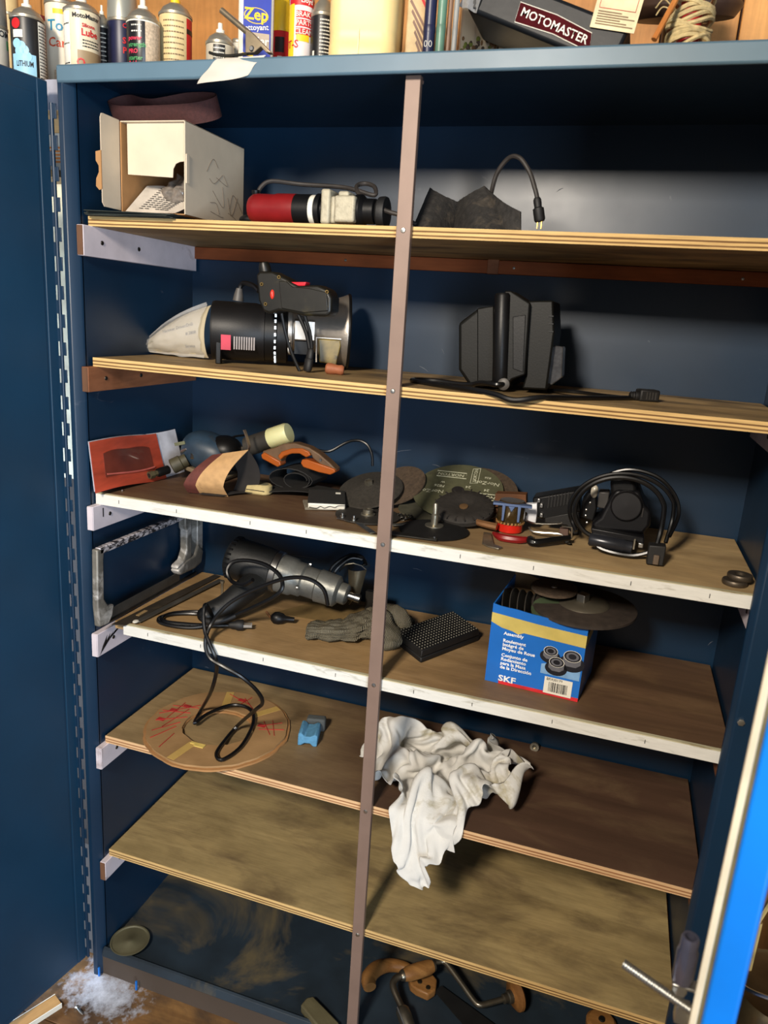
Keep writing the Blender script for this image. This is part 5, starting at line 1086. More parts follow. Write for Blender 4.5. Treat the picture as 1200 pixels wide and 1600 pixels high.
MB().lathe([(.008, .272), (.008, .29), (.0095, .291), (.0095, .302), (.004, .304), (0, .304)], d0, dd, 14).build('spindle', steel, t, world=True)
for a in (.4, 1.6, 2.7): 
    q = dd.to_track_quat('Z', 'Y').to_matrix() @ V((.040 * math.cos(a * 2), .040 * math.sin(a * 2), 0)); MB().lathe([(.004, 0), (.004, .004), (0, .005)], d0 + q + dd * .172, dd, 8).build('gear_screw', steel, t, world=True)
# grip handle comes forward and down from the motor
MB().tube([d0 + dd * .085 + V((.0, -.01, -.02)), V((.258, .135, z4 + .062)), V((.236, .095, z4 + .040)), V((.212, .07, z4 + .028))], [.030, .027, .024, .022], 14).build('handle', dr_m, t, world=True)
MB().ell((.210, .066, z4 + .026), (.020, .018, .017), 16, 10).build('handle_end', black, t, world=True)
MB().tube([V((.205, .056, z4 + .024)), V((.225, .050, z4 + .020)), V((.252, .056, z4 + .026)), V((.272, .072, z4 + .034))], [.0065, .0075, .0065, .0055], 10).build('cord_boot', blackm, t, world=True)
Yd = .06
cd_ = [V((.272, .072, z4 + .034)), py(432, 930, .07), py(440, 905, .08), py(420, 885, .09), py(390, 876, .10), py(365, 878, .10), py(355, 892, .09), py(362, 908, .08), py(380, 914, .06), py(395, 906, .05)]
MB().tube(cd_, .0042, 8, smooth=8).build('cord_loop', cordm, t, world=True)
zc = z4 + .0045
main = [V((.272, .072, z4 + .03)), py(420, 915, .05), py(450, 903, .04), py(480, 903, .05), py(505, 920, .06), py(512, 950, .07), V((.430, .10, z4 + .012)), V((.41, .085, zc))]
A1 = [py(512, 945, .07), py(505, 920, .06), py(480, 904, .05), py(445, 904, .045), py(400, 920, .04), py(365, 938, .03), py(345, 955, .02), py(330, 975, .012), py(322, 995, -.004), py(322, 1015, -.010), py(330, 1030, -.012), py(350, 1042, -.012), py(378, 1058, -.004), py(402, 1080, .015), py(410, 1098, .035)]
e_ = [V((.300, .10, .61)), V((.285, .075, .600)), py(380, 1118, .06), py(355, 1108, .07)]
A1 += [py(398, 1110, .05), pz(370, 1135, .599), pz(345, 1165, .598), pz(338, 1180, .598), pz(348, 1187, .598), pz(375, 1168, .599), pz(392, 1140, .600), pz(396, 1118, .602), pz(385, 1105, .604), pz(360, 1102, .603), pz(325, 1115, .600), pz(304, 1130, .598)]
A1 += [pz(315, 1108, .602), py(330, 1080, .04), py(338, 1050, .012), py(337, 1030, -.010), py(327, 1005, -.010), py(320, 985, .0)]
A1 += [py(318, 960, .012), py(322, 945, .03), V((.225, .075, z4 + .010)), V((.205, .10, zc)), V((.165, .105, zc)), V((.125, .085, zc)), V((.108, .058, zc)), V((.118, .036, zc)), V((.15, .030, zc)), V((.195, .042, zc)), V((.232, .07, zc + .006)), V((.235, .10, zc + .004)), V((.2, .118, zc)), V((.158, .115, zc)), V((.118, .085, zc)), V((.112, .055, zc)), V((.135, .036, zc + .003)), V((.18, .045, zc + .003)), V((.225, .058, zc + .004)), V((.262, .073, z4 + .010))]
MB().tube(A1, .0040, 8, smooth=6).build('cord', cordm, t, world=True)
p0 = V((.258, .071, z4 + .011)); dv = V((.9, .42, 0)).normalized()
plg = MB().lathe([(.0055, 0), (.0075, .004), (.0085, .012), (.0115, .018), (.0115, .028), (.0105, .030), (0, .030)], p0, dv, 14).build('plug', blackm, t, world=True)
q = p0 + dv * .037; s_ = V((-dv.y, dv.x, 0))
m2 = MB()
for k in (-1, 1):
    c = q + s_ * .0055 * k; m2.add([c + dv * a + s_ * b + V((0, 0, e)) for a in (-.008, .010) for b in (-.0008, .0008) for e in (-.003, .003)], [(0,1,3,2),(4,6,7,5),(0,4,5,1),(2,3,7,6),(0,2,6,4),(1,5,7,3)])
m2.build('prong', zinc, plg, world=True)
c = V((.150, .235, z4 + .006)); t = thing('small_bolt', 'thin steel bolt standing upright left of the drill', 'bolt', (c.x, c.y, z4))
MB().lathe([(.003, 0), (.003, .028), (.0052, .029), (.0052, .034), (0, .035)], n=12).build('bolt', nutm, t)
# chrome pull behind
t = thing('chrome_handle', 'bent chrome drawer pull with cord loop behind the drill nose', 'handle', (.50, .27, z4)); chm = mat('chrome', (190, 184, 170), .18, 1, .1, 40)
H_ = [py(u, v, .26) for u, v in ((530, 893), (540, 882), (552, 880), (565, 884), (572, 890))]
MB().sheet(lambda u, v: (lambda k: H_[int(k)] * (1 - (k - int(k))) + H_[min(4, int(k) + 1)] * (k - int(k)))(min(3.999, u * 4)) + V((0, .03 * v, 0)), 16, 2, .002).build('strap', chm, t, world=True)
MB().sheet(lambda u, v: (py(545, 890, .265) * (1 - u) + py(573, 890, .265) * u) * (1 - v) + (py(545, 945, .265) * (1 - u) + py(562, 928, .265) * u) * v + V((0, -.012 * math.sin(PI * u), 0)), 8, 5, .002).build('plate', mat('tarnished', (120, 112, 94), .35, .8, .25, 30), t, world=True)
MB().tube([py(512, 905, .25), py(520, 885, .26), py(545, 868, .27), py(565, 870, .27), py(572, 882, .28)], .004, 8).tube([py(518, 905, .24), py(527, 888, .25), py(548, 872, .26), py(566, 874, .27)], .0035, 8).build('cord', cordm, t, world=True)
MB().box((.485, .262, z4), (.53, .275, z4 + .06)).build('base', dark_iron, t, world=True)
t = thing('oil_bulb', 'black rubber oil bulb lying in front of the drill', 'bulb', (.345, .15, z4)); c0 = V((.318, .14, z4 + .013))
MB().lathe([(0, 0), (.006, .001), (.0125, .008), (.0135, .016), (.011, .026), (.006, .032), (.0055, .05), (0, .05)], c0, (.9, .3, -.05), 18).build('bulb', black, t, world=True)
MB().tube([c0, c0 + V((-.015, .01, .006))], .0025, 6, smooth=1).build('spout', mat('spout_tan', (150, 104, 70), .4, .5), t, world=True)
t = thing('dusty_paper', 'thin tan paper sheet under the drill gearbox', 'paper', (.42, .25, z4)); MB().prism([(.30, .19), (.36, .30), (.52, .335), (.55, .27), (.46, .20)], z4, z4 + .0008).build('sheet', mat('paper_tan', (128, 104, 62), .8, 0, .2), t, world=True)

# knit glove
kn = NT('knit_grey'); vv = kn.coords((1, 1, 1)); wv = kn.node('ShaderNodeTexWave', Scale=120, Distortion=1.2); kn.link(vv, wv.inputs['Vector']); w_c = kn.ramp(wv.outputs['Fac'], [(.2, lin((96, 90, 76))), (.8, lin((150, 142, 120)))])
kn.link(kn.mix(.35, w_c, kn.ramp(kn.noise(vv, 30, 4), [(.3, lin((90, 84, 72))), (.7, lin((150, 140, 118)))])), kn.b.inputs['Base Color']); kn.b.inputs['Roughness'].default_value = .95; kn.b.inputs['Specular IOR Level'].default_value = .1; kn.bump(wv.outputs['Fac'], 1.0, .003)
t = thing('knit_glove', 'crumpled grey knit work glove lying partly behind the strap', 'glove', (.5, .15, z4))
def gl_(path, wid, hgt, n=26, k=22, sd=0, ribs=0):
    k = 72 if ribs else k
    N = len(path) - 1; vs = []; fs = []
    for i in range(n + 1):
        s = i / n * N; j = min(N - 1, int(s)); f = s - j
        g = lambda q: V(path[max(0, min(N, q))]); a, b, c, d = g(j - 1), g(j), g(j + 1), g(j + 2)
        p = .5 * (2 * b + (c - a) * f + (2 * a - 5 * b + 4 * c - d) * f * f + (3 * b - a - 3 * c + d) * f ** 3)
        w_ = wid[j] + (wid[j + 1] - wid[j]) * f; h = hgt[j] + (hgt[j + 1] - hgt[j]) * f
        tg = (V(path[j + 1]) - V(path[j])).normalized(); sd_ = V((-tg.y, tg.x, 0)).normalized(); up_ = tg.cross(sd_); up_ = up_ if up_.z > 0 else -up_
        for q in range(k):
            a_ = 2 * PI * q / k; r_ = 1 + .30 * noise.noise(V((i * .26, math.cos(a_) * 1.7, math.sin(a_) * 1.7 + sd))) + (.055 * math.cos(18 * a_) if ribs else 0)
            pt_ = p + sd_ * w_ * math.cos(a_) * r_ + up_ * h * math.sin(a_) * r_; pt_.z = max(pt_.z, z4 + .0006); vs.append(pt_)
    for i in range(n):
        for q in range(k): fs.append((i * k + q, i * k + (q + 1) % k, (i + 1) * k + (q + 1) % k, (i + 1) * k + q))
    fs += [tuple(range(k - 1, -1, -1)), tuple(n * k + q for q in range(k))]
    return MB().add(vs, fs)
gl_([(.415, .115, z4 + .014), (.45, .122, z4 + .016), (.485, .138, z4 + .018), (.515, .165, z4 + .024), (.545, .185, z4 + .030)], [.030, .028, .034, .038, .030], [.014, .016, .018, .024, .024], 40, ribs=1).build('cuff', kn.m, t, world=True, smooth=80)
gl_([(.515, .205, z4 + .03), (.535, .19, z4 + .034), (.555, .165, z4 + .026), (.578, .135, z4 + .016), (.59, .12, z4 + .010)], [.018, .03, .034, .03, .016], [.018, .024, .022, .016, .01], sd=4).build('palm', kn.m, t, world=True, smooth=80)
gl_([(.548, .215, z4 + .036), (.572, .22, z4 + .038), (.592, .205, z4 + .024), (.602, .185, z4 + .012)], [.016, .02, .018, .012], [.014, .018, .014, .008], 16, 14, 9).build('finger', kn.m, t, world=True, smooth=80)
gl_([(.535, .215, z4 + .036), (.55, .235, z4 + .038), (.575, .245, z4 + .022), (.60, .24, z4 + .012)], [.014, .016, .014, .01], [.012, .014, .012, .008], 16, 14, 12).build('finger', kn.m, t, world=True, smooth=80)
# sanding block with grid
t = thing('rasp_block', 'black rubber sanding block with a raised dotted grid top', 'block', (.661, .21, z4), (0, 0, 0))
ca, cb_, cc_, cd2 = V((.582, .165, 0)), V((.658, .095, 0)), V((.742, .25, 0)), V((.668, .325, 0))
hb = .026
def quadprism(P, z0, z1, ins=0):
    c = sum((p for p in P), V((0, 0, 0))) / 4; Q = [p + (c - p).normalized() * ins for p in P]
    return MB().add([(p.x, p.y, z0) for p in P] + [(q.x, q.y, z1) for q in Q], [(3,2,1,0),(4,5,6,7),(0,1,5,4),(1,2,6,5),(2,3,7,6),(3,0,4,7)])
quadprism([ca, cb_, cc_, cd2], z4, z4 + hb * .45, .0).build('base', blackm, t, world=True, bevel=.003)
quadprism([ca, cb_, cc_, cd2], z4 + hb * .5, z4 + hb, .003).build('top', blackm, t, world=True, bevel=.0015)
dotm = mat('dot_worn', (104, 100, 88), .45, .3, .3, 80)
proto = None
for i in range(22):
    for j in range(11):
        u, v = (i + .8) / 22.6, (j + .8) / 11.6; p = (ca * (1 - v) + cb_ * v) * (1 - u) + (cd2 * (1 - v) + cc_ * v) * u
        if proto is None:
            proto = MB().lathe([(.0017, 0), (.0012, .0012), (0, .0013)], n=6).build('stud', dotm, t); proto.location = p - t.location + V((0, 0, hb + z4)); proto.location.z = hb
        else:
            o = proto.copy(); COL.objects.link(o); o.parent = t; o.location = V((p.x - t.location.x, p.y - t.location.y, hb))
# bearing carton
skb = mat('carton_blue', (24, 104, 190), .4, 0, .12, 8, coat=.2, stain=(70, 140, 205), stain_at=.66)
t = thing('bearing_carton', 'blue printed wheel bearing carton holding a pile of discs', 'box', (.87, .14, z4))
F0, F1 = V((.785, .082, z4)), V((.954, .070, z4)); B1 = V((.972, .208, z4)); B0 = V((.803, .220, z4)); hc = .148
up2 = V((.004, -.004, 1)).normalized()
def wall(a, b, h0, h1, th, name, m, jag=0, inner=None):
    d = (b - a); n = V((-d.y, d.x, 0)).normalized() * th; k = 12
    tops = [h0 + (h1 - h0) * i / k + (random.uniform(-jag, jag) if jag else 0) for i in range(k + 1)]
    vs = []; fs = []
    for off in (V((0, 0, 0)), n):
        for i in range(k + 1): vs += [a + d * (i / k) + off, a + d * (i / k) + off + up2 * tops[i]]
    K = 2 * (k + 1)
    for i in range(k): fs += [(2*i, 2*i+2, 2*i+3, 2*i+1), (K+2*i+1, K+2*i+3, K+2*i+2, K+2*i), (2*i+1, 2*i+3, K+2*i+3, K+2*i+1)]
    fs += [(0, 1, K + 1, K), (2*k, K+2*k, K+2*k+1, 2*k+1)]
    return MB().add(vs, fs).build(name, m, t, world=True, smooth=20)
fw = wall(F0, F1, hc + .004, hc - .006, .002, 'front_panel', skb, .0014); wall(F1, B1, hc - .006, hc - .012, .002, 'side_panel', skb); wall(B0, F0, hc + .02, hc + .004, .002, 'left_panel', skb); wall(B1, B0, hc - .01, hc + .03, .002, 'back_panel', mat('carton_inside', (120, 96, 66), .8))
quadprism([F0, F1, B1, B0], z4, z4 + .002).build('bottom', cardb, t, world=True)
fr = (F1 - F0); fn = V((fr.y, -fr.x, 0)).normalized(); fu = fr.normalized(); Lf = fr.length
def fp(s, h, off=.0006): return F0 + fu * s * Lf + up2 * h + fn * off
def fquad(pts, m, name, off=.0006, par=None):
    vs = [fp(s, h, off) for s, h in pts] + [fp(s, h, off - .0004) for s, h in pts]; n = len(pts)
    return MB().add(vs, [tuple(range(n))] + [(i, i + n, (i + 1) % n + n, (i + 1) % n) for i in range(n)]).build(name, m, par or t, world=True, smooth=0)
tape = mat('packing_tape', (196, 176, 96), .35, 0, .15, 20, coat=.3)
fquad([(.0, .136), (.0, .118), (.12, .110), (.24, .107), (.30, .103), (.36, .108), (1.0, .104), (1.0, .127), (.5, .130)], tape, 'tape', .0008)
sd = (B1 - F1); sn = V((sd.y, -sd.x, 0)).normalized()
MB().add([F1 + sd * a + up2 * h + sn * .0008 for a, h in ((0, .104), (.45, .112), (.45, .133), (0, .127))], [(0, 1, 2, 3)]).build('side_tape', tape, t, world=True, smooth=0)
fquad([(.15, .0), (1.0, .0), (1.0, .007), (.15, .006)], mat('carton_red', (206, 40, 48), .45), 'red_stripe')
wt = mat('print_white', (236, 238, 240), .5)
inv = RM[t.name].inverted(); I3 = inv.to_3x3()
def ftxt(s, sz, a, h, bold=.0004, al='LEFT', m=wt, sq=1.): txt(s, sz, m, t, inv @ fp(a, h, .0014), I3 @ fu, I3 @ up2, bold=bold, align=al, squeeze=sq)
for s, a, h in (('Assembly', .15, .1005), ('Roulement', .15, .0865), ('Intégré de', .15, .0785), ('Moyeu de Roue', .15, .0705), ('Conjunto de', .15, .0580), ('Rodamiento', .15, .0500), ('para la Masa', .15, .0420), ('de la Dirección', .15, .0340)): ftxt(s, .0088, a, h, .0005, sq=1.06)
ftxt('SKF', .0165, .145, .0115, .0011, sq=1.25)
fquad([(.58, .040), (.985, .040), (.985, .060), (.80, .07), (.58, .058)], mat('picture_sky', (120, 160, 200), .5), 'picture_ground', .0009)
brg = mat('bearing_grey', (150, 150, 156), .3, .7, .15, 60); brd = mat('bearing_dark', (38, 38, 44), .4, .4)
def bearing(s, h, r, flange=True, off=.0012):
    c = inv @ fp(s, h, off); ax_ = I3 @ (fn + up2 * .25 - fu * .12).normalized(); Nn = I3 @ fn
    def ell2(rr1, rr0, dx, dz, m, nm, o):
        vs = []; fs = []; k = 22
        for q in range(k):
            a = 2 * PI * q / k
            for rr2 in (rr1, rr0): vs.append(inv @ fp(s + (dx + rr2 * math.cos(a)) / Lf, h + dz + rr2 * .72 * math.sin(a), off + o))
        for q in range(k): fs.append((2 * q, 2 * ((q + 1) % k), 2 * ((q + 1) % k) + 1, 2 * q + 1))
        MB().add(vs, fs).build(nm, m, t, smooth=0)
    if flange: ell2(r * 1.45, .0, .0, -r * .9, brd, 'bearing_print', 0)
    vs = [inv @ fp(s + x / Lf, h + y, off + .0003) for x, y in ((-r, 0), (-r, -r * .9), (-r * .5, -r * 1.3), (r * .5, -r * 1.3), (r, -r * .9), (r, 0))]; MB().add(vs, [tuple(range(6))]).build('bearing_print', brg, t, smooth=0)
    ell2(r, .0, 0, 0, label_white, 'bearing_print', .0006); ell2(r * .93, .0, 0, 0, brd, 'bearing_print', .0008); ell2(r * .72, .0, 0, 0, brg, 'bearing_print', .0010); ell2(r * .45, .0, 0, 0, brd, 'bearing_print', .0012)
bearing(.66, .086, .0125); bearing(.885, .084, .0155); bearing(.735, .067, .0135)
fquad([(.635, .004), (.925, .004), (.925, .036), (.635, .036)], label_white, 'barcode_label', .0014)
ftxt('BR930179', .0068, .655, .0318, .0003, m=ink)
g = MB(); sx = .685
while sx < .88:
    wd = random.choice((.004, .007, .011)); h0 = .0085
    a, b = fp(sx, h0, .0020), fp(sx + wd, h0, .0020); g.add([a, b, b + up2 * .0185, a + up2 * .0185], [(0, 1, 2, 3)]); sx += wd + random.choice((.004, .006, .009))
g.build('barcode', ink, t, world=True, smooth=0)
# discs in the carton
GC = 'discs in the bearing carton'
for i in range(5):
    x = .815 + i * .0125; c = V((x, .15, z4 + .095)); q = V((.95, -.05, .30 - .02 * i))
    disc('thin_cutting_disc', ['first', 'second', 'third', 'fourth', 'fifth'][i] + ' thin dark disc from the left standing in the carton', c, q, .068 - .001 * i, gritd if i else rubd, .0018, .01, GC)
t2 = disc('steel_grinding_disc', 'large dark grinding disc with square nut resting on the carton', py(912, 946, .15), (-.03, -.05, 1), .090, mat('disc_brown_black', (50, 42, 36), .7, 0, .3, 60), prof=[(0, .010), (.032, .010), (.046, .004), (.090, .002), (.094, .0), (.094, -.004), (.09, -.005), (0, -.004)], group=GC)
MB().lathe([(.046, .0045), (.044, .0070), (.034, .0112), (.014, .012), (0, .012)], n=40).build('flange', mat('flange_grey', (92, 86, 74), .45, .5, .15), t2)
MB().cbox((.002, -.008, .019), (.017, .017, .015)).build('square_nut', zinc, t2, bevel=.001)
t2 = disc('small_brown_disc', 'small rusty disc lying on the large disc under the shelf', py(866, 921, .15), (-.03, -.06, 1), .042, grit, .005, .002, GC); MB().lathe([(.006, .005), (.005, .007), (0, .007)], n=12).build('arbor', steel, t2)
t2 = disc('green_disc', 'dull green disc with pale print peeking from the carton front', (.885, .115, z4 + .145), (.0, -.35, .9), .035, mat('disc_green', (60, 72, 50), .6), .002, .004, GC)

# ------------------------------------------------------------------ fifth shelf
z5 = Z[5] + .0005
t = thing('cardboard_ring', 'round cardboard ring with red print overhanging the fifth shelf', 'cardboard', (.21, .118, z5))
cm_ = NT('carton_print'); vv = cm_.coords(); base = cm_.ramp(cm_.noise(vv, 12, 5), [(.3, lin((142, 110, 70))), (.7, lin((170, 134, 90)))]); cm_.link(base, cm_.b.inputs['Base Color']); cm_.b.inputs['Roughness'].default_value = .75; cm_.bump(cm_.noise(cm_.coords((2, 200, 1)), 1, 1), .2, .001)
def ringmesh(R, r, z0, z1, n=72, jag=.0016, sx=1., cx=.0, cy=.0):
    vs = []; fs = []
    for i in range(n):
        a = 2 * PI * i / n; Rj = R + jag * noise.noise(V((math.cos(a) * 6, math.sin(a) * 6, z0 * 90))) * 2; rj = r + jag * noise.noise(V((math.cos(a) * 5, math.sin(a) * 5, 3.3))) * 2.5
        ca_, sa_ = math.cos(a), math.sin(a)
        vs += [(Rj * ca_ * sx, Rj * sa_, z0), (Rj * ca_ * sx, Rj * sa_, z1), (cx + rj * ca_ * 1.1, cy + rj * sa_, z1), (cx + rj * ca_ * 1.1, cy + rj * sa_, z0)]
    for i in range(n):
        j = (i + 1) % n
        for k in range(4): fs.append((4 * i + k, 4 * j + k, 4 * j + (k + 1) % 4, 4 * i + (k + 1) % 4))
    return MB().add(vs, fs)
ringmesh(.158, .070, .0, .004, cx=.002, cy=-.004).build('lower_layer', cardb, t, smooth=30); 
m2 = ringmesh(.152, .072, .0042, .0085, cx=.002, cy=-.002); m2.build('upper_layer', cm_.m, t, smooth=30)
rp_m = mat('print_red', (170, 44, 40), .7)
def arcline(r0, a0, r1, a1, w=.0012):
    p, q = V((r0 * math.cos(a0), r0 * math.sin(a0), .0086)), V((r1 * math.cos(a1), r1 * math.sin(a1), .0086)); return seg(p, q, w)
g = MB()
for r0, a0, r1, a1 in ((.09, 2.6, .14, 2.9), (.085, 2.9, .145, 3.1), (.08, 3.1, .14, 3.4), (.085, 3.4, .14, 3.7), (.10, 2.8, .12, 3.6), (.13, 2.7, .12, 3.3), (.09, 3.6, .145, 3.9), (.11, 1.4, .14, 1.9), (.09, 1.6, .14, 1.5), (.10, 1.2, .13, 1.6), (.09, .4, .14, .5), (.09, .25, .145, .3), (.10, .6, .12, .1), (.13, .1, .12, .6), (.145, 3.2, .10, 2.5), (.095, 3.9, .14, 4.2)):
    s_ = arcline(r0, a0, r1, a1); g.add(s_.v, s_.f)
g.build('print_line', rp_m, t, smooth=0)
g = MB()
for r0, a0 in ((.125, 3.0), (.115, 2.75), (.12, 1.62), (.095, .42), (.13, 3.35)): g.cbox((r0 * math.cos(a0), r0 * math.sin(a0), .0087), (.018, .012, .0005))
g.build('print_block', rp_m, t, smooth=0)
for a in (.95, 1.9, 4.55):
    m3 = MB(); m3.T = rotm('Z', math.degrees(a)); m3.box((.082, -.009, .0086), (.150, .009, .0092)); m3.build('clear_tape', mat('tape_yellow', (196, 162, 90), .3, 0, .1, 20, coat=.4), t)
g = MB().cbox((.005, -.085, .010), (.022, .012, .002)).cbox((-.012, -.082, .010), (.012, .006, .002)); g.build('torn_paper', mat('torn_yellow', (206, 180, 96), .7), t)
# blue foam block
t = thing('blue_chalk_block', 'pale blue waisted block standing beside the cardboard ring', 'block', (.41, .155, z5), (0, 0, .25)); fb = mat('foam_blue', (84, 140, 176), .8, 0, .15, 120, bump=.4, bscale=300)
dog = [(-.021, 0), (-.014, .0), (-.006, .006), (.006, .006), (.013, -.001), (.021, .0), (.022, .024), (.016, .028), (.006, .022), (-.006, .022), (-.014, .030), (-.020, .028)]
MB().prism(dog, -.02, .035, 'y').build('block', fb, t, bevel=.002); 
MB().box((-.012, .04, 0), (.030, .062, .03)).build('dusty_end', mat('foam_dark', (70, 74, 74), .8), t, bevel=.004)
solo('steel_nut', 'small steel nut at the back of the shelf beside the white rag', 'nut', MB().lathe([(.005, 0), (.010, 0), (.010, .008), (.005, .008), (.005, 0)], py(836, 1166, .33), (-.1, -1, .2), 12), nutm, py(836, 1166, .33))
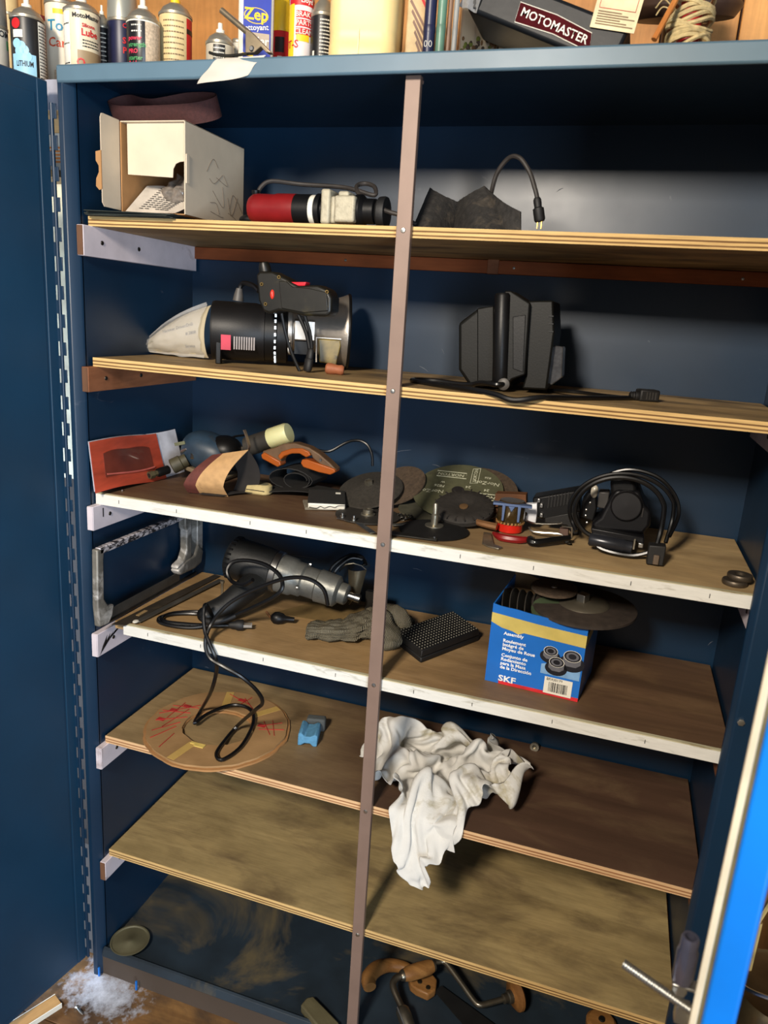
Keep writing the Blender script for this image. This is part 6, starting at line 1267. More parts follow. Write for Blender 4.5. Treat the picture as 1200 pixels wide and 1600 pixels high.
# rag
# draped rag: rows of grid points as steps of 0.4 mm (x, y, z), each point relative to the one before it in its row
RAG = (
    (1784, -117, 1188, 41, 11, -23, 2, 14, -6, -7, 7, 4, 7, -6, 12, 6, -6, 13, 23, 2, -17, -5, -2, 28, 16, -10, 23, -20, -4, 45, -29, 1, 44, 21, -4, -11, 3, 2, 19, 15, 12, -3, 36, 14, -12, 1, 23, 24, -2, 27, 26, 34, 17, 16, 36, 0, 40, 11, 2, 48, -8, 52, 42, 0, 49, 20, 18, -2, 12, 3, -25, 16, 16, 5, 7, 12, 18, -12, 12, 2, 17, 1, 3, 24, 2, 25, -7, -1, 5, 22, -13, -2, 25, 7, 13, 16, 13, 14, -11, 17, 3, -7, 13, 17, 16, 17, 1, -3, 4, 21, -9, 17, 9, 4, 3, -16, 12, 12, 7, 16, 8, 31, 2, 8, 32, 14, 18, 26, 18, 32, 14, 15, 33, -2, -10, 24, -10, -25),
    (1762, -120, 1184, 29, 10, 4, 25, 8, -23, -9, 10, 10, 3, 8, 14, 9, -3, 6, 27, -1, -21, 9, -12, 19, -12, -13, 37, -22, -4, 48, -1, 10, 28, -11, -8, 26, 10, 3, 19, 31, 15, -14, 29, 18, -30, 11, 23, 10, 11, 15, 43, 20, 19, 34, 41, -1, 36, 1, 30, 61, 2, 41, 35, -9, 16, 16, -4, 23, 1, 7, 5, 13, 9, -7, 18, 11, 18, -5, 5, 12, 1, -2, -14, 22, 8, 11, 14, 8, 23, -12, 4, 7, 21, 4, 10, 24, 31, 6, 3, 10, 4, -25, 17, -15, -13, 25, -6, 2, 23, 12, -3, 17, 11, -1, 5, -15, 8, 14, 8, 15, 12, 23, 19, 6, 32, 16, 5, 40, 4, 8, 39, 10, 24, 21, 9, 20, -16, -15),
    (1760, -125, 1207, 0, 15, 1, 30, 7, -8, 15, 5, 1, -6, 9, 12, 20, 7, -2, 24, -4, -6, -11, -14, 20, -13, -9, 35, -17, -1, 35, -14, 5, 36, 5, -3, 19, 22, 8, -13, 32, 11, -5, 17, 16, 8, 8, 26, -5, 5, 12, 44, 37, 3, 37, 28, 21, 45, -7, 32, 52, 9, 14, 27, 5, 17, 21, -8, 24, 11, -14, 19, -7, 7, 14, 13, 7, 3, 12, 6, 24, -7, 3, 3, 17, 3, -15, 23, 16, 21, -2, 10, 19, -12, 19, 10, 16, 36, 8, 8, 31, 0, -17, 13, -22, -25, 17, -19, -14, 24, -10, 0, 24, 2, -2, 18, -3, 4, 14, 11, 10, 6, 26, 14, 11, 24, 24, 2, 33, 20, 1, 41, 1, -2, 41, 2, 23, 21, 6),
    (1737, -130, 1217, 17, 9, 9, 24, 8, -4, 28, 5, -10, 1, 8, 11, 3, 9, 11, 19, -1, 2, 1, -8, 13, -12, -2, 26, -7, 2, 23, -22, 4, 33, 13, 6, 10, 30, 3, -15, 19, 10, 0, 2, 14, 38, 6, 22, 1, 7, 13, 40, 59, 7, 27, 4, 37, 44, -3, 11, 29, 3, 16, 31, -1, 14, 27, -9, 17, 23, -9, 25, 5, -7, 20, 1, 9, 8, 18, 1, 16, -9, 3, 15, -1, 5, -4, 23, 19, 9, 13, 22, 15, -8, 30, 8, -8, 28, 0, -10, 39, 3, -4, 34, -7, -12, 14, -26, -22, 21, -18, -14, 22, -15, -3, 20, 2, -9, 8, 19, 8, 5, 25, 7, 3, 20, 25, -8, 20, 26, -5, 26, 12, 6, 43, -1, 6, 38, 7),
    (1702, -125, 1234, 26, 6, -2, 31, 3, 3, 26, 2, 2, 14, 3, 5, -5, 10, 11, 13, 6, 8, 13, 0, 5, 5, 0, 7, 11, 7, 5, 0, 7, 24, 5, 8, 13, -16, 3, 27, 3, 7, 22, 6, 13, 25, 7, 19, 9, 51, 14, 17, 21, 18, 39, 4, 18, 19, 13, 29, 16, -3, 9, 33, -20, 8, 29, -11, 19, 27, -11, 16, 26, -2, 24, 10, 6, 17, 13, 5, 11, -2, -3, 18, -15, 8, 13, -4, 27, 2, 9, 22, 10, 14, 19, 7, 2, 25, -3, -30, 40, -10, -16, 45, -4, -1, 35, -7, -6, 27, -24, -13, 13, -12, -17, 0, -10, -22, 12, 16, -2, 13, 27, 5, -1, 19, 28, -11, 10, 31, -14, 10, 29, 3, 35, 12, 3, 37, -2),
    (1695, -129, 1258, 5, 12, 2, 23, 9, -11, 32, 0, 4, 17, -2, 14, 3, 8, 5, 14, 9, 0, 13, 3, 8, 0, 4, 23, 11, 11, 10, 10, 12, 5, 10, 10, 12, -14, 4, 34, -14, 3, 37, 16, 14, -2, 23, 20, 36, 30, 21, 24, 13, 11, 7, 7, -5, 16, 24, 35, 14, 11, 24, 22, -22, 9, 26, -28, 13, 20, -10, 17, 29, -10, 13, 25, 4, 20, 19, 17, 17, 8, 17, 13, -7, 8, 18, -16, 2, 18, -14, 27, 9, 4, 20, 6, 25, 26, -4, -8, 25, -11, -37, 42, -15, -21, 42, -2, -8, 31, -28, -2, 31, -3, -8, -10, -8, -21, 1, 9, -19, 13, 26, 3, 12, 20, 24, -3, 12, 37, -15, 5, 30, -17, 8, 26, 13, 20, 13),
    (1712, -136, 1269, 12, 11, -8, -6, 13, 4, 7, 10, 3, 30, 4, -2, 9, -3, 28, 13, 7, 5, 11, 18, 3, -7, 9, 39, -3, 6, 36, 1, 9, 18, 1, 11, -1, 8, 12, 2, 15, 9, -3, 13, 13, 39, 24, 7, 34, 23, 16, 0, 14, 25, 0, 23, -7, 6, -3, 20, 34, 29, 30, 16, -7, 22, 20, -26, 12, 26, -34, 17, 15, -13, 9, 24, 0, 21, 21, 15, 14, 9, 21, 11, 7, 19, 15, 3, 13, 8, -14, 14, 22, -5, 16, 19, 1, 27, 3, 10, 28, -20, -20, 26, -6, -35, 25, -29, -28, 45, -9, -11, 43, -7, 16, 14, -1, -6, -19, 5, -17, 6, 19, -7, 12, 20, 18, 3, 16, 24, -3, 8, 27, -22, 2, 22, -4, -5, 26),
    (1695, -132, 1292, 25, 5, -9, 19, 10, -15, -12, 14, 11, 11, 9, 1, 16, 6, 17, 6, 13, 26, 2, 19, 12, 4, 14, 34, -11, 7, 43, -10, 4, 44, 14, 10, 18, 13, 11, 2, 24, 4, -17, 34, 3, -1, 17, 1, 11, 15, 16, -2, 16, 27, 4, 24, 17, -1, 0, 16, 29, 8, 26, 25, 18, 20, 23, -24, 14, 20, -31, 20, 13, -20, 9, 8, 2, 15, 18, 4, 13, 7, 17, 10, 7, 3, 16, 19, 18, 12, 7, 20, 16, 1, 20, 20, 1, 21, 17, -11, 13, -24, -15, 20, -13, -25, 35, -8, -25, 38, -7, -19, 34, -15, 8, 23, -11, 17, 6, 10, -6, -3, 20, -8, 5, -4, 25, 0, 12, 12, -1, 26, 8, 4, 7, 17, -8, -2, 20),
    (1680, -124, 1290, 16, 2, 9, 31, 5, -10, 7, 10, 4, 7, 12, 18, -3, 17, 23, -3, 21, 17, -6, 18, 37, 3, 14, 41, 4, 17, 36, 6, 16, 36, 14, 19, 24, 12, 20, -7, 42, -11, -22, 11, -11, -15, 25, -7, 8, 12, 18, -7, 13, 25, -7, 23, 18, -1, 21, 14, 16, -5, 19, 27, 4, 23, 22, -8, 4, 17, -31, 14, 3, -8, 26, 5, -3, 17, 13, -3, 17, 13, 13, 11, 8, 6, 14, 15, 11, 6, 16, 15, 14, 6, 14, 20, -3, 21, 13, -14, 23, -6, -7, 28, -22, 11, 33, -4, -21, 14, 0, -29, 31, -5, 5, 9, -18, 10, 1, -3, 13, 3, 19, 3, 9, 5, 14, 0, -11, 17, 8, 16, 5, 10, 21, -7, 5, 5, -1),
    (1673, -115, 1294, 17, 0, 5, 23, 3, 12, 12, 12, 14, 15, 14, 24, 6, 17, 24, -14, 22, 29, -22, 18, 47, 9, 23, 41, 2, 38, 31, 11, 39, 26, 19, 20, 31, 35, 0, -12, 9, -17, -38, 19, -4, -28, 31, -12, 0, 19, 0, 13, 12, 20, -10, 11, 24, -13, 26, 14, 1, 14, 10, 19, -8, 19, 19, -5, 20, 17, -2, -1, 9, -12, 14, 12, -4, 24, 2, -4, 18, -3, -3, 20, 2, 2, 18, 9, 16, 6, 15, 11, -8, 8, 11, 4, 8, 20, 8, -1, 13, 13, -8, 22, 3, 8, 30, -2, 6, 22, -8, -23, 14, -1, 6, 8, 2, 12, -3, -9, 15, -13, 5, 12, 14, 11, 13, 13, -4, 17, 18, 9, 6, 20, 8, 0, 3, -3, -21),
    (1668, -115, 1319, 17, 6, 0, 9, 12, 11, 16, 11, 25, 15, 12, 30, 6, 19, 23, -7, 14, 49, 2, 21, 43, 6, 41, 41, -10, 55, 30, 14, 37, 35, 41, 23, 3, 0, -8, -25, -2, -18, -26, 30, -4, -26, 28, -3, -21, 23, -7, 20, 25, 5, 1, 7, 22, -21, 19, 17, -14, 25, 8, 4, 12, 13, 16, -11, 23, 10, -6, 14, 12, 8, -8, 15, 11, -3, 4, 6, 16, 6, -5, 23, 0, -4, 23, -1, 6, 20, -3, 6, 12, 9, 6, -9, 10, 15, -14, 1, 15, 5, 2, 10, 9, 16, -3, 16, 4, 26, -3, -8, 11, 3, 5, -4, 7, 19, 15, 5, -3, 7, 4, 11, 5, 8, 18, 5, -9, 6, 21, -2, -7, 20, 10, 11, 11, 10, 13),
    (1654, -102, 1345, 16, 2, 20, 18, 13, 1, 10, 17, 8, 16, 13, 21, -8, 10, 56, 2, 14, 45, 10, 31, 38, 0, 56, 43, 2, 50, 45, 38, 41, 21, 15, 19, -21, -23, -14, -19, 13, -9, -28, 29, -8, -14, 32, -7, -8, 12, -2, -29, 23, 0, 15, 26, 19, -8, 22, 13, -19, 15, 15, -15, 27, 6, -5, 14, 12, 11, -2, 23, 12, 14, 4, 11, 10, -19, -8, 11, -6, 2, 6, 21, 8, -1, 23, 3, 10, -5, 14, 0, 25, -4, -3, 23, -3, -2, 20, 3, -1, 8, 17, 7, -18, 6, -7, 18, 17, 11, 4, 8, 11, -6, 7, -13, 10, 22, 20, -4, 9, 15, 23, 3, 12, 14, 5, 16, -18, 6, 8, -1, -2, 7, -2, -20, 24, -1, 11),
    (1660, -82, 1355, -1, 2, 35, 20, 4, 19, 12, 15, 4, -1, 19, 10, -6, 10, 49, 9, 12, 49, 5, 40, 41, 2, 63, 42, 16, 53, 32, 21, 32, 2, 19, 21, -9, 6, -8, -22, 4, -9, -23, 14, -8, -16, 34, -5, -8, 12, -3, -25, 31, -4, -11, 23, -11, -16, 20, 31, 12, 22, 20, -15, 20, 15, -20, 27, 3, -4, 23, 6, 4, 15, 23, 13, 7, -1, -4, 10, -11, -14, 18, -5, 2, 9, 0, 17, 5, 2, 16, 11, 11, 11, 7, 20, 5, 2, 21, 7, -11, 18, -8, 0, 12, 17, -7, -2, 18, -20, 24, 10, 4, -4, 17, -14, 2, 18, -9, -7, 31, 28, 12, 9, 30, 15, -1, 18, 1, 8, 8, -6, 4, 5, 4, -23, -12, -4, -25),
    (1646, -68, 1397, 17, 6, 2, 1, 4, 30, 11, 7, 25, 8, 18, 8, 14, 17, 15, -6, 13, 46, 0, 50, 44, -3, 59, 34, 21, 38, 13, 12, 22, 2, 12, 15, -5, 11, 18, -16, 22, 1, -11, 24, -8, -4, 16, -11, -6, 27, -3, -18, 10, -17, -36, 22, -6, -27, 31, 29, 11, 26, 28, 9, 23, 18, -20, 21, 2, 13, 21, 14, -11, 7, 17, -7, 8, 10, 13, 10, 2, -8, 14, -2, -11, 6, -1, 10, 0, 8, 20, 15, 0, -8, 18, -6, -16, 20, 3, 3, 14, 8, 9, 5, 11, 12, -4, 16, 17, -27, 18, 16, -12, 3, 21, -11, 2, 33, -26, 1, 36, 13, -10, 28, 33, 7, 2, 26, 20, 3, 19, 8, -5, 9, -1, -23, -12, -19, -4),
    (1633, -62, 1450, 12, 13, -9, 15, 9, 3, 6, 4, 29, 8, 12, 17, 18, 25, -6, 11, 20, 39, -8, 48, 36, -10, 39, 16, 17, 28, 6, 13, 22, 5, 8, 20, 7, 20, 11, -18, 20, 14, -6, 18, 10, 4, 27, -8, -6, 28, -3, -14, 15, -26, -17, 14, -5, -39, 25, 25, -12, 30, 28, 14, 26, 26, 0, 12, -5, 23, 18, 16, -4, -3, 7, -26, 9, 19, -4, 12, 7, 15, 13, 3, -5, 3, 11, -14, 12, 13, 16, 7, 1, 17, 3, -16, -18, 15, -1, -15, 16, 2, 2, 20, 3, -4, 21, 7, 14, 4, 12, 23, -18, 13, 33, -26, 2, 33, -27, 6, 32, -9, -2, 38, 29, -18, 17, 24, 19, 2, 19, 19, -18, 10, 1, -29, 15, -15, 2),
    (1619, -46, 1482, 14, 9, -7, 16, 6, 3, 9, 9, 2, 12, 9, 20, 17, 21, 0, 6, 26, 30, -2, 41, 8, 6, 20, 9, 10, 21, 11, 10, 24, -1, 13, 20, -1, 11, 24, -4, 16, 3, 2, 17, 17, -10, 25, 9, -2, 30, 1, -10, 26, -14, -2, 23, -14, -17, 8, 25, -26, 21, 24, 1, 25, 24, 1, 3, -1, 27, 24, 16, 5, 13, 9, -2, 4, 20, -15, 10, 15, 1, 14, 2, 12, -2, 12, -15, 1, 14, -13, 19, 0, 10, 7, -11, -6, 10, -10, -9, 13, 1, 3, 16, -1, 3, 13, -4, 7, 24, 20, 0, 7, 12, 34, -32, 8, 36, -26, -3, 35, -15, 11, 32, 12, -17, 36, 15, -4, 8, 11, 20, -25, 10, -2, -24, 23, -10, -7),
    (1607, -26, 1500, 22, 2, 9, 15, 4, -3, 7, 9, -8, 9, 16, -9, 12, 18, 15, 19, 18, 8, 21, 19, 3, 17, 12, 11, 11, 20, 5, 10, 16, 11, 8, 23, 6, 7, 24, -10, 20, 8, -2, 9, 5, 5, 15, 21, 1, 22, 3, -14, 24, 0, -19, 15, 17, 5, 15, 21, -10, 6, 20, -20, 18, 24, -1, 18, 14, 19, -2, 2, 25, 25, 6, 15, 22, 14, -1, 4, 18, -11, 2, 17, -5, 16, 15, 1, 14, 4, -12, 14, 2, -11, 9, -2, -16, 4, -15, -3, 11, -13, 16, 12, -15, 9, 12, -3, 9, 20, 27, -13, 14, 28, 11, -6, -1, 35, -22, -16, 38, -18, 11, 32, -7, 13, 31, 8, -12, 32, 14, -2, -3, 5, 5, -23, 4, -3, -29),
    (1630, 3, 1489, -1, 12, 26, 18, 0, 10, 9, 5, -14, 2, 13, -20, 24, 0, -6, 18, 8, -8, 26, 5, 1, 20, 12, 6, 18, 11, 13, 16, 20, 12, 15, 27, 3, -24, 13, -12, -2, 15, 11, 28, 5, -4, 23, 20, 1, -2, 26, -3, 24, 9, -15, 23, 19, 3, 7, 24, 19, 15, 22, -8, -3, 22, -19, 16, 16, -7, 21, 8, 19, 16, 7, 22, -1, 13, 22, 19, 14, 13, 24, 3, 5, 21, -17, -6, 22, 3, -7, 15, 7, -14, 9, 10, -17, 9, 13, -18, 12, -14, 1, -4, -13, 20, 1, -8, 14, 16, 18, -8, 10, 33, -3, 18, 6, 26, -12, -27, 24, -16, 6, 34, -5, 18, 24, -7, 4, 32, 5, 0, 28, 25, 0, -2, 5, -8, -22),
    (1642, 52, 1513, 9, 7, -1, 8, 6, 19, 10, -5, -9, 6, -9, -34, 23, 3, 3, 5, 21, -9, 19, 7, 13, 10, 11, 8, 13, 12, -12, 18, 13, -9, 16, 19, -5, 14, 20, 9, -7, 22, 15, 0, 14, 6, 16, 9, -17, 23, 13, -5, 17, 18, 15, 11, 10, -21, 8, 22, 20, 9, 17, 16, 13, 20, -1, -6, 24, -18, 10, 18, -1, 15, -3, 17, 17, 13, -7, 16, 15, 6, 23, 13, 6, 15, 4, 14, 19, 4, 4, 16, -1, 13, 8, -5, -2, 6, 8, -15, 15, -5, 1, 18, -1, -5, 11, -15, 5, 5, -8, 8, 9, 19, 2, 14, 20, 14, 8, -18, 20, -2, -10, 23, -2, 13, 20, -2, 9, 24, -9, 11, 17, 3, 13, 18, 7, -10, 10),
    (1662, 48, 1567, -9, -1, -4, -10, 20, -11, 10, 12, -34, 26, -5, -36, 8, 0, 27, 15, 25, -5, 10, 12, 0, 14, 7, 10, 12, 10, 4, 4, 11, -12, 1, 16, -21, 16, 7, 10, 6, 17, -3, 6, 27, 0, 10, 22, 5, 20, 4, 17, 13, 17, -13, 23, 18, -14, 17, 16, -4, 2, 15, 23, 9, 14, 20, 8, 22, -1, -4, 22, -7, 19, 6, 8, 3, 13, 2, 5, 19, -6, 21, 11, 1, 15, -6, 6, 15, 1, 13, 14, 1, 13, 19, -1, 12, 23, 1, 1, 22, -2, -2, 20, -1, -4, 11, -1, -7, 1, -5, -1, 10, -5, 14, 11, 17, 0, 12, 1, 12, 3, -14, 16, 17, 0, 8, 9, 10, 18, -3, 17, 11, 3, 7, 16, 1, 4, 8),
    (1641, 27, 1611, 12, 7, -12, -24, 11, -45, 6, 32, -39, 37, 18, -29, 4, 3, 32, 23, 17, 9, 7, 14, -19, 8, 11, -10, 8, 16, 11, 11, 7, 10, 2, 16, -7, 6, 7, -11, 10, 6, 20, 3, 19, 6, 5, 16, 1, 16, 15, 13, 24, 22, -9, 15, 14, -26, 15, 16, -19, 16, 20, 10, 5, 14, 19, 5, 6, 22, 4, 13, 9, 15, 11, 0, 7, 15, 5, 6, 16, 4, 8, 14, 10, 13, -3, 2, 11, -13, 4, 8, 12, 7, 17, 3, 6, 24, -4, -3, 22, -3, -2, 22, 0, 4, 17, 6, 9, 15, 12, 3, 12, -2, 3, 13, 4, 2, 12, 0, -7, 9, -3, 13, 19, -6, -6, 16, 7, -1, 11, 10, 8, 3, 20, 9, 14, -10, 10),
    (1611, 25, 1618, 26, 27, -5, -11, 8, -51, 0, 29, -40, 34, 28, -33, 9, 9, 32, 24, 12, 18, 3, 1, -24, 6, 21, 3, 11, 4, 4, 5, 12, -8, -4, 16, 13, 14, 7, -11, 11, 15, 3, -4, 12, 16, 10, 10, -5, 17, 19, 2, 2, 24, 9, 24, 16, -22, 13, 6, -19, 20, 15, 11, 15, 27, -1, 9, 10, 23, -4, -3, 24, 14, 9, 7, 17, 15, 2, 12, 2, 9, 11, 5, 15, 6, 13, 13, 9, -2, 10, 9, 9, 3, 1, 15, 10, 15, -4, -10, 17, -14, -11, 18, -9, -4, 21, -3, 4, 22, 4, 4, 19, 2, 2, 19, 9, 3, 11, 1, 7, 20, 10, 5, 19, 8, -7, 15, 10, -20, 23, 0, -11, 23, 11, 3, 9, 16, 7),
    (1592, 43, 1628, 29, 16, -23, 18, 27, -32, -7, 26, -43, 16, 21, -42, 24, 15, 14, -2, 0, 39, 15, 17, -18, 0, 11, -14, 11, -1, 15, 3, 17, -7, 9, 12, -10, 6, 10, 14, 13, 5, -19, 7, 18, 11, 9, 19, 4, 21, 15, -12, 0, 20, 15, 3, 26, 10, 20, 9, -21, 20, 0, 20, 20, 11, 4, 0, 26, 4, 5, 14, 14, 8, -7, 21, 14, 4, 10, 11, -4, 4, 23, -10, 13, 20, 4, 19, 19, 6, 15, 12, 6, 19, 8, 15, 13, -5, 14, 2, 4, 6, -18, 3, -21, -7, 13, -15, -2, 26, 2, 4, 18, 13, -2, 22, 11, -1, 13, 18, -8, 18, -4, 10, 26, 11, -5, 19, 17, -27, 26, 10, -26, 30, -6, -18, 30, 10, 7),
    (1614, 71, 1629, 15, 15, -26, -5, 10, -33, 13, 38, -24, -4, 0, -41, 16, 10, 7, 15, 28, 3, 2, 1, 28, 14, 15, -10, 3, 16, 0, 10, 17, 2, -2, -5, -25, 9, 13, -7, 18, 11, 9, 11, 6, -16, 17, 9, -6, 9, 26, -7, -8, 16, 17, 15, 28, 13, 20, 25, 6, 10, -8, 15, 11, 5, 4, 23, 26, -16, 20, 11, 11, 2, 5, 23, -7, 2, 29, 12, -9, 17, 22, -25, 10, 16, 1, 22, 20, 9, 16, 12, 8, 27, 14, 14, 16, 17, 16, 5, 7, 16, -12, 1, 1, -22, 9, -15, -4, -5, -4, -17, 8, -6, -14, 14, 4, 3, 23, 16, 11, 26, 17, 5, 33, 6, -7, 35, 12, -9, 24, 15, -35, 26, 4, -34, 33, -16, -17),
    (1598, 81, 1595, 12, 21, -12, -2, 8, -29, 8, 33, -17, -2, 5, -21, 16, 8, -23, 6, 30, 6, 14, 7, 10, 2, 16, 9, 11, 12, -10, 12, 15, -9, 14, 15, 0, 12, 15, 5, 5, 6, 10, 17, 1, -1, 5, 1, -14, 4, 13, -16, 16, 23, -1, 10, 26, 7, 11, 21, 14, 5, 0, 29, 13, 6, 18, 20, 17, -8, 17, 18, -10, 16, 7, 6, 4, 2, 23, 10, -4, 25, 22, -19, 14, 4, -3, 29, 17, 7, 16, 13, 6, 22, 7, 11, 21, 14, 15, 7, 16, 16, -5, 12, 8, -10, 20, -14, -7, 7, -12, -14, -5, -1, -16, -8, -10, -20, 19, 1, -8, 22, 25, 14, 34, 21, 4, 46, 10, -1, 43, 10, -15, 30, 8, -36, 32, -5, -33),
    (1592, 80, 1552, -11, 27, 11, 11, 29, -12, 4, 17, -23, 13, 13, -17, 3, 9, -26, 7, 25, -5, 3, 19, 10, 8, 17, -2, 12, 13, -8, 10, 21, 0, 1, 15, 16, 16, 10, 1, 20, 6, -9, 18, 6, 9, 14, 0, 10, 11, 5, -3, 0, 20, -11, 4, 24, -5, 12, 13, 9, 15, -2, 22, 12, 13, 22, 21, 5, 7, 4, 23, 0, 9, 11, -6, 18, 4, 3, 18, -4, 11, 23, -13, 15, 3, -5, 32, 2, 6, 28, 20, 9, 17, 11, 9, 17, 13, 4, 2, 18, 2, -6, 16, 7, -5, 10, 6, 0, 13, -8, -6, 14, -3, -5, -1, -4, -17, -5, -11, -21, 18, 12, -4, 33, 19, 10, 43, 18, 2, 50, 20, -1, 47, 6, -17, 36, -14, -28),
    (1579, 102, 1515, -6, 25, 15, -6, 22, 4, 12, 10, -25, 10, 19, -2, 9, 13, -5, 9, 23, -5, 11, 24, 0, 1, 23, 8, 4, 12, 4, 19, 6, -2, 11, 10, 6, 19, 12, -2, 18, 8, -4, 3, 12, 1, 6, 11, 2, 14, 13, 7, 6, 13, -2, 8, 17, -7, 15, 6, 7, 16, -2, 2, 14, 15, 7, 17, -8, -1, 4, 16, 8, -1, 23, 6, 9, 14, 4, 19, 1, 8, 25, -4, 12, 22, -1, 8, 7, 3, 24, 14, -3, 16, 11, 16, 14, 17, 10, 6, 11, -12, -7, 17, 3, 4, 0, -9, -2, 15, -8, -1, 14, 3, 3, 12, 9, 2, 5, -5, -15, 7, 2, -22, 28, -7, 0, 39, 16, 3, 44, 30, -1, 51, 24, -3, 48, -10, -15),
    (1557, 121, 1525, -1, -6, -13, -2, 28, -8, 3, 25, -13, 19, 21, -2, 7, 15, 22, 6, 30, 10, 17, 17, 0, 6, -12, 10, 16, -2, 1, 25, 1, -3, 22, 7, 4, 16, 13, 3, 17, 9, 4, 4, 22, 2, 6, 19, -5, 9, 18, -2, 11, 17, 0, 5, 21, 2, 2, 12, 6, 9, 6, -8, 3, 14, -16, 17, -6, -14, 22, 7, 0, 11, 19, 7, 7, 21, 12, -5, 19, 7, 10, 15, 17, 18, -14, -6, 23, -13, -1, 24, 0, 2, 22, 8, 11, 16, 12, 12, 14, 10, 1, 18, -6, 10, 9, 7, 10, 3, -25, -1, 5, -6, 3, 12, 14, 13, 19, 6, 8, 11, -10, -9, 9, -5, -20, 31, -2, -9, 43, 19, -1, 46, 28, -3, 46, 23, -7),
    (1531, 104, 1554, 10, 23, -15, -5, 26, -17, 15, 24, -7, 9, 21, -22, 13, 27, 5, -5, 29, 31, 27, -1, 19, 35, -3, 0, 17, 1, 7, 2, -8, 14, 17, 12, 8, 0, 13, -16, 14, 8, 8, 14, 6, 17, 15, 15, 4, 13, 12, 0, 16, 21, -3, 11, 24, -6, 9, 25, -7, 9, 15, -17, -10, 6, -18, 1, 3, -31, 21, 2, -10, 20, 16, 1, 18, 18, 1, 16, 17, 3, -2, 25, 8, 16, 14, 16, 19, -8, -11, 0, -3, -20, 19, -13, -7, 19, -9, 5, 23, -5, 9, 27, 1, 7, 19, 16, 19, 15, 7, 10, 6, -30, 8, 6, -5, 14, -5, 19, 14, 13, 8, 18, 22, -5, 1, 18, -10, -21, 31, 7, -21, 43, 19, -5, 45, 23, -5),
    (1521, 130, 1577, -12, -3, -18, 24, 27, -5, 13, 28, -14, -4, 26, -30, 13, 34, -17, 27, 24, 22, 27, 6, 30, 29, -6, 8, -10, -8, 19, -3, 0, 16, 12, 11, 15, 8, 14, -2, -1, 12, -9, 8, 14, 7, 8, 4, -4, 19, 4, -13, 19, 10, -8, 14, 18, 11, 14, 22, -6, 15, 27, -7, 12, 20, -15, 1, 4, -26, 7, 4, -28, 17, 12, -3, 18, 15, -1, 22, 15, -9, 19, 22, -6, 15, 21, 7, 12, 21, 6, 2, 12, 17, 16, -7, -8, 14, -7, 2, 15, -3, 4, 5, -9, -20, 24, -14, -12, 30, -14, 10, 27, -16, 12, 24, -12, 19, 5, -3, 26, -16, 16, 12, 17, 2, 15, 24, 2, 1, 18, 8, -18, 27, 17, -14, 40, 14, -8),
    (1496, 114, 1575, -12, 24, -10, 22, 21, -6, 17, 15, -4, 10, 29, -19, 11, 42, -21, 23, 38, 0, 44, 6, 22, 29, -10, 11, -23, -6, 25, -4, 2, 22, 7, 15, 18, 9, 15, -2, 11, 4, -3, -2, 24, -1, -2, 15, -10, 15, -5, -7, 20, -2, 2, 17, 13, -15, 23, -12, -15, 11, 29, -2, 12, 34, -2, 10, 21, -10, 8, 1, -27, 11, 14, -13, 22, 14, 8, 16, 22, -16, 17, 23, -16, 13, 13, 25, 13, 13, -21, 17, 17, -4, 15, 17, -5, 16, 12, 5, -2, 2, 12, 14, 0, 3, 12, -12, -18, 25, -22, 17, 29, -21, 2, 33, -17, 12, 31, -21, 11, -10, 4, 17, 2, -6, 13, 16, 2, 10, 14, 20, 2, 25, 3, 5, 33, 10, -4),
    (1490, 94, 1549, 3, 25, -8, 9, 27, -5, -1, 25, 7, 17, 25, 15, 22, 38, -13, 10, 52, -14, 46, 16, -2, 35, -10, 5, -11, -4, 27, -8, 4, 16, -7, 11, 21, 11, 14, -1, 12, -9, -9, -1, 22, -1, -6, 16, -3, 13, 11, -8, 17, -10, 10, 13, 10, -12, 28, -13, -16, 21, 8, -13, 11, 31, 1, 2, 27, -6, 6, 12, -16, 11, 22, -4, 21, 16, -1, 19, 25, -5, 14, 22, -24, 19, 18, 13, 20, 17, 2, 10, 18, -17, 8, 19, -11, 15, 16, 10, 9, 6, -10, 10, 11, 11, 20, -2, -4, 8, -27, 13, 22, -26, 5, 32, -24, 5, 45, -16, 14, 27, -15, 16, -18, -9, 21, 0, -2, 17, 14, 14, 11, 22, 4, 7, 28, 6, 0),
    (1473, 93, 1531, 23, 22, -8, 13, 26, -5, 1, 28, 4, -8, 30, 30, 20, 34, 16, 33, 38, -14, 26, 38, -10, 30, 1, -20, 14, -5, 19, -12, -3, 13, -3, 11, 14, 18, -6, 2, 20, -4, 2, -2, 17, 0, -9, 11, 6, -6, 9, -5, 10, 4, -6, 10, 10, -7, 24, -4, 0, 22, 13, -14, 12, 19, 8, 5, 16, -18, 1, 18, -18, 10, 26, -6, 13, 23, -1, 19, 24, 3, 19, 27, -11, 22, 22, -18, 24, 19, 10, 21, 13, 2, 14, 18, -9, -2, 21, 11, -1, 9, -17, 19, 16, 1, 25, 5, 5, 8, -27, 10, 19, -22, -2, 30, -30, -12, 49, -18, 16, 35, -14, 28, -7, -16, 30, -25, -12, 15, 12, -5, 22, 21, -1, 11, 24, 2, 5),
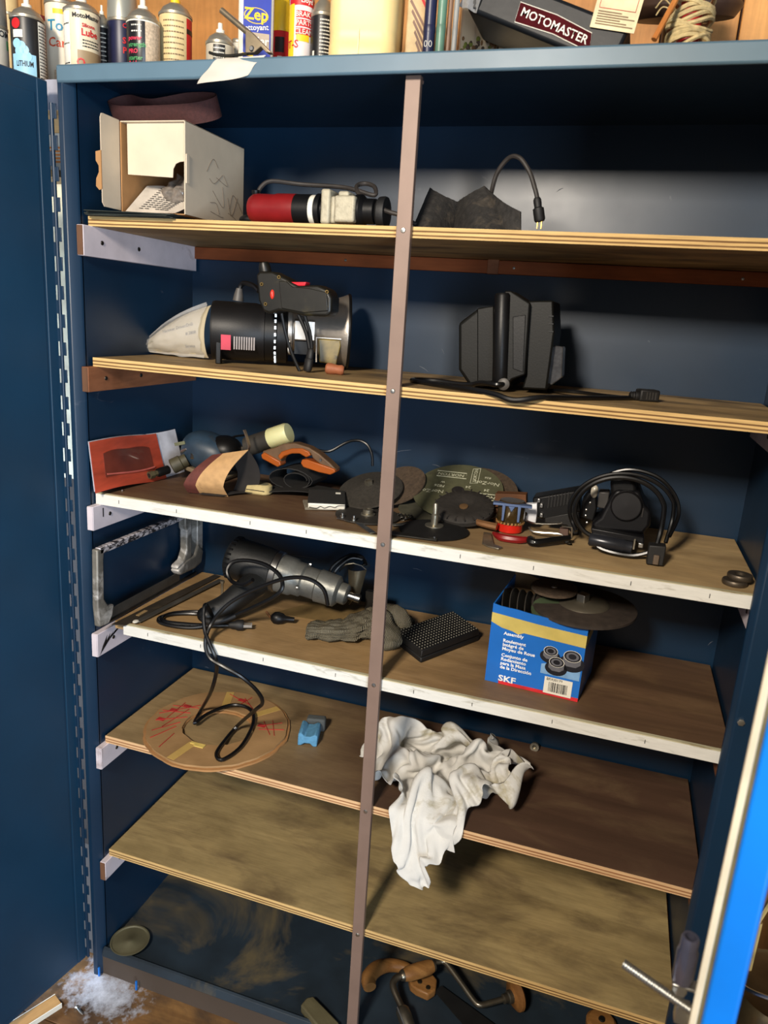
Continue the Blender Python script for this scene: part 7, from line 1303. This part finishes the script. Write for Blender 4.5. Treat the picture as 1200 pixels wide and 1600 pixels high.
    (1461, 114, 1536, 15, 9, -30, 25, 18, -10, 15, 31, 5, -9, 32, 31, -4, 38, 33, 39, 25, 9, 37, 29, -3, 17, 25, -30, 17, 12, -11, 21, -17, 4, 9, -4, 14, 5, 15, 6, 8, -7, -12, 13, -6, 0, 6, 4, 12, 0, 11, 10, -9, 6, -10, -4, 12, -11, 5, 16, 12, 17, 16, 5, 17, 18, 4, 0, 14, -11, 7, 10, -15, -4, 17, -21, 5, 29, -8, 17, 25, -4, 19, 26, -2, 21, 27, -5, 26, 23, -3, 27, 17, -2, 26, 1, 6, 19, 6, 11, -1, 26, -2, -2, 24, -3, 27, 5, 2, 24, -13, 0, 14, -29, -4, 30, -22, -14, 32, -29, 17, 43, 0, 24, 4, -20, 35, -33, -22, 23, -3, -23, 24, 19, -9, 14, 17, 8, 9),
    (1450, 138, 1543, 21, 6, -24, 8, 15, -26, 22, 29, -1, 14, 29, 22, -6, 36, 31, 14, 29, 34, 34, 18, 9, 20, 25, -16, 16, 7, -5, 23, 4, -9, 10, 9, -17, 2, 15, -5, -2, 8, -6, 18, -7, -12, 15, -8, 2, 14, 6, 3, 4, 18, 7, 2, 8, 9, -9, 11, 18, 5, 7, 11, 11, 3, -19, 7, 7, -16, -8, 14, 13, 15, 12, -9, 16, 15, -9, 9, 28, -1, 6, 25, 1, 18, 22, 5, 20, 20, -3, 20, 22, -3, 23, 26, -7, 29, 13, 12, 32, -10, 12, -1, 21, -8, 19, 15, -1, 24, -7, -4, 18, -13, -17, 20, -26, -11, 28, -27, 21, 42, -16, 19, 20, 5, 33, -28, -32, 27, -26, -27, 20, 3, -27, 15, 19, -6, 10),
    (1439, 172, 1543, 30, 2, -10, 1, 12, -27, 12, 19, -5, 20, 26, 13, 16, 31, 18, 12, 27, 27, 13, 24, 21, 18, 16, 8, 18, 14, 6, 11, 11, -8, 9, 6, -21, -8, 0, -1, 0, 22, 11, 16, 10, -16, 14, -3, 7, 4, 5, 6, 5, 16, -8, 2, -1, -22, 5, -13, -16, 15, 15, 9, 10, 3, -7, 16, 5, -12, 0, 17, 17, 13, 11, 12, 23, -4, 5, 9, 19, -1, 13, 16, -1, 18, 10, 5, 16, 21, 7, 15, 20, 4, 19, 21, 0, 21, 6, -12, 25, -1, -17, 26, 11, -9, 21, 18, 2, 9, 2, 7, 18, -1, -9, 27, -13, -5, 25, -25, -1, 31, 3, 34, 28, 11, 34, -6, -38, 30, -27, -31, 23, -20, -19, 16, 5, -20, 7),
    (1433, 214, 1530, 22, -1, 15, 12, 12, -20, 11, 17, -14, 10, 11, 22, 10, 27, 16, 22, 23, 14, 18, 21, 7, 11, 16, 0, 9, 18, 10, 3, 4, -13, -1, 4, -18, 2, 17, -3, -5, 20, 12, 7, 5, -10, 14, 1, -14, -6, 14, 13, 1, 17, 1, 16, 6, -13, 7, -16, -15, 17, -2, 4, 24, 12, 0, 22, -6, -17, 19, 10, 7, 16, 11, 21, 14, -3, 19, 19, 5, 7, 20, -1, 0, 16, -5, 2, 19, 12, 8, 14, 11, 14, 12, 14, 5, 16, 21, 1, 24, 11, -5, 15, -6, -25, 25, 16, -13, 21, 9, -13, 16, 8, -8, 20, -1, -6, 25, -6, 17, 29, 14, 27, 23, 13, 34, 10, -39, 34, -13, -38, 21, -27, -17, 18, -19, -15, 5),
    (1447, 258, 1508, -2, 1, 33, 12, 11, 6, 21, 16, -8, 17, 9, 1, 11, 17, 19, -6, 12, 13, 12, 12, 11, 16, 10, -6, 11, 15, -1, 6, 19, -6, -10, -10, -16, 7, 13, -16, -6, 10, -11, -3, 12, -12, 9, 14, -12, -3, 18, 2, -4, 18, 11, 13, 13, -9, 11, -3, 8, 21, -10, 11, 29, 5, -6, 25, -1, -17, 26, -1, 11, 26, 9, 21, 22, -6, 20, 15, 7, 17, 23, 0, 13, 12, -16, 14, 9, 7, 15, 9, -2, 13, 18, 3, 1, 16, 6, 2, 23, 9, -1, 19, 2, -21, 26, 12, -25, 25, 10, -27, 24, 13, -17, 22, 11, -3, 22, 9, 16, 22, 11, 27, 10, 18, 21, 13, -35, 34, 9, -31, 33, -13, -32, 12, -20, -23, 4),
    (1471, 299, 1490, -5, 5, 28, -9, 13, 15, 21, 12, 0, 14, 11, 2, 13, 18, 4, -1, 9, 18, -5, -2, 21, 2, -6, 9, 24, 4, 6, 21, 14, -5, -22, 5, -12, 7, 17, -20, -9, 7, -22, -4, 11, -13, -12, 10, -12, -3, 23, -5, 5, 8, 18, 7, 13, -11, 10, 12, -1, 25, -2, 19, 32, -1, -8, 34, 3, -17, 36, 1, 11, 32, 1, 16, 16, -13, 33, 20, -14, 25, 22, -1, 18, 17, 13, 11, -14, 17, 19, -3, -7, 11, 20, 6, 3, 20, 0, 5, 24, -3, 2, 35, 4, -2, 34, 5, -22, 29, 1, -31, 26, 7, -25, 20, 13, -15, 13, 19, -6, 11, 9, 27, 7, 15, 14, 11, -32, 27, 13, -24, 42, 12, -32, 27, -7, -31, 2),
    (1446, 309, 1496, 13, 26, -2, 1, 26, 12, 2, 7, 21, 6, 9, 7, 14, 21, 2, 12, 16, 12, 1, -6, 20, -14, -19, 13, 14, -7, 12, 34, -6, 13, 13, 21, -13, -23, 11, -20, 17, 10, -25, -12, 18, -15, -27, -2, -7, -19, 12, -14, 10, 25, 1, 11, 6, 13, 16, 19, -7, 18, 11, 2, 27, -9, -8, 36, -2, 6, 42, 1, 10, 41, -4, 9, 31, 3, 22, 20, -22, 29, 2, -3, 28, 16, 24, 6, -24, 1, 6, -1, 8, 19, 15, 6, 12, 21, 7, 1, 20, -1, -2, 21, -18, 12, 33, -3, -25, 36, -1, -31, 31, 10, -34, 32, 16, -8, 21, 24, 2, 19, 13, 3, -6, -4, 28, 12, -9, 16, -3, -33, 27, 14, -28, 35, 5, -29, 23),
    (1428, 324, 1504, 9, 14, 14, 1, 24, 14, 1, 28, 6, 10, 11, 19, 12, 13, 19, -4, 15, -15, 12, 14, 0, 14, -8, 20, -6, -22, 16, 12, -10, 12, 37, -12, 14, 5, 26, -26, -3, 12, -29, 10, 5, -12, -31, 5, -8, -30, 10, -12, -12, 23, -14, 16, 21, 2, 23, 15, 6, 26, 13, 1, 29, -6, -7, 25, -28, 14, 42, -10, 1, 39, 11, 16, 42, 16, 11, 33, -8, 7, 8, -15, 25, 6, 26, 8, -23, 5, 18, -13, 10, 9, 4, 7, 20, 15, 6, 11, 21, -4, 7, 22, -11, 8, 35, -3, -15, 36, -7, -30, 28, 3, -45, 34, 11, -28, 34, 24, 0, 13, 23, 10, 1, 7, 19, -3, -3, 30, 23, -25, 20, -1, -27, 28, -4, -30, 25),
    (1425, 339, 1488, -1, 18, 16, 0, 23, 18, -4, 17, 25, 8, 18, 23, 7, 11, 19, 6, 12, 6, 3, 18, -12, 10, 10, -2, 13, -13, 17, -4, -24, 18, 17, -23, 17, 33, 6, 2, 2, 19, -33, 28, 12, -30, -5, 10, -16, -36, 6, 2, -29, 14, -6, 15, 8, -6, 19, 17, 2, 26, 17, 2, 31, 8, -9, 30, -18, -1, 28, -27, 15, 39, -11, 10, 35, 17, 16, 38, 15, 2, 29, -13, 3, 10, 7, 22, -20, 19, 16, -16, 13, 11, -9, 17, 5, 0, 10, 17, 20, 0, 16, 28, -6, 6, 34, -6, -12, 40, -13, -19, 38, -13, -39, 27, 17, -39, 29, 23, -25, 32, 20, 7, 2, 20, 10, -15, 9, 21, 16, -11, 31, 24, -28, 27, 1, -34, 27),
    (1401, 335, 1506, 9, 28, -11, 4, 31, 12, 1, 22, 26, 6, 19, 21, 1, 10, 23, -7, -2, 20, 7, 8, 10, 3, 18, -9, 9, 11, -4, 18, -9, 19, -4, -33, 21, 30, -16, 17, 33, 10, -9, 34, 4, -30, 16, 13, -27, -26, 11, -6, -30, 22, -3, 10, -1, -18, 19, 1, -5, 21, 12, 1, 24, 19, 3, 31, 4, -11, 24, -19, 10, 27, -23, 23, 28, -3, 17, 32, 9, 5, 38, 8, -7, 18, -8, 15, -3, 9, 19, -12, 18, 12, -9, 26, -5, -5, 20, 3, 6, 8, 17, 17, -3, 14, 31, -4, -13, 38, -18, -19, 46, -15, -27, 41, 18, -26, 19, 36, -39, 36, 15, -11, 11, 15, -4, -4, 8, 19, -5, 2, 23, 16, -20, 26, 10, -34, 31),
    (1387, 333, 1501, -6, 14, 13, 7, 41, -4, 10, 35, 7, 12, 26, 22, 2, 11, 27, -8, 5, 21, -6, -11, 18, 8, 11, 12, 7, 21, -8, 15, 14, -3, 10, -21, 23, 12, -28, 26, 37, -11, 12, 36, 8, -17, 28, 8, -26, 13, 6, -14, -13, 22, -14, -5, 18, -11, 17, -10, -10, 18, -11, -4, 21, 10, -2, 21, 22, 1, 27, -2, -7, 19, -17, 16, 19, -12, 22, 24, 4, 10, 21, 12, -10, 27, 1, -4, 18, -5, 18, 9, -1, 7, -8, 18, 9, -9, 26, -4, 2, 16, 10, 6, -11, 18, 24, 7, -19, 35, -4, -18, 40, -14, -26, 46, 29, -9, 27, 44, -35, 32, -10, -30, 27, -4, -9, 15, 9, 11, -9, 19, 22, -14, 14, 28, 10, -29, 37),
    (1357, 315, 1481, -2, 30, 21, 2, 20, 21, 12, 42, -1, 15, 39, 7, 11, 24, 20, -9, 1, 25, -7, 4, 21, 5, -2, 23, 12, 9, 11, 18, 18, -5, 21, 11, 9, 9, -27, 21, 28, -18, 6, 25, 0, 14, 31, 5, -12, 29, 7, -14, 18, 12, -14, 9, 17, -15, 10, 9, -14, 13, -21, -4, 15, -12, -2, 22, 11, -6, 12, 21, -5, 17, -10, 4, 12, -8, 18, 16, 7, -3, 17, 11, 0, 17, 4, -5, 23, 6, -8, 26, -8, 3, 16, -14, 14, -4, 4, 14, -11, 16, 9, 16, -6, 14, 15, 14, -12, 17, 16, -24, 50, -4, -11, 31, 28, -28, 29, 41, -39, 41, -12, -38, 20, -23, -9, 10, 24, 5, 18, 19, 15, -15, 22, 32, -10, -3, 50),
    (1337, 305, 1511, 17, 13, -23, -22, 29, 23, 6, 36, 20, 15, 42, 4, 11, 40, 2, 13, 25, 16, 11, 5, 20, 4, -1, 23, -5, 6, 21, 10, 12, 12, 22, -7, 12, 27, 4, 10, 23, -23, 7, 18, -1, 11, 16, 7, 11, 26, 8, -5, 26, 9, -3, 26, 5, -7, 24, 4, -10, 22, -2, -11, 18, -15, -8, 6, 11, -12, 16, 15, -5, 10, -6, -6, 6, -8, 7, 8, 9, -10, 10, 10, -9, 11, 6, 8, 15, -2, -1, 17, -2, -10, 22, -11, 7, 29, -11, -3, -2, 13, 5, 6, 3, 12, 17, -15, -1, 26, 20, -15, 45, 16, -3, 35, 14, -31, 33, 34, -45, 29, 10, -42, 12, -30, 9, 14, 7, -15, 18, 25, 9, 2, 33, 30, -11, 8, 53),
)
P = []; n_ = len(RAG)
for row in RAG:
    x = y = z = 0
    for i in range(n_): x += row[3 * i]; y += row[3 * i + 1]; z += row[3 * i + 2]; P.append(V((x, y, z)) * .0004)
rag_m = mat('rag_cotton', (208, 206, 200), .92, 0, .07, 30, bump=.25, bscale=500, stain=(168, 160, 136), stain_at=.60, spec=.15)
def off_edge(p):
    d = V((0, p.y, p.z - .5835)); return V((p.x, 0, .5835)) + V((0, d.y, d.z)) * (.017 / d.length) if 1e-6 < d.length < .017 else p
P = [off_edge(p) for p in P]
c = V((.70, .12, Z[5] + .001)); rag = MB().add(P, [(j * n_ + i, j * n_ + i + 1, (j + 1) * n_ + i + 1, (j + 1) * n_ + i) for j in range(n_ - 1) for i in range(n_ - 1)])
rag = solo('cotton_rag', 'crumpled off white cotton rag hanging over the fifth shelf edge', 'rag', rag, rag_m, c, smooth=180)
def inner(u, v):
    a = v * 1.9; x = .675 + .10 * u + .004 * math.sin(v * 7)
    if a < .7: p = V((x, .045 - a * .06, .592 + .006 * math.sin(u * 9)))
    elif a < 1.2: q = (a - .7) / .5 * PI / 2; p = V((x, .003 - .011 * math.sin(q), .5835 + .0085 * math.cos(q) + .006 * math.sin(u * 9) * math.cos(q)))
    else: p = V((x, -.008 - .004 * math.sin(u * 8), .5835 - (a - 1.2) * .06))
    return p - c
MB().sheet(inner, 20, 24, .0012).build('inner_fold', rag_m, rag, smooth=80)
sm = rag.modifiers.new('thick', 'SOLIDIFY'); sm.thickness = .0012; sm.offset = 0
sm = rag.modifiers.new('sub', 'SUBSURF'); sm.levels = 1; sm.render_levels = 1

# ------------------------------------------------------------------ cabinet floor
zf = .0385
t = thing('tin_disc', 'round dull olive tin disc lying in the left corner of the cabinet floor', 'disc', (.046, .012, .0495))
MB().lathe([(0, 0), (.040, 0), (.043, .002), (.044, .004), (.041, .004), (.039, .0018), (.008, .0018), (.007, .0026), (0, .0026)], n=44).build('face', mat('lid_olive', (92, 88, 66), .6, .15, .25, 14, stain=(70, 64, 46)), t)
MB().lathe([(.03, -.011), (.032, -.0002), (0, -.0002)], n=24).build('base', dark_iron, t)
brw = wood('tool_handle_wood', (168, 122, 70), (118, 78, 40), along='x', gs=2.2, rough=.4); chm2 = mat('brace_steel', (140, 132, 116), .3, .9, .2, 40)
t = thing('hand_brace', 'old hand brace drill with wooden grip and round pad', 'hand drill', pz(700, 1545, zf))
def bz(u, v, h): return pz(u, v, zf + h)
c0, c1 = bz(812, 1552, .036), bz(790, 1560, .036); ax_ = (c1 - c0).normalized()
MB().lathe([(0, 0), (.018, 0), (.030, .003), (.034, .008), (.033, .013), (.026, .018), (.016, .020), (.014, .022)], c0, ax_, 30).build('wooden_pad', wood('pad_wood', (150, 104, 54), (100, 64, 32), gs=2), t, world=True)
MB().lathe([(.014, .02), (.013, .030), (.010, .032), (.010, .042), (.0065, .044)], c0, ax_, 20).build('pad_collar', chm2, t, world=True)
MB().tube([c0 + ax_ * .04, bz(762, 1568, .034), bz(750, 1570, .034), bz(741, 1564, .035), bz(720, 1535, .045), bz(700, 1508, .055), bz(692, 1502, .057), bz(682, 1503, .057), bz(675, 1505, .057)], .0062, 10).build('crank', chm2, t, world=True)
g0, g1 = bz(677, 1509, .057), bz(630, 1524, .057); gd = (g1 - g0).normalized(); gl0 = (g1 - g0).length
MB().lathe([(.010, 0), (.013, .002), (.0155, .012), (.0165, gl0 * .5), (.0155, gl0 - .012), (.012, gl0)], g0, gd, 24).build('wooden_grip', brw, t, world=True)
MB().lathe([(.0115, -.003), (.0125, .003), (.0125, .005)], g0, gd, 20).build('ferrule', chm2, t, world=True); MB().lathe([(.012, gl0 - .004), (.0125, gl0), (.010, gl0 + .006)], g0, gd, 20).build('ferrule', chm2, t, world=True)
MB().tube([g1, bz(620, 1528, .055), bz(614, 1536, .052), bz(616, 1548, .048), bz(624, 1566, .04), bz(632, 1582, .034)], [.0075, .0075, .0072, .0068, .0068, .0075], 10).build('lower_arm', mat('arm_dark', (92, 84, 72), .4, .8, .2), t, world=True)
k0, k1 = bz(627, 1574, .036), bz(646, 1625, .02); MB().lathe([(.010, 0), (.0145, .006), (.0155, .02), (.014, .05), (.011, .06), (0, .06)], k0, k1 - k0, 16).build('chuck', chm2, t, world=True)
for s_ in (-.006, .006): MB().cyl(k0 + V((s_, -.010, .008)), k1 + V((s_, -.008, .008)), .0028, n=8).build('jaw', steel, t, world=True)
t = thing('keyhole_saw', 'keyhole saw with curved wooden pistol handle and dark blade', 'saw', pz(640, 1545, zf))
MB().tube([bz(578, 1543, .018), bz(576, 1528, .020), bz(588, 1514, .022), bz(608, 1508, .022), bz(632, 1512, .020), bz(646, 1522, .018)], [.014, .0175, .0165, .0145, .013, .012], 14).build('handle', brw, t, world=True)
hp = [bz(u, v, .006) for u, v in ((637, 1532), (650, 1524), (668, 1522), (682, 1540), (680, 1556), (668, 1564), (650, 1556), (640, 1548))]
MB().prism([(p.x, p.y) for p in hp], zf + .004, zf + .024).build('cheek', brw, t, world=True, bevel=.004, seg=3)
for u, v in ((656, 1534), (669, 1543)): MB().lathe([(.0055, 0), (.005, .0018), (0, .002)], pz(u, v, zf + .024), (0, 0, 1), 14).build('brass_screw', mat('screw_dark', (70, 62, 48), .4, .8), t, world=True)
bl = [pz(u, v, zf + .012) for u, v in ((678, 1548), (690, 1540), (772, 1600), (790, 1625), (740, 1620))]
MB().prism([(p.x, p.y) for p in bl], zf + .011, zf + .0125).build('blade', mat('saw_black', (30, 30, 30), .5, .3), t, world=True)
c = pz(492, 1590, zf); t = thing('wood_scrap', 'grey weathered wood scrap at the bottom edge beside the strap', 'wood', (c.x, c.y, zf), (0, 0, -.5))
MB().prism([(-.03, -.016), (.055, -.02), (.055, .02), (-.03, .018), (-.036, .004)], 0, .02).build('scrap', wood('scrap_grey', (112, 104, 76), (80, 74, 52)), t, bevel=.003)
c = pz(938, 1606, zf); t = thing('round_wood_knob', 'brown round wooden knob at the bottom edge under the lowest shelf', 'knob', (c.x, c.y, zf)); MB().lathe([(.026, 0), (.032, .006), (.032, .016), (.026, .022), (0, .024)], n=32).build('knob', brw, t); MB().lathe([(.008, .022), (.006, .027), (0, .027)], n=14).build('screw', dark_iron, t)
# ------------------------------------------------------------------ floor in front, left corner
zg = -.0298
c = pz(120, 1575, zg + .004); t = thing('floor_screw', 'short steel screw lying on the floor by the left door', 'screw', (c.x, c.y, zg)); dv = (pz(132, 1590, zg + .004) - c).normalized()
MB().lathe([(.0058, 0), (.0058, .0015), (.0028, .004), (.0028, .02), (.0008, .025), (0, .025)], V((0, 0, .0058)), (dv.x, dv.y, 0), 12).build('screw', zinc, t)
c = pz(60, 1588, zg); t = thing('painted_slat', 'white edged wood slat lying on the floor under the left door', 'slat', (c.x, c.y, zg), (0, 0, 1.15))
MB().box((-.12, -.014, 0), (.045, .016, .012)).build('slat', wood('slat_wood', (190, 150, 92), (150, 108, 60)), t, bevel=.001); MB().box((-.12, .0162, 0), (.045, .0175, .0125)).build('painted_edge', label_white, t); MB().box((-.12, -.0155, 0), (.045, -.0142, .0125)).build('painted_edge', label_white, t)
for u, v in ((159, 1518), (214, 1543)):
    p = pz(u, v, -.02); cb('foot_tab', MB().cbox((p.x, -.034, -.012), (.004, .004, .024)), blue3, .0005)
dn_ = NT('floor_light_dust'); dv_ = dn_.coords((6.5, 9.5, 1)); ln = dn_.node('ShaderNodeVectorMath', operation='LENGTH'); dn_.link(dv_, ln.inputs[0])
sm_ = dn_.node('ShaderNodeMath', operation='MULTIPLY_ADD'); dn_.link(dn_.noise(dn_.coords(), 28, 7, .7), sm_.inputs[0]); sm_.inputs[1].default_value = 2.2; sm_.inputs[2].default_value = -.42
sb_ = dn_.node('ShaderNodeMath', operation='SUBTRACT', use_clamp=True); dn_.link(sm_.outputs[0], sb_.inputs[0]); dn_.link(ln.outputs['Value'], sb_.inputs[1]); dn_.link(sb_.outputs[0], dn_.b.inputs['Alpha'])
dn_.b.inputs['Base Color'].default_value = lin((200, 202, 210)); dn_.b.inputs['Roughness'].default_value = .9; light_dust = dn_.m
dc = pz(162, 1548, -.0294); do = MB().box((-.12, -.085, 0), (.14, .075, .0003)).build('dusty_light_patch', light_dust, fl); do.location = RM[fl.name].inverted() @ dc  # pale dust with the daylight pool under the left door put into its colour
# ------------------------------------------------------------------ beyond the right door
t = thing('pale_lath', 'thin pale lath leaning in the dark gap beyond the right door', 'lath', py(1150, 1600, .15)); p0, p1 = py(1146, 1610, .15), py(1184, 1440, .15)
d_ = p0 + (p0 - p1) * (( -.03 - p0.z) / (p0.z - p1.z)); MB().cyl(d_, p1, .005, n=8).cyl(p1, py(1215, 1390, .15), .005, n=8).build('rod', wood('lath_pale', (222, 190, 120), (190, 150, 84), along='z'), t, world=True)
c = py(1185, 1590, .05); t = thing('brass_canister', 'dented brassy metal canister standing beyond the right door', 'canister', (c.x + .05, .12, -.03)); MB().lathe([(.09, 0), (.095, .01), (.095, c.z + .035), (.088, c.z + .045), (.082, c.z + .04), (0, c.z + .035)], n=36).build('canister', mat('brass_dull', (150, 116, 72), .3, .8, .3, 14, bump=.4, bscale=20), t)
MB().tube([(.085, 0, c.z + .04), (.06, -.06, c.z + .07), (-.06, -.06, c.z + .07), (-.085, 0, c.z + .04)], .004, 8).build('bail', steel, t)
t = thing('dark_upright_board', 'dark brown upright board filling the gap beyond the right door', 'board', (1.75, .3, -.03)); MB().box((-.30, 0, 0), (.35, .03, 1.3)).build('board', mat('dark_board', (40, 32, 26), .8, 0, .3), t, bevel=.002); MB().box((-.20, -.03, 0), (-.16, -.002, 1.1)).build('batten', wood('batten_wood', (150, 100, 50), (110, 70, 34), along='z'), t, bevel=.002)
